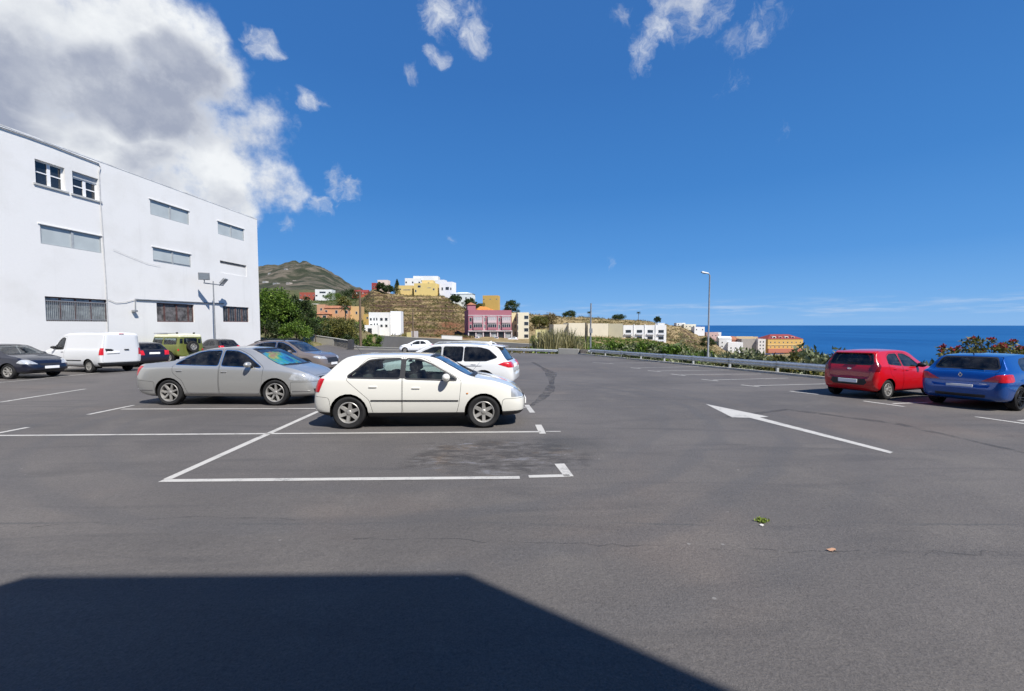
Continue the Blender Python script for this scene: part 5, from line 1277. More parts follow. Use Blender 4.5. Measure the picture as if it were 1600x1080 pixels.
# ------------------------------------------------------------------ houses on the hill and in the town
HW = {}
def hmat(c, st=.35):
    k = tuple(round(x, 3) for x in c)
    if k not in HW: HW[k] = wall_mat('render_' + str(len(HW)), c, st, .3)
    return HW[k]
PANE = simple('house_pane', (.03, .035, .042), .12, var=.4, vscale=.6, spec=.6)
FRAME = simple('house_frame', (.55, .55, .53), .6)
TILE = simple('clay_tiles', (.36, .15, .075), .85, var=.4, vscale=1.2, bump=.5, bscale=6)
TILE_O = simple('orange_tiles', (.55, .20, .04), .85, var=.3, vscale=1.2, bump=.5, bscale=6)
TILE_R = simple('red_tiles', (.22, .035, .03), .8, var=.35, vscale=1.2, bump=.5, bscale=6)
WM = {}
def win_mesh(w, h):
    k = (round(w, 2), round(h, 2))
    if k not in WM:
        f = MB(); t = .07 * min(1, w)
        f.box(-w / 2, -.05, 0, -w / 2 + t, .02, h); f.box(w / 2 - t, -.05, 0, w / 2, .02, h); f.box(-w / 2 + t, -.05, 0, w / 2 - t, .02, t); f.box(-w / 2 + t, -.05, h - t, w / 2 - t, .02, h)
        p = MB().box(-w / 2 + t, -.025, t, w / 2 - t, .01, h - t)
        WM[k] = (f.mesh('window', FRAME), p.mesh('pane', PANE))
    return WM[k]
def windows(root, wall, lst, w, d, face='front'):
    for (cx, z, ww, hh) in lst:
        fm, pm = win_mesh(ww, hh); o = obj('window', fm, root)
        if face == 'front': o.location = (cx * w, -d / 2, z)
        elif face == 'left': o.location = (-w / 2, cx * d, z); o.rotation_euler = (0, 0, -math.pi / 2)
        else: o.location = (w / 2, cx * d, z); o.rotation_euler = (0, 0, math.pi / 2)
        obj('pane', pm, o)
def grid(cols, rows, ww, hh, z0, dz, pad=.42):
    return [((-pad + 2 * pad * (i / (cols - 1) if cols > 1 else .5)), z0 + dz * r, ww, hh) for r in range(rows) for i in range(cols)]
def house(name, label, px, py, Y, w, d, h, col, yaw=0, wins=(), left=(), right=(), roof='flat', roofm=None, parapet=.35, group=None, sink=3, cat='house', base=None):
    """px, py: where the middle of the front foot of the house stands; Y: how far away"""
    b = at(px, py, Y) if base is None else base; yw = R(yaw)
    c = Vector((b.x - math.sin(yw) * d / 2, b.y + math.cos(yw) * d / 2, b.z))
    root = thing(name, label, cat, c, yw, group)
    m = hmat(col); wb = MB().box(-w / 2, -d / 2, -sink, w / 2, d / 2, h)
    wall = wb.build('wall', m, root)
    if roof == 'flat':
        t = .22; r = MB(); z1 = h + parapet
        r.box(-w / 2, -d / 2, h, w / 2, -d / 2 + t, z1); r.box(-w / 2, d / 2 - t, h, w / 2, d / 2, z1); r.box(-w / 2, -d / 2 + t, h, -w / 2 + t, d / 2 - t, z1); r.box(w / 2 - t, -d / 2 + t, h, w / 2, d / 2 - t, z1)
        r.build('parapet', m, root)
    else:
        e = .3; a, b_ = w / 2 + e, d / 2 + e; rh = parapet if parapet > .4 else min(w, d) * .22; k = min(a, b_) * (.98 if roof == 'hip' else 0)
        r = MB()
        if roof == 'hip' and w >= d: vs = [(-a, -b_, h), (a, -b_, h), (a, b_, h), (-a, b_, h), (-a + k, 0, h + rh), (a - k, 0, h + rh)]
        elif roof == 'hip': vs = [(-a, -b_, h), (a, -b_, h), (a, b_, h), (-a, b_, h), (0, -b_ + k, h + rh), (0, b_ - k, h + rh)]
        else: vs = [(-a, -b_, h), (a, -b_, h), (a, b_, h), (-a, b_, h), (-a, 0, h + rh), (a, 0, h + rh)]
        if roof == 'hip' and w < d: fs = [(0, 1, 4), (1, 2, 5, 4), (2, 3, 5), (3, 0, 4, 5)]
        else: fs = [(0, 1, 5, 4), (1, 2, 5), (2, 3, 4, 5), (3, 0, 4)]
        r.add([(x, y, z + .004) for x, y, z in vs], fs + [(3, 2, 1, 0)]); r.build('roof', roofm or TILE, root)
    windows(root, wall, wins, w, d); windows(root, wall, left, w, d, 'left'); windows(root, wall, right, w, d, 'right')
    return root
WHITE = (.68, .68, .66); CREAM = (.68, .60, .40); PALE = (.72, .68, .56)
def hill_houses():
    # orange pair and porch left of the terraced hill
    house('orange_house', 'salmon orange two-storey house with a clay tile roof above the olive shrub', 526, 503, 172, 9.5, 8, 5.6, (.52, .28, .15), 8, grid(3, 1, 1.0, 1.4, 3.4, 0), roof='gable', roofm=TILE, parapet=1.2)
    house('orange_house', 'low salmon porch house with its own clay tile roof, left of the taller orange house', 503, 501, 168, 5.6, 5, 2.6, (.50, .27, .15), 8, [(.18, .8, 1.4, 1.3)], roof='hip', roofm=TILE, parapet=1.1)
    house('orange_tower', 'small salmon stair tower rising behind the low porch roof', 502, 494, 178, 3.4, 3.5, 4.6, (.50, .28, .17), 8, [(.0, 2.4, .8, 1.0)])
    house('yellow_house', 'pale sand yellow flat-roofed house with ribbed wall behind the brown utility pole', 552, 503, 176, 5.6, 7, 6.2, (.58, .38, .18), 5, grid(2, 1, .8, 1.2, 3.2, 0, .25))
    house('yellow_hut', 'small mustard outbuilding between the brown pole and the white house', 573, 502, 165, 2.6, 3, 2.4, (.50, .33, .10), 0, [(.1, .9, .7, .8)])
    # red and white pair below the mountain
    house('red_house', 'brick red house joined to a white villa below the mountain', 480, 466, 420, 14.5, 10, 5.4, (.33, .085, .06), 5, grid(4, 1, 1.1, 1.2, 2.2, 0))
    house('white_villa', 'white two-storey villa with red balcony recess below the mountain', 505.5, 465, 415, 16, 11, 7.6, WHITE, 5, grid(3, 1, 2.0, 1.6, 1.0, 0) + [(-.05, 4.2, 6.0, 1.7), (.36, 4.2, 1.6, 1.5)])
    house('cream_house', 'small cream house under the brick red one', 478.5, 476, 405, 6.8, 6, 4.2, (.66, .58, .38), 0, [(.1, 1.4, 1.2, 1.2)])
    house('grey_house', 'pale grey house half hidden behind the left trees', 461, 478, 395, 8.6, 7, 6, (.52, .55, .56), 0, grid(3, 1, 1.2, 1.6, 2.6, 0))
    house('pale_house', 'small pale house peeking out above the tree by the white building', 414, 476, 380, 6.5, 6, 4.2, PALE, 0, grid(2, 1, 1.0, 1.2, 1.6, 0))
    house('pale_house', 'narrow whitewashed house directly above the orange porch roof', 492, 484, 330, 4.6, 6, 4.4, (.62, .60, .52), 0, [(0, 1.6, 1.0, 1.2)])
    house('red_roof_house', 'long low house with dark red roof on the skyline left of the hill', 562, 460, 345, 12, 8, 1.4, (.42, .10, .06), 0, grid(3, 1, 1, .8, .3, 0), roof='gable', roofm=TILE_R, parapet=2.6)
    # white house with round dark windows at the foot of the hill
    r = house('white_house', 'white house with two rows of small dark windows at the foot of the terraced hill', 592.5, 521, 150, 7.1, 8, 7.2, WHITE, 6, [(-.40, 4.6, .7, .9), (-.24, 4.6, .5, 1.0), (-.11, 4.6, .5, 1.0), (.12, 4.5, 1.0, 1.1), (.36, 4.5, 1.0, 1.1), (-.38, 2.3, .9, 1.1), (-.22, 2.3, .5, 1.3), (-.09, 2.3, .5, 1.3), (.12, 2.2, .9, 1.0), (.36, 2.2, .9, 1.0)])
    house('white_annex', 'blank white block stepping up the slope beside the house with dark windows', 618.5, 516, 153, 3.7, 5, 6.6, (.78, .78, .79), 4)
    house('white_garage', 'small white gate house with a dark flat canopy in front of the white house', 580, 523, 146, 4.4, 4, 3.0, (.72, .72, .70), 6, [(-.1, .2, 1.5, 2.1)])
    # hilltop cluster
    house('red_hut', 'small dark red house at the left end of the hilltop row', 584, 453, 285, 2.8, 4, 4.4, (.30, .05, .05), 0, [(0, 1.6, .8, 1.0)])
    house('pink_white_house', 'pinkish white house with an arched window left of the hilltop conifer', 598, 452, 288, 7.0, 6, 6.0, (.68, .56, .50), 0, [(.1, 1.6, 1.6, 1.8), (-.25, 3.6, .9, 1.0)])
    house('yellow_bungalow', 'long low yellow house on the hill edge, right of the conifer', 631, 457.5, 275, 11.6, 8, 4.4, (.66, .50, .20), -4, [(.18, 1.6, 5, .5), (-.2, 1.8, 1.0, 1.0)])
    house('yellow_house', 'bright yellow house with brown shutters in the middle of the hilltop', 664, 458.5, 272, 14.5, 9, 6.2, (.68, .52, .20), -4, [(-.26, 3.8, 2.0, 1.4), (.2, 3.4, 2.6, .35), (-.42, .8, 1.0, 1.6), (.40, 2.0, 1.1, 1.2)])
    house('yellow_attic', 'taller yellow upper storey standing behind the bright yellow house', 668, 452, 278, 7.5, 6, 5.6, (.66, .52, .24), -4, [(.1, 3.4, 1.2, 1.0)])
    house('white_house', 'white flat-roofed house behind the low yellow one', 645, 452, 300, 11, 9, 7.0, WHITE, 4, grid(3, 1, 1.1, 1.3, 4.2, 0), parapet=.8)
    house('white_house', 'white block with roof terrace forming the top of the hilltop skyline', 665, 448, 305, 18, 9, 6.8, WHITE, 0, grid(4, 1, 1.2, 1.3, 3.4, 0), parapet=.9)
    house('white_house', 'white house stepping down behind the yellow one on the right', 684, 452, 296, 9.5, 8, 5.8, (.74, .75, .77), -6, grid(2, 1, 1.1, 1.4, 2.6, 0), parapet=.8)
    house('white_house', 'white house with a grey arch window at the right end of the hilltop', 697, 458.5, 274, 8.6, 8, 6.6, (.76, .76, .79), -10, [(-.30, 2.0, 1.1, 1.9), (.1, 2.2, 2.4, 2.0), (.38, 2.2, .9, 1.6)], parapet=.9)
    house('white_house', 'long white house with many windows lower on the ridge behind the shrubs', 721, 475, 262, 14, 9, 6.4, (.68, .72, .70), -6, grid(5, 1, 1.0, 1.6, 2.6, 0), roof='hip', roofm=hmat((.66, .70, .70)), parapet=1.2)
    house('ochre_house', 'ochre yellow block with a dark chimney corner behind the pink building', 766, 477, 255, 9.4, 8, 5.6, (.52, .34, .10), -8, grid(3, 1, .9, .5, 3.4, 0))
    # pink building
    P = at(766, 529, 160); w, d, h = 16.8, 13, 10.4
    r = house('pink_building', 'big pink building with white glazed balconies and ground-floor shops', 766, 529, 160, w, d, h, (.33, .13, .165), 13, [], parapet=.5, cat='building', sink=2)
    white_trim = simple('white_trim', (.58, .54, .54), .6); shop = simple('shop_front', (.30, .32, .33), .4, var=.5, vscale=.9)
    y = -d / 2
    MB().box(-w / 2 - .1, y - .9, 2.75, w / 2 + .1, y - .003, 3.05).build('canopy', white_trim, r)
    MB().box(-w / 2 - .05, y - .12, 8.75, w / 2 + .05, y - .003, 8.95).build('cornice', white_trim, r)
    for i in range(7):
        x = -w / 2 + w * i / 6; MB().box(x - .18, y - .5, -.2, x + .18, y - .1, 2.75).build('column', white_trim, r)
    for i in range(6):
        x = -w / 2 + w * (i + .5) / 6; o = MB().box(x - 1.0, y - .05, .1, x + 1.0, y + .02, 2.5).build('shop_window', shop if i % 2 else PANE, r)
    for fl, z0 in ((0, 3.3), (1, 6.0)):
        for i, cx in enumerate((-.29, .04, .37)):
            b = MB().box(cx * w - 1.7, y - .75, z0, cx * w + 1.7, y - .003, z0 + .95).build('balcony', hmat((.35, .15, .185)) if fl == 0 else hmat((.52, .42, .44)), r)
            MB().box(cx * w - 1.62, y - .68, z0 + .96, cx * w + 1.62, y - .05, z0 + 2.2).build('glazing', PANE if fl == 0 else simple('gallery_glass', (.42, .40, .42), .2, var=.3), b)
            for k in range(5): x = cx * w - 1.66 + 3.32 * k / 4; MB().box(x - .05, y - .72, z0 + .96, x + .05, y - .66, z0 + 2.3).build('mullion', white_trim, b)
            MB().box(cx * w - 1.72, y - .77, z0 + 2.21, cx * w + 1.72, y - .003, z0 + 2.38).build('balcony_roof', white_trim, b)
        for cx in (-.45, -.13, .21): windows(r, None, [(cx, z0 + .5, .9, 1.5)], w, d)
    MB().box(-w * .155, y - .08, 3.1, -w * .135, y - .004, 8.7).build('pilaster', white_trim, r)
    MB().box(w * .195, y - .08, 3.1, w * .205, y - .004, 8.7).build('pilaster', white_trim, r)
    tw = MB().box(-w / 2 + .2, -d / 2 + 4, h, -w / 2 + 3.4, -d / 2 + 8, h + 2.6).build('roof_tower', hmat((.35, .15, .185)), r)
    a = MB(); a.add([(-w / 2 - .1, -d / 2 + 3.7, h + 2.61), (-w / 2 + 3.7, -d / 2 + 3.7, h + 2.61), (-w / 2 + 3.7, -d / 2 + 8.3, h + 2.61), (-w / 2 - .1, -d / 2 + 8.3, h + 2.61), (-w / 2 + 1.8, -d / 2 + 6, h + 3.7)], [(0, 1, 4), (1, 2, 4), (2, 3, 4), (3, 0, 4), (3, 2, 1, 0)]); a.build('tower_roof', TILE, tw)
    a = MB(); a.add([(-w / 2 + 3.6, -d / 2 + 3, h + .6), (w / 2 - 5, -d / 2 + 3, h + .2), (w / 2 - 5, d / 2, h + .2), (-w / 2 + 3.6, d / 2, h + .6), (-w / 2 + 5.5, 0, h + 2.2), (w / 2 - 9, 0, h + 2.0)], [(0, 1, 5, 4), (1, 2, 5), (2, 3, 4, 5), (3, 0, 4)]); a.build('hip_roof', TILE_O, r)
    # cream neighbours of the pink building
    house('cream_building', 'narrow pale yellow building hard against the right side of the pink one', 804, 529, 164, 2.3, 10, 9.6, (.68, .60, .36), 8, [(.1, z, .5, 1.5) for z in (1.2, 4.0, 6.8)], cat='building')
    r = house('cream_building', 'cream apartment block with a column of dark balcony openings right of the pink building', 817.5, 530.5, 160, 4.4, 10, 10.0, (.68, .62, .48), 4, [(.27, z, 1.7, 1.4) for z in (.6, 3.0, 5.4, 7.8)] + [(-.47, z, .25, 1.9) for z in (1, 3.5, 6, 8)], cat='building')
    house('yellow_shed', 'low cream yellow shed at the edge of the reeds', 846, 529, 150, 4.2, 4, 2.8, (.66, .60, .30), -4, [(-.2, .4, 1.2, 1.8)], cat='shed')
    # long cream sheds and the white apartments
    house('cream_shed', 'blank cream warehouse behind the reeds, nearest the pink building', 876, 530, 190, 6.5, 14, 6.4, (.62, .56, .44), 3, cat='warehouse')
    house('cream_shed', 'blank cream warehouse left of the tall utility pole', 902.5, 531, 188, 8.2, 14, 7.2, (.66, .60, .47), 3, cat='warehouse')
    house('cream_shed', 'blank cream warehouse right of the tall utility pole', 934.5, 531, 188, 9.4, 14, 7.0, (.64, .58, .45), 3, cat='warehouse')
    house('grey_shed', 'dull olive-grey warehouse next to the white apartments', 962, 532, 192, 6.6, 12, 7.4, (.40, .37, .27), 3, cat='warehouse')
    r = house('white_apartments', 'white two-storey apartment block with four bays of balconies above the green bank', 1007, 534, 200, 20, 10, 7.6, (.76, .76, .75), -8, [(c, z, 2.6, 1.5) for z in (1.0, 4.2) for c in (-.38, -.12, .13, .38)], cat='building')
    for c in (-.25, .005, .255): MB().box(c * 20 - .2, -5.25, -1, c * 20 + .2, -5.003, 8.4).build('pilaster', hmat((.76, .76, .75)), r)
    for z in (.2, 3.4):
        for c in (-.38, -.12, .13, .38): MB().box(c * 20 - 1.7, -5.7, z, c * 20 + 1.7, -5.26, z + .75).build('balcony', hmat((.66, .68, .72)), r)
    MB().box(6.2, -4, 7.6, 9.4, 2, 9.0).build('roof_hut', hmat(WHITE), r)
    # houses along the falling ridge and the town by the sea
    T = [('white_house', 'white cottage highest of the houses on the falling ridge', 1064, 512, 425, 9, 7, 4.4, WHITE, 0, 2), ('cream_house', 'cream ridge house second from the top of the falling row', 1078, 515, 420, 12, 8, 5, (.66, .62, .5), 0, 3),
         ('white_house', 'white house with a dark porch on the ridge just left of the street lamp', 1093, 520, 410, 10, 8, 5.4, (.72, .72, .72), 0, 2), ('pink_house', 'dusty pink town house right of the lamp post foot', 1113, 529, 430, 12, 9, 6, (.52, .36, .33), 0, 3),
         ('white_house', 'small bright white house standing out against the sea right of the lamp', 1122, 528, 440, 6.5, 7, 5.6, WHITE, 0, 1)]
    for n_, l_, px, py, Y, w_, d_, h_, c_, yw, k in T: house(n_, l_, px, py, Y, w_, d_, h_, c_, yw, grid(k, 1, 1.1, 1.3, 2.4, 0, .3))
    house('white_house', 'stepped white house lowest in the town, with a gable facing the car park', 1133, 546, 400, 11, 10, 10.5, WHITE, -12, grid(2, 2, 1.2, 1.4, 2.2, 3.6, .25), roof='gable', roofm=hmat(WHITE), parapet=2)
    house('white_house', 'wide white town house in front of the clay roofs', 1149, 549, 395, 13, 9, 8.2, (.76, .76, .75), -12, grid(3, 1, 1.2, 1.4, 2.4, 0, .3))
    house('clay_house', 'town house with a big clay tile roof above the white houses', 1143, 541, 425, 19, 12, 6.4, (.48, .22, .15), -8, grid(3, 1, 1.3, 1.3, 3.4, 0, .3), roof='hip', roofm=TILE, parapet=3.6)
    house('cream_house', 'cream and yellow town house behind the grey blank wall', 1167, 538, 440, 22, 10, 7.2, (.64, .50, .30), -6, grid(5, 1, 1.3, 1.3, 4.4, 0, .38), parapet=.8)
    house('grey_building', 'grey building with a big blank party wall in the town', 1172, 549, 410, 16, 14, 11.6, (.36, .33, .30), -10, [], cat='building')
    house('white_house', 'narrow white house squeezed between the grey wall and the yellow building', 1190, 549, 405, 7, 9, 11.6, (.66, .62, .58), -6, grid(2, 3, 1.2, 1.5, 1.8, 3.3, .2))
    r = house('yellow_building', 'large ochre yellow building with a red mansard roof and dormers by the sea', 1227, 548, 415, 37, 18, 11.6, (.56, .36, .12), 4, grid(8, 2, 1.2, 1.3, 3.0, 4.6, .42), roof='hip', roofm=TILE_R, parapet=4.6, cat='building')
    for i, x in enumerate((-11, -4.5, 2, 8.5)):
        b = MB().box(x - 1.8, -7.6, 11.7, x + 1.8, -3.5, 14.2).build('dormer', hmat((.60, .30, .28) if i % 2 else WHITE), r)
        MB().box(x - 1.2, -7.66, 12.3, x + 1.2, -7.603, 13.7).build('pane', PANE, b)
    MB().box(-18.6, -9.4, 5.4, 18.6, -9.003, 5.9).build('cornice', hmat((.62, .50, .30)), r)
    MB().box(-19, -11, -2, 19, -9.003, 2.0).build('podium', hmat((.42, .16, .11)), r)
    # pinprick houses on the mountainside
    for i, (px, Y, w_) in enumerate([(440, 1500, 17), (424, 1250, 13), (467, 1350, 15), (415, 1000, 14), (432, 900, 16), (452, 860, 12), (515, 1500, 16), (530, 1650, 15), (462, 1050, 11), (420, 1700, 14), (448, 1250, 10)]):
        X = (px - 800) / FPX * Y; z = terrain_h(X, Y)
        house('mountain_house', 'tiny pale house scattered on the slope of the mountain', 0, 0, 0, w_ * .72, 8, 4.2, [(.50, .48, .45), (.36, .35, .33), (.44, .38, .33)][i % 3], rnd.uniform(-20, 20), grid(3, 1, 1.4, 1.4, 2.2, 0, .3), group='tiny houses on the mountainside', base=Vector((X, Y, z)))
hill_houses()
# ------------------------------------------------------------------ plants
import numpy as np
NR = np.random.default_rng(11)
def leaf_mesh(name, clumps, mat, size, asp=.5, up=.25, droop=0., jit=.5):
    """clumps: (centre, (rx, ry, rz), leaves); every leaf is a folded pair of triangles spread through the clump's volume"""
    Ps = []; Cs = []
    for c, r, n in clumps:
        d = NR.normal(size=(n, 3)); d /= np.linalg.norm(d, axis=1)[:, None]; rad = NR.random(n) ** .45
        Ps.append(np.array(c) + d * rad[:, None] * np.array(r)); Cs.append(d)
    P = np.concatenate(Ps); Dd = np.concatenate(Cs); n = len(P)
    a = NR.normal(size=(n, 3)) * jit + Dd * .6; a[:, 2] += up - droop; a /= np.linalg.norm(a, axis=1)[:, None]
    b = np.cross(a, NR.normal(size=(n, 3))); b /= np.linalg.norm(b, axis=1)[:, None]; nn = np.cross(a, b)
    L = size * NR.uniform(.6, 1.35, n)[:, None]; W = L * asp
    v = np.empty((n, 4, 3)); v[:, 0] = P - a * L * .5; v[:, 1] = P + b * W * .5 + nn * W * .15; v[:, 2] = P + a * L * .5 - nn * L * .12; v[:, 3] = P - b * W * .5 + nn * W * .15
    me = bpy.data.meshes.new(name); me.vertices.add(n * 4); me.vertices.foreach_set('co', v.reshape(-1))
    me.loops.add(n * 4); me.loops.foreach_set('vertex_index', np.arange(n * 4)); me.polygons.add(n)
    me.polygons.foreach_set('loop_start', np.arange(n) * 4); me.materials.append(mat); me.update(calc_edges=True); me.validate()
    return me
L_GREEN = leaf_mat('fresh_green_leaves', [(.035, .07, .010), (.10, .18, .022), (.20, .29, .045)])
L_DARK = leaf_mat('dark_green_leaves', [(.016, .030, .010), (.042, .07, .020), (.085, .12, .032)])
L_OLIVE = leaf_mat('olive_leaves', [(.05, .06, .016), (.14, .14, .035), (.26, .23, .055)])
L_GREY = leaf_mat('grey_green_leaves', [(.05, .065, .025), (.19, .22, .10), (.42, .44, .28)])
L_REED = leaf_mat('reed_blades', [(.14, .14, .06), (.30, .27, .13), (.44, .39, .22)], .3)
L_DRY = leaf_mat('dry_grass', [(.12, .09, .04), (.24, .18, .085), (.32, .26, .13)], .2)
L_RED = leaf_mat('red_blossom', [(.22, .015, .02), (.42, .05, .05), (.50, .12, .09)], .3)
L_PALM = leaf_mat('palm_leaves', [(.012, .02, .008), (.03, .045, .015), (.07, .085, .03)])
BARK = simple('bark', (.10, .075, .05), .95, var=.4, vscale=8, bump=.6, bscale=20)
def clumpy(rx, ry, rz, n, cr, leaves, zc=0, flat=.15, seed=0):
    g = random.Random(seed); out = []
    for i in range(n):
        while True:
            d = Vector((g.gauss(0, 1), g.gauss(0, 1), g.gauss(0, 1))).normalized()
            if d.z > -.75: break
        k = g.uniform(.35, 1.0) ** .6; s = cr * g.uniform(.55, 1.25)
        out.append(((d.x * rx * k, d.y * ry * k, zc + d.z * rz * k), (s, s, s * g.uniform(.6, .9)), int(leaves * g.uniform(.5, 1.4))))
    return out
def tree(name, label, loc, H, rx, rz, mat, n=34, leaves=110, size=.26, cr=None, group=None, seed=1, cat='tree', ry=None, trunk=.16, crown_name='crown'):
    root = thing(name, label, cat, loc, rnd.uniform(0, 6.28), group); zc = H - rz; g = random.Random(seed); t = MB()
    t.tube([(0, 0, -.4), (.04 * H * .2, 0, zc * .4), (0, .03 * H, zc * .8), (.02 * H, 0, zc + rz * .3)], [trunk, trunk * .8, trunk * .62, trunk * .25], 9)
    for i in range(6):
        a = g.uniform(0, 6.28); r = rx * g.uniform(.45, .8); t.tube([(0, .02 * H, zc * g.uniform(.55, .9)), (r * .45 * math.cos(a), r * .45 * math.sin(a), zc), (r * math.cos(a), r * math.sin(a), zc + rz * g.uniform(-.1, .5))], [trunk * .5, trunk * .35, trunk * .12], 6)
    t.build('trunk', BARK, root, True, fix=False)
    obj(crown_name, leaf_mesh(crown_name, clumpy(rx, ry or rx, rz, n, cr or rx * .34, leaves, zc, seed=seed), mat, size), root)
    return root
def ground(px, Y): X = (px - 800) / FPX * Y; return Vector((X, Y, terrain_h(X, Y)))
def palm(name, label, px, Y, H, cat='palm'):
    root = thing(name, label, cat, ground(px, Y)); MB().tube([(0, 0, -.5), (.1, 0, H * .5), (.15, .05, H)], [.28, .22, .18], 8).build('trunk', BARK, root, True)
    for i in range(26):
        a = 2 * math.pi * i / 26 * 3.1; el = rnd.uniform(-.35, .95); Lr = rnd.uniform(1.7, 2.5); mb = MB(); pts = []
        for k in range(6):
            f = k / 5; r = Lr * f * math.cos(el * (1 - .6 * f)); pts.append(Vector((.15 + r * math.cos(a), .05 + r * math.sin(a), H + Lr * f * math.sin(el) - 1.1 * f * f * Lr * .55)))
        side = Vector((-math.sin(a), math.cos(a), 0))
        for k in range(5):
            w0, w1 = .34 * math.sin(math.pi * min(.97, k / 5 + .05)), .34 * math.sin(math.pi * min(.97, (k + 1) / 5)); dz = Vector((0, 0, -.14))
            mb.quad(pts[k], pts[k] + side * w0 + dz, pts[k + 1] + side * w1 + dz, pts[k + 1]); mb.quad(pts[k], pts[k + 1], pts[k + 1] - side * w1 + dz, pts[k] - side * w0 + dz)
        mb.build('frond', L_PALM, root, fix=False)
def copy_tree(o, parent=None):
    c = o.copy(); COL.objects.link(c)
    if parent is not None: c.parent = parent
    for ch in o.children: copy_tree(ch, c)
    return c
def plants():
    # trees beyond the left end of the car park
    def g3(px, Y, dz=0): p = ground(px, Y); return (p.x, p.y, p.z - .1 + dz)
    tree('broadleaf_tree', 'tall bright green broadleaf tree touching the corner of the white building', g3(430, 55), 7.0, 2.8, 3.4, L_GREEN, 95, 150, .27, .85, seed=3)
    tree('broadleaf_tree', 'dark green broadleaf tree right of the bright green one', g3(468, 58), 6.2, 2.3, 2.9, L_DARK, 80, 140, .25, .75, seed=5)
    tree('shrub', 'low yellow-green bush in front of the dark tree', g3(462, 52), 3.4, 1.9, 1.6, L_GREEN, 44, 100, .2, .55, seed=8, cat='shrub', trunk=.07)
    tree('shrub', 'dark low bush at the foot of the white building corner', g3(414, 52), 3.8, 2.0, 1.8, L_DARK, 40, 100, .2, .6, seed=9, cat='shrub', trunk=.07)
    tree('olive_tree', 'broad olive-yellow shrub growing over the stone wall', g3(528, 66), 4.8, 3.4, 2.4, L_OLIVE, 84, 130, .24, .9, seed=12, trunk=.13)
    tree('shrub', 'dark green hedge bush under the olive-yellow shrub behind the stone wall', g3(505, 64.5), 2.9, 3.0, 1.4, L_DARK, 54, 100, .22, .7, seed=14, cat='shrub', trunk=.07)
    tree('shrub', 'dark round bush behind the right end of the stone wall', g3(540, 62), 2.6, 1.5, 1.2, L_DARK, 30, 90, .2, .55, seed=15, cat='shrub', trunk=.06)
    tree('shrub', 'bright green bush right of the brown utility pole', g3(583, 63), 2.7, 1.4, 1.3, L_GREEN, 30, 90, .2, .5, seed=17, cat='shrub', trunk=.06)
    # trees on and around the hill
    for lab, px, Y, H, rx, rz, mt, sd in [('dusty olive tree standing over the roofs of the orange houses', 538, 200, 11, 3.4, 3.4, L_OLIVE, 21), ('dark bushy tree at the left end of the hilltop houses', 597, 272, 6.4, 3.2, 2.6, L_DARK, 22), ('dark bushy tree just left of the low yellow bungalow', 608, 270, 6, 3.4, 2.4, L_DARK, 23),
                                          ('dark evergreen in front of the long white ridge house', 712, 255, 6.4, 3.2, 2.8, L_DARK, 24), ('green bushy tree above the tower of the pink building', 733, 252, 7.2, 4.0, 3.0, L_DARK, 25), ('low green tree between the pink building and the ochre block', 748, 250, 5.4, 3.4, 2.2, L_OLIVE, 26),
                                          ('round dark tree on the skyline right of the ochre block', 799, 245, 9.2, 4.6, 4.0, L_DARK, 27), ('low bush on the ridge skyline above the cream warehouses', 890, 345, 6, 5.5, 2.6, L_DARK, 28), ('low bush on the skyline left of the white apartments', 966, 385, 6, 6, 2.4, L_DARK, 29),
                                          ('scrubby tree on the slope right of the cream apartment block', 843, 215, 7, 4.5, 3.2, L_OLIVE, 30), ('brownish bushy tree above the reeds', 858, 222, 7.5, 4.6, 3.2, L_DRY, 31), ('dark little tree on the end of the ridge by the falling houses', 1027, 415, 7, 3.2, 3.2, L_DARK, 32), ('round dark tree beside the pink town house by the lamp', 1106, 300, 9, 5.5, 4.2, L_DARK, 33),
                                          ('green tree above the brick red house below the mountain', 548, 330, 9, 7, 3.6, L_DARK, 34), ('green bushy tree to the right of the white villa', 524, 370, 7, 8, 3.4, L_GREEN, 35)]:
        rz = max(rz, H * .44); tree('hill_tree', lab, g3(px, Y), H, rx, rz, mt, 44, 90, .62, rx * .36, seed=sd)
    # pointed conifer on the hilltop
    p = ground(621.5, 276); root = thing('conifer', 'dark pointed conifer standing above the hilltop houses', 'tree', p); H = 10.5
    MB().tube([(0, 0, -.5), (0, 0, H)], [.25, .05], 8).build('trunk', BARK, root)
    cl = []
    for i in range(15):
        f = i / 14; z = 1.4 + (H - 1.6) * f; r = 3.0 * (1 - f) ** .8 + .25
        for k in range(7): a = k * .9 + i; cl.append(((r * .62 * math.cos(a), r * .62 * math.sin(a), z), (r * .42, r * .42, .35), 26))
    obj('crown', leaf_mesh('crown', cl, L_DARK, .5), root)
    palm('palm_tree', 'lone palm on the bare ridge above the white apartments', 997, 392, 8.5)
    palm('palm_tree', 'small palm on the skyline just left of the tall utility pole top', 920, 352, 5.5)
    palm('palm_tree', 'slender palm rising in front of the orange house', 540, 158, 6.5)
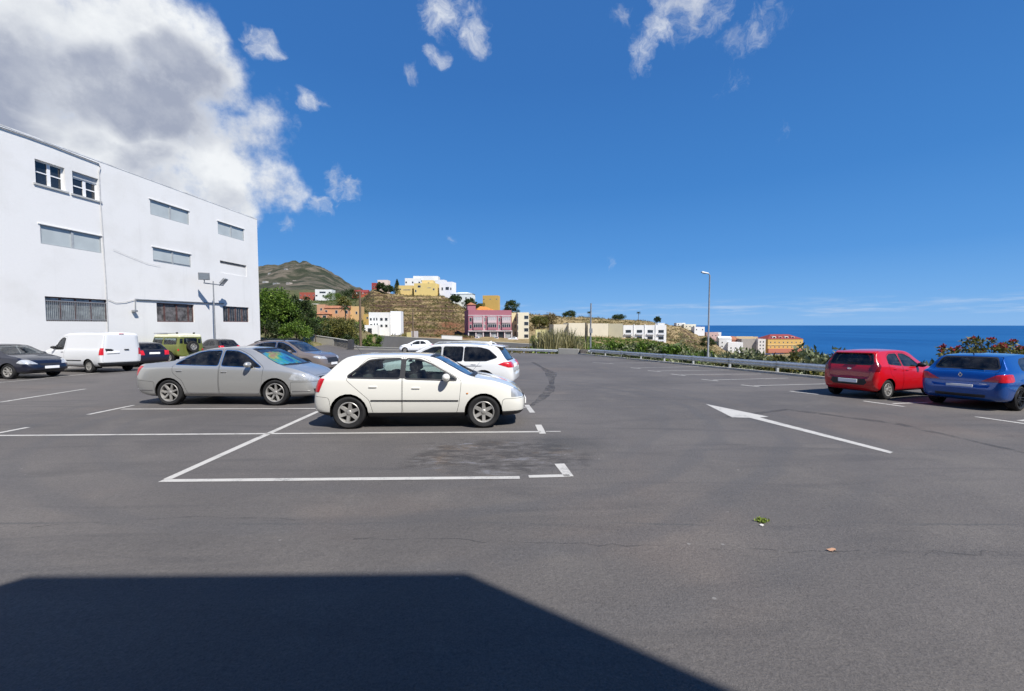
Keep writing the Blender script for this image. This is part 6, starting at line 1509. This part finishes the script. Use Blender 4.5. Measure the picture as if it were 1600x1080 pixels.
    # reeds behind the far rail
    for k, (px, Y, w, H, n) in enumerate([(857, 50, 2.0, 3.5, 420), (880, 52, 2.2, 3.6, 460), (900, 50, 1.2, 2.4, 200)]):
        o = thing('reed_clump', ['tall pale cane clump behind the concrete barrier, at its left', 'tallest pale cane clump behind the concrete barrier', 'short thin cane clump left of the tall utility pole'][k], 'reeds', g3(px, Y))
        mb = MB()
        for i in range(n):
            x, y = rnd.gauss(0, w * .45), rnd.gauss(0, .8); h = H * rnd.uniform(.45, 1.05); lx, ly = rnd.gauss(0, .35), rnd.gauss(0, .3); a = rnd.uniform(0, 3.14); q = Vector((math.cos(a), math.sin(a), 0)) * rnd.uniform(.03, .07)
            p0, p1, p2 = Vector((x, y, 0)), Vector((x + lx * .4, y + ly * .4, h * .6)), Vector((x + lx * 1.3, y + ly * 1.3, h))
            mb.add([p0 - q, p0 + q, p1 - q, p1 + q, p2], [(0, 1, 3, 2), (2, 3, 4)])
        mb.build('blades', L_REED, o, fix=False)
    # shrubs behind the guardrail
    protos = []
    for k in range(6):
        mt = [L_GREY, L_GREY, L_OLIVE, L_GREY, L_GREEN, L_DARK][k]
        protos.append(leaf_mesh('foliage', clumpy(.95, .95, .62, 26, .34, 74, .55, seed=40 + k), mt, .17, .45))
    st = MB()
    for i in range(7): a = i * .9; st.tube([(0, 0, -.2), (.3 * math.cos(a), .3 * math.sin(a), .5), (.6 * math.cos(a), .6 * math.sin(a), .9)], [.03, .022, .008], 5)
    stm = st.mesh('stems', BARK)
    tops = [(925, 541), (945, 536), (965, 531), (1000, 534), (1040, 533), (1065, 536), (1107, 541), (1150, 541), (1190, 543), (1240, 539), (1275, 531), (1300, 531), (1330, 547), (1400, 556), (1480, 560), (1600, 560), (1800, 570)]
    def topy(px):
        for (a, ya), (b, yb) in zip(tops, tops[1:]):
            if a <= px <= b: return ya + (yb - ya) * (px - a) / (b - a)
        return 560
    first = None; Y = 45.0; k = 0
    while Y > 9:
        for off in (.75, 2.1, 3.9):
            yy = Y + rnd.uniform(-.7, .7); X = kerb_x(yy) + .35 + off * 1.03 + rnd.uniform(-.2, .3); px = 800 + FPX * X / yy
            if px > 1750: continue
            zt = at(px, topy(px) + rnd.uniform(-2, 7) + (3 if off < 1 else 0), yy).z; zg = terrain_h(X, yy) - .1; h = max(.55, zt - zg)
            if off < 1: h = min(h, .95 + rnd.uniform(-.1, .15))
            vi = k % 6 if px < 1120 else [0, 1, 3, 5, 2, 0][k % 6]
            o = thing('shrub', ['pale grey-green shrub', 'pale grey-green shrub', 'olive shrub', 'pale grey-green shrub', 'fresh green shrub', 'dark green shrub'][vi] + ' in the hedge along the outside of the guardrail', 'shrub', (X, yy, zg), rnd.uniform(0, 6.28), 'shrubs along the guardrail')
            s = h / 1.35; o.scale = (max(1.05, s * .85) * rnd.uniform(.9, 1.2), max(1.05, s * .85), s)
            obj('foliage', protos[vi], o); obj('stems', stm, o); k += 1
        Y -= 1.55 if Y > 20 else 1.25
    # banana plant with big pale leaves
    root = thing('banana_plant', 'banana plant with broad pale leaves standing above the rail', 'plant', g3(1050, 33))
    MB().tube([(0, 0, -.2), (.05, 0, 1.6)], [.13, .08], 8).build('stem', simple('banana_stem', (.16, .17, .06), .8), root, True)
    bl = leaf_mat('banana_leaves', [(.06, .10, .02), (.16, .22, .06), (.26, .32, .13)], .3)
    for i in range(9):
        a = i * 2.4; el = .5 + .5 * (i % 3) / 2; L = rnd.uniform(1.2, 1.7); mb = MB(); side = Vector((-math.sin(a), math.cos(a), 0)); pts = []
        for k in range(7): f = k / 6; pts.append(Vector((L * f * math.cos(el) * math.cos(a), L * f * math.cos(el) * math.sin(a), 1.5 + L * f * math.sin(el) - .8 * f * f * L * .6)))
        for k in range(6):
            w0, w1 = .26 * math.sin(math.pi * (k / 6) ** .8), .26 * math.sin(math.pi * min(.999, ((k + 1) / 6)) ** .8)
            mb.quad(pts[k], pts[k] + side * w0, pts[k + 1] + side * w1, pts[k + 1]); mb.quad(pts[k], pts[k + 1], pts[k + 1] - side * w1, pts[k] - side * w0)
        mb.build('leaf', bl, root, fix=False)
    # flowering shrubs at the right
    for lab, px, Y, H, rx in [('flowering shrub with red blossoms reaching above the blue car roof', 1556, 14.8, 3.05, 1.5), ('sparse flowering sprig with red blossoms above the red car roof', 1388, 16.5, 2.15, .55), ('red-flowered sprig between the red and blue cars', 1486, 15.4, 2.35, .6), ('tall flowering sprig with dark red blossoms at the right edge', 1600, 15.5, 3.4, .7)]:
        X = (px - 800) / FPX * Y; zg = terrain_h(X, Y) - .1; root = thing('flowering_shrub', lab, 'shrub', (X, Y, zg)); g = random.Random(px)
        t = MB(); cl = []; fl = []
        for i in range(34 if rx > 1 else 7):
            a = g.uniform(0, 6.28); r = rx * g.uniform(.3, 1.0); h = H * g.uniform(.70, 1.0) * (1 - .10 * r / rx); e = Vector((r * math.cos(a), r * math.sin(a), h))
            t.tube([(0, 0, 0), (e.x * .35, e.y * .35, h * .5), e], [.03, .02, .007], 5)
            for f in (.72, .86, 1.0): cl.append(((e.x * f, e.y * f, h * (.3 + .7 * f) - .05), (.20, .20, .15), 30))
            if i == 0 or g.random() < .45: fl.append(((e.x * 1.02, e.y * 1.02, h + .04), (.10, .10, .08), 26))
        t.build('stems', BARK, root, True, fix=False); obj('foliage', leaf_mesh('foliage', cl, L_OLIVE, .15, .35), root); obj('blossom', leaf_mesh('blossom', fl, L_RED, .075, .9), root)
    # scrub, weeds and dry grass that nobody could count
    def scatter(name, n, fn, mat, size, cl=10, rad=.6, asp=.4, up=.6):
        c = []
        for i in range(n):
            p = fn()
            if p is None: continue
            s = rad * rnd.uniform(.4, 1.3); c.append(((p.x, p.y, p.z + s * .45), (s, s, s * .7), max(3, int(cl * rnd.uniform(.5, 1.5)))))
        if c: o = obj(name, leaf_mesh(name, c, mat, size, asp, up)); o['kind'] = 'stuff'; return o
    def area(px0, px1, Y0, Y1, thr=0, sc=30):
        def f():
            Y = math.exp(rnd.uniform(math.log(Y0), math.log(Y1))); px = rnd.uniform(px0, px1); X = (px - 800) / FPX * Y
            if in_lot(X, Y, 1.2) or in_road(X, Y): return None
            if thr and noise.noise(Vector((X / sc, Y / sc, 2.2))) < thr - .3: return None
            return Vector((X, Y, terrain_h(X, Y)))
        return f
    scatter('hill_scrub', 2600, area(562, 735, 150, 275, .16, 14), L_OLIVE, .55, 9, .85)
    scatter('hill_scrub', 1000, area(562, 735, 150, 275, .36, 22), L_DARK, .55, 10, .9)
    scatter('dry_hill_grass', 6500, area(562, 740, 150, 285), L_DRY, .55, 7, .6)
    scatter('ridge_scrub', 1700, area(820, 1120, 200, 430, .3, 25), L_OLIVE, .8, 9, 1.3)
    scatter('ridge_dry_grass', 2500, area(820, 1130, 200, 440), L_DRY, .9, 7, 1.0)
    scatter('valley_scrub', 2300, area(395, 575, 70, 420, .22, 20), L_DARK, .7, 12, 1.3)
    scatter('valley_scrub', 1500, area(395, 575, 70, 420, .3, 24), L_GREEN, .7, 12, 1.2)
    scatter('bank_weeds', 900, area(560, 845, 50, 71), L_OLIVE, .3, 10, .35)
    scatter('bank_weeds', 900, area(640, 860, 47, 71), L_DRY, .34, 9, .35)
    scatter('bank_weeds', 3800, area(830, 1090, 44, 180), L_GREEN, .5, 10, .7)
    scatter('bank_weeds', 1500, area(830, 1100, 44, 190), L_OLIVE, .5, 9, .7)
    scatter('slope_scrub', 5200, area(1060, 1330, 26, 330), L_GREY, .55, 14, 1.05)
    scatter('slope_scrub', 3600, area(1060, 1330, 26, 330), L_GREEN, .5, 11, .9)
    scatter('slope_scrub', 900, area(1330, 1900, 16, 120), L_GREY, .35, 10, .6)
    def foot():
        Y = rnd.uniform(43.6, 47); X = rnd.uniform(-2.2, 8); return Vector((X, Y, terrain_h(X, Y)))
    scatter('verge_grass', 420, foot, L_DRY, .28, 9, .25); scatter('verge_grass', 260, foot, L_OLIVE, .28, 9, .28)
    def edge():
        Y = 9 + 34 * rnd.random() ** 1.3; X = kerb_x(Y) + rnd.uniform(.16, .9); return Vector((X, Y, max(terrain_h(X, Y), lot_z(Y) - .15)))
    scatter('edge_weeds', 800, edge, L_GREY, .15, 10, .22)
    # things lying on the asphalt
    p = on_lot(1190, 815); root = thing('weed', 'small green leafy sprig lying alone on the asphalt', 'weed', (p.x, p.y, p.z))
    obj('leaves', leaf_mesh('leaves', [((0, 0, .014), (.065, .045, .012), 60)], leaf_mat('sprig_leaves', [(.10, .16, .03), (.26, .34, .06), (.42, .46, .12)]), .032, .6, 1.2, 0, .6), root)
    p = on_lot(1190, 821.5); tag(MB().box(-.018, -.012, 0, .018, .012, .006, Matrix.Translation((p.x, p.y, p.z + .003)) @ Matrix.Rotation(.6, 4, 'Z')).build('scrap', simple('paper_scrap', (.62, .60, .56), .9)), 'tiny pale scrap of paper beside the green sprig', 'litter')
    p = on_lot(1300, 861); mb = MB(); vs = [(p.x + .05 * math.cos(a) * (1.0 if i % 2 else .62), p.y + .028 * math.sin(a) * (1.0 if i % 2 else .6), p.z + .006 + .006 * (i % 3)) for i, a in enumerate([2 * math.pi * k / 10 for k in range(10)])]
    mb.add(vs, [tuple(range(10))]); tag(mb.build('fallen_leaf', simple('dead_leaf', (.34, .20, .13), .9)), 'dry tan leaf lying on the asphalt right of the sprig', 'leaf')
# ------------------------------------------------------------------ walls, rails, poles and the street lamp
def rails():
    zg = lambda Y: lot_z(Y)
    def beam(p0, p1, z0, z1):
        """one W-section length between two points, facing the car park"""
        p0 = Vector((p0[0], p0[1], z0)); p1 = Vector((p1[0], p1[1], z1)); d = (p1 - p0).normalized(); n = Vector((-d.y, d.x, 0)).normalized()
        if n.x > 0: n = -n
        prof_ = [(.00, .0), (.012, .035), (.07, .075), (.075, .105), (.015, .145), (.015, .165), (.075, .205), (.07, .235), (.012, .275), (.0, .31)]
        mb = MB(); m = len(prof_); vs = [p + n * a + Vector((0, 0, b)) for p in (p0, p1) for a, b in prof_]; mb.add(vs, [(i, i + 1, m + i + 1, m + i) for i in range(m - 1)])
        return mb
    root = thing('guardrail', 'long galvanised guardrail curving away along the right edge of the car park', 'guardrail', (kerb_x(25) + .5, 25, 0))
    base = Vector(root.location)
    ds = .2283; Ys = []; Y = 41.0
    while Y > 3: Ys.append(Y); Y -= 3.03
    for i, Y in enumerate(Ys):
        X = kerb_x(Y) + .42; z = zg(Y)
        MB().box(-.055, -.04, -.35, .055, .04, .585, Matrix.Translation(Vector((X + .03, Y, z)) - base) @ Matrix.Rotation(.225, 4, 'Z')).build('post', M['galv'], root)
        if i: 
            Y0 = Ys[i - 1]; mb = beam((kerb_x(Y0) + .37, Y0 + .12), (X - .05, Y - .05), zg(Y0) + .27, z + .27); mb.v = [tuple(Vector(v) - base) for v in mb.v]
            mb.build('beam', M['galv'], root, True, fix=False)
    # short rail left of it and the far rail beyond the white car
    for nm, lab, pts, npost in (('guardrail', 'short guardrail section ending by the tall utility pole', [(919, 547.5, 42.5), (953, 549, 41.6)], 4), ('guardrail', 'low weathered guardrail across the far end of the car park', [(776, 543, 47.4), (872, 546.5, 44.8)], 5)):
        a = at(*pts[0]); b = at(*pts[1]); root = thing(nm, lab, 'guardrail', (a.x, a.y, a.z))
        for i in range(npost):
            f = (i + .3) / npost; p = a.lerp(b, f); g = terrain_h(p.x, p.y); MB().box(-.05, .0, g - .3 - a.z, .05, .08, p.z - a.z - .01, Matrix.Translation((p.x - a.x, p.y - a.y, 0))).build('post', M['galv'], root)
        for i in range(2):
            q0 = a.lerp(b, i / 2); q1 = a.lerp(b, (i + 1) / 2); mb = beam((q0.x, q0.y), (q1.x, q1.y), q0.z - .31, q1.z - .31)
            d = q1 - q0; n = Vector((-d.y, d.x, 0)).normalized()
            mb.v = [tuple(Vector(v) - a) for v in mb.v]; mb.build('beam', M['galv'], root, True, fix=False)
    a = at(873, 544.5, 44.2); b = at(905, 545, 43.2); d = (b - a); L = Vector((d.x, d.y)).length; g = lot_z(44)
    o = MB().box(0, -.15, g - .5 - a.z, L, .15, 0, Matrix.Rotation(math.atan2(d.y, d.x), 4, 'Z')).build('concrete_barrier', M['concrete'], None, False, .03); o.location = a; tag(o, 'pale concrete barrier block between the two far guardrails', 'barrier')
    a = at(906, 546.5, 43); o = MB().box(0, -.3, g - .5 - a.z, 1.1, .3, 0).build('stone_plinth', simple('dark_stone', (.10, .09, .085), .9, var=.5, vscale=6, bump=.6, bscale=9), None, False, .06); o.location = a; tag(o, 'dark rough stone plinth right of the concrete barrier', 'plinth')
rails()
def wall_line(name, label, cat, P0, P1, h0, h1, thick, mat, sink=1.0, parts=None):
    root = thing(name, label, cat, P0); d = P1 - P0; n = Vector((-d.y, d.x, 0)).normalized() * thick
    vs = [Vector((0, 0, -sink)), Vector((d.x, d.y, d.z - sink)), Vector((d.x, d.y, d.z + h1)), Vector((0, 0, h0))]; vs += [v + n for v in vs]
    mb = MB(); mb.add(vs, [(0, 1, 2, 3), (7, 6, 5, 4), (3, 2, 6, 7), (0, 3, 7, 4), (1, 5, 6, 2)]); mb.build('wall_body', mat, root)
    c = [Vector((-.03, -.03, h0 + .003)), Vector((d.x, d.y - .03, d.z + h1 + .003))]; c = c + [v + n * 1.15 for v in c[::-1]]; c += [v + Vector((0, 0, .08)) for v in c]
    mb = MB(); mb.add(c, [(0, 1, 2, 3), (7, 6, 5, 4), (0, 4, 5, 1), (1, 5, 6, 2), (2, 6, 7, 3), (3, 7, 4, 0)]); mb.build('coping', M['concrete'], root)
    return root
def stone_mat():
    m, t, b = mat_new('rubble_stone'); P = obj_co(t); v = t.new('ShaderNodeTexVoronoi'); t.l.new(P, v.inputs['Vector']); v.inputs['Scale'].default_value = 2.6
    e = t.new('ShaderNodeTexVoronoi', feature='DISTANCE_TO_EDGE'); t.l.new(P, e.inputs['Vector']); e.inputs['Scale'].default_value = 2.6
    bw = t.new('ShaderNodeRGBToBW'); t.l.new(v.outputs['Color'], bw.inputs[0])
    c = t.mix(bw.outputs[0], c4((.16, .14, .12)), c4((.40, .37, .32))); c = t.mix(t.ss(e.outputs['Distance'], .06, .01), c, c4((.30, .28, .25)))
    t.l.new(c, b.inputs['Base Color']); b.inputs['Roughness'].default_value = .9; t.l.new(t.bump(t.ss(e.outputs['Distance'], .0, .12), .8, .05), b.inputs['Normal']); return m
def far_edge():
    st = stone_mat()
    P0 = at(474, 530.5, 62); P1 = at(522, 539, 57.5); P2 = at(548.5, 545.5, 54)
    wall_line('boundary_wall', 'pale low wall climbing beside the access road under the trees', 'wall', P0, P1, .78, .85, .35, wall_mat('pale_wall', (.58, .54, .46), .5, .4))
    wall_line('boundary_wall', 'rough stone end of the low wall by the access road', 'wall', P1 + Vector((.02, -.01, 0)), P2, .85, .95, .38, st)
    P3 = at(551, 546.5, 53.5); P4 = at(648, 549, 50.5)
    wall_line('kerb_wall', 'low weedy concrete edging running right from the brown utility pole', 'wall', P3, P4, .35, .28, .3, M['concrete'])
    p = at(548.5, 546, 53.2); o = MB().box(-.3, -.3, -.4, .3, .3, 1.25).build('bollard', simple('dark_painted', (.045, .045, .05), .7), None, False, .04); o.location = p; tag(o, 'dark square pillar at the right end of the stone wall', 'pillar')
    # the ramp of the access road
    vs = []; fs = []; nx, ny = 16, 8
    for i in range(nx + 1):
        x = -26 + 15.5 * i / nx; y0 = 40.5 if x < -23 else 46.0; y1 = road_y(x)
        zw = P0.z + (P2.z - P0.z) * max(-.4, min(1, (x - P0.x) / (P2.x - P0.x)))
        for j in range(ny + 1):
            f = j / ny; y = y0 + (y1 - y0) * f; z0 = lot_z(y0) - .04; vs.append((x, y, z0 + (zw + .02 - z0) * f * (.35 + .65 * f)))
    fs = [(i * (ny + 1) + j, (i + 1) * (ny + 1) + j, (i + 1) * (ny + 1) + j + 1, i * (ny + 1) + j + 1) for i in range(nx) for j in range(ny)]
    struct('access_road', new_mesh('access_road', vs, fs, M['asphalt'], True))
    # grey retaining wall of the lower road
    G0 = at(588, 541, 74); G1 = at(836, 548, 71)
    gm = wall_mat('dark_grey_block', (.15, .15, .155), .6, .6)
    wall_line('retaining_wall', 'long dark grey retaining wall below the terraced hill and pink building', 'wall', G0, G1, 1.85, 1.05, .4, gm, 2)
    for lab, px, y, Y, w, h, c in (('small yellow electricity box on the retaining wall', 639, 526, 76, .75, .75, (.62, .52, .22)), ('pale grey meter cabinet next to the yellow box', 648, 525.5, 77, 1.2, .95, (.50, .46, .46))):
        p = at(px, y, Y); o = MB().box(-w / 2, -.2, -.5, w / 2, .25, h).build('cabinet', simple('cabinet_paint', c, .6), None, False, .02); o.location = p; tag(o, lab, 'cabinet')
    p0, p1 = at(690, 527, 80), at(722, 528.5, 80)
    wall_line('low_white_wall', 'low white wall beside the red earth left of the pink building', 'wall', p0, p1, .35, .35, .3, M['white_wall'], 2)
far_edge()
def poles():
    def pole(label, px, yb, yt, Y, r, mat, extra=None):
        p = at(px, yb, Y); top = at(px, yt, Y); H = top.z - p.z; o = thing('utility_pole', label, 'pole', p)
        MB().tube([(0, 0, -.6), (0, 0, H * .5), (.02, 0, H)], [r, r * .88, r * .72], 10).build('shaft', mat, o, True)
        if extra: extra(o, H)
        return o
    def cross(o, H):
        MB().box(-.5, -.05, H - .45, .5, .05, H - .35).build('crossarm', M['wood'], o)
        for x in (-.42, 0, .42): MB().tube([(x, 0, H - .35), (x, 0, H - .20)], .03, 6).build('insulator', M['plate'], o)
    def meter(o, H): MB().box(-.16, -.22, H * .38, .16, -.1, H * .38 + .5).build('meter_box', M['steel'], o)
    pole('thick brown wooden utility pole at the foot of the valley, left of the white house', 563.7, 544, 455, 56, .17, M['wood'], cross)
    pole('thin weathered pole in front of the terraced hillside', 645.5, 528, 483, 76, .13, M['wood'])
    pole('tall slim grey pole behind the stone plinth, cutting across the cream warehouses', 922.5, 549, 474, 45, .10, M['steel'], meter)
    pole('short dark pole directly left of the tall slim grey one', 915, 543, 504, 120, .28, simple('dark_pole', (.03, .028, .025), .9))
    pole('thin bare post standing behind the low wall under the trees', 493.5, 533, 514, 60, .045, M['wood'])
    # overhead wires between the poles
    a, b = at(563.7, 456, 56), at(645.5, 484, 76)
    mb = MB(); mb.tube([a.lerp(b, k / 12) - Vector((0, 0, 1.2 * math.sin(math.pi * k / 12))) for k in range(13)], .008, 4); tag(mb.build('overhead_wire', M['black_trim']), 'thin overhead wire slung between the brown pole and the hillside pole', 'wire')
    # street lamp
    p = at(1106, 562, 26.2); p.z = terrain_h(p.x, p.y) - .1; H = at(1107, 430, 26.2).z - p.z
    o = thing('street_lamp', 'slim grey street lamp with one flat head standing behind the guardrail', 'street lamp', p)
    MB().tube([(0, 0, -.3), (0, 0, 1), (0, 0, 1.02), (0, 0, H)], [.075, .07, .058, .042], 12).build('post', M['steel'], o, True)
    MB().tube([(0, 0, H - .05), (-.04, 0, H + .06), (-.16, 0, H + .10)], .03, 8).build('arm', M['steel'], o, True)
    h = MB(); h.add([(-.10, -.09, H + .08), (-.10, .09, H + .08), (-.55, .11, H + .16), (-.55, -.11, H + .16), (-.10, -.06, H + .15), (-.10, .06, H + .15), (-.50, .07, H + .24), (-.50, -.07, H + .24)], [(0, 1, 2, 3), (7, 6, 5, 4), (0, 4, 5, 1), (1, 5, 6, 2), (2, 6, 7, 3), (3, 7, 4, 0)])
    hd = h.build('lamp_head', simple('lamp_grey', (.50, .51, .52), .4), o, False, .015)
    MB().box(-.45, -.07, H + .085, -.2, .07, H + .10).build('lens', M['clear_lens'], hd)
poles()
def far_cars():
    src = cars['far']
    for lab, px, y, Y, rz in (('tiny white car parked in front of the pink building, leftmost', 747, 534, 150, 80), ('tiny white car parked before the middle of the pink building', 775, 534.5, 150, 100), ('tiny white car parked at the right end of the pink building', 801, 535, 148, 175)):
        c = copy_tree(src); c.location = at(px, y - 2, Y); c.rotation_euler = (0, 0, R(rz)); c['label'] = lab
far_cars()
plants()
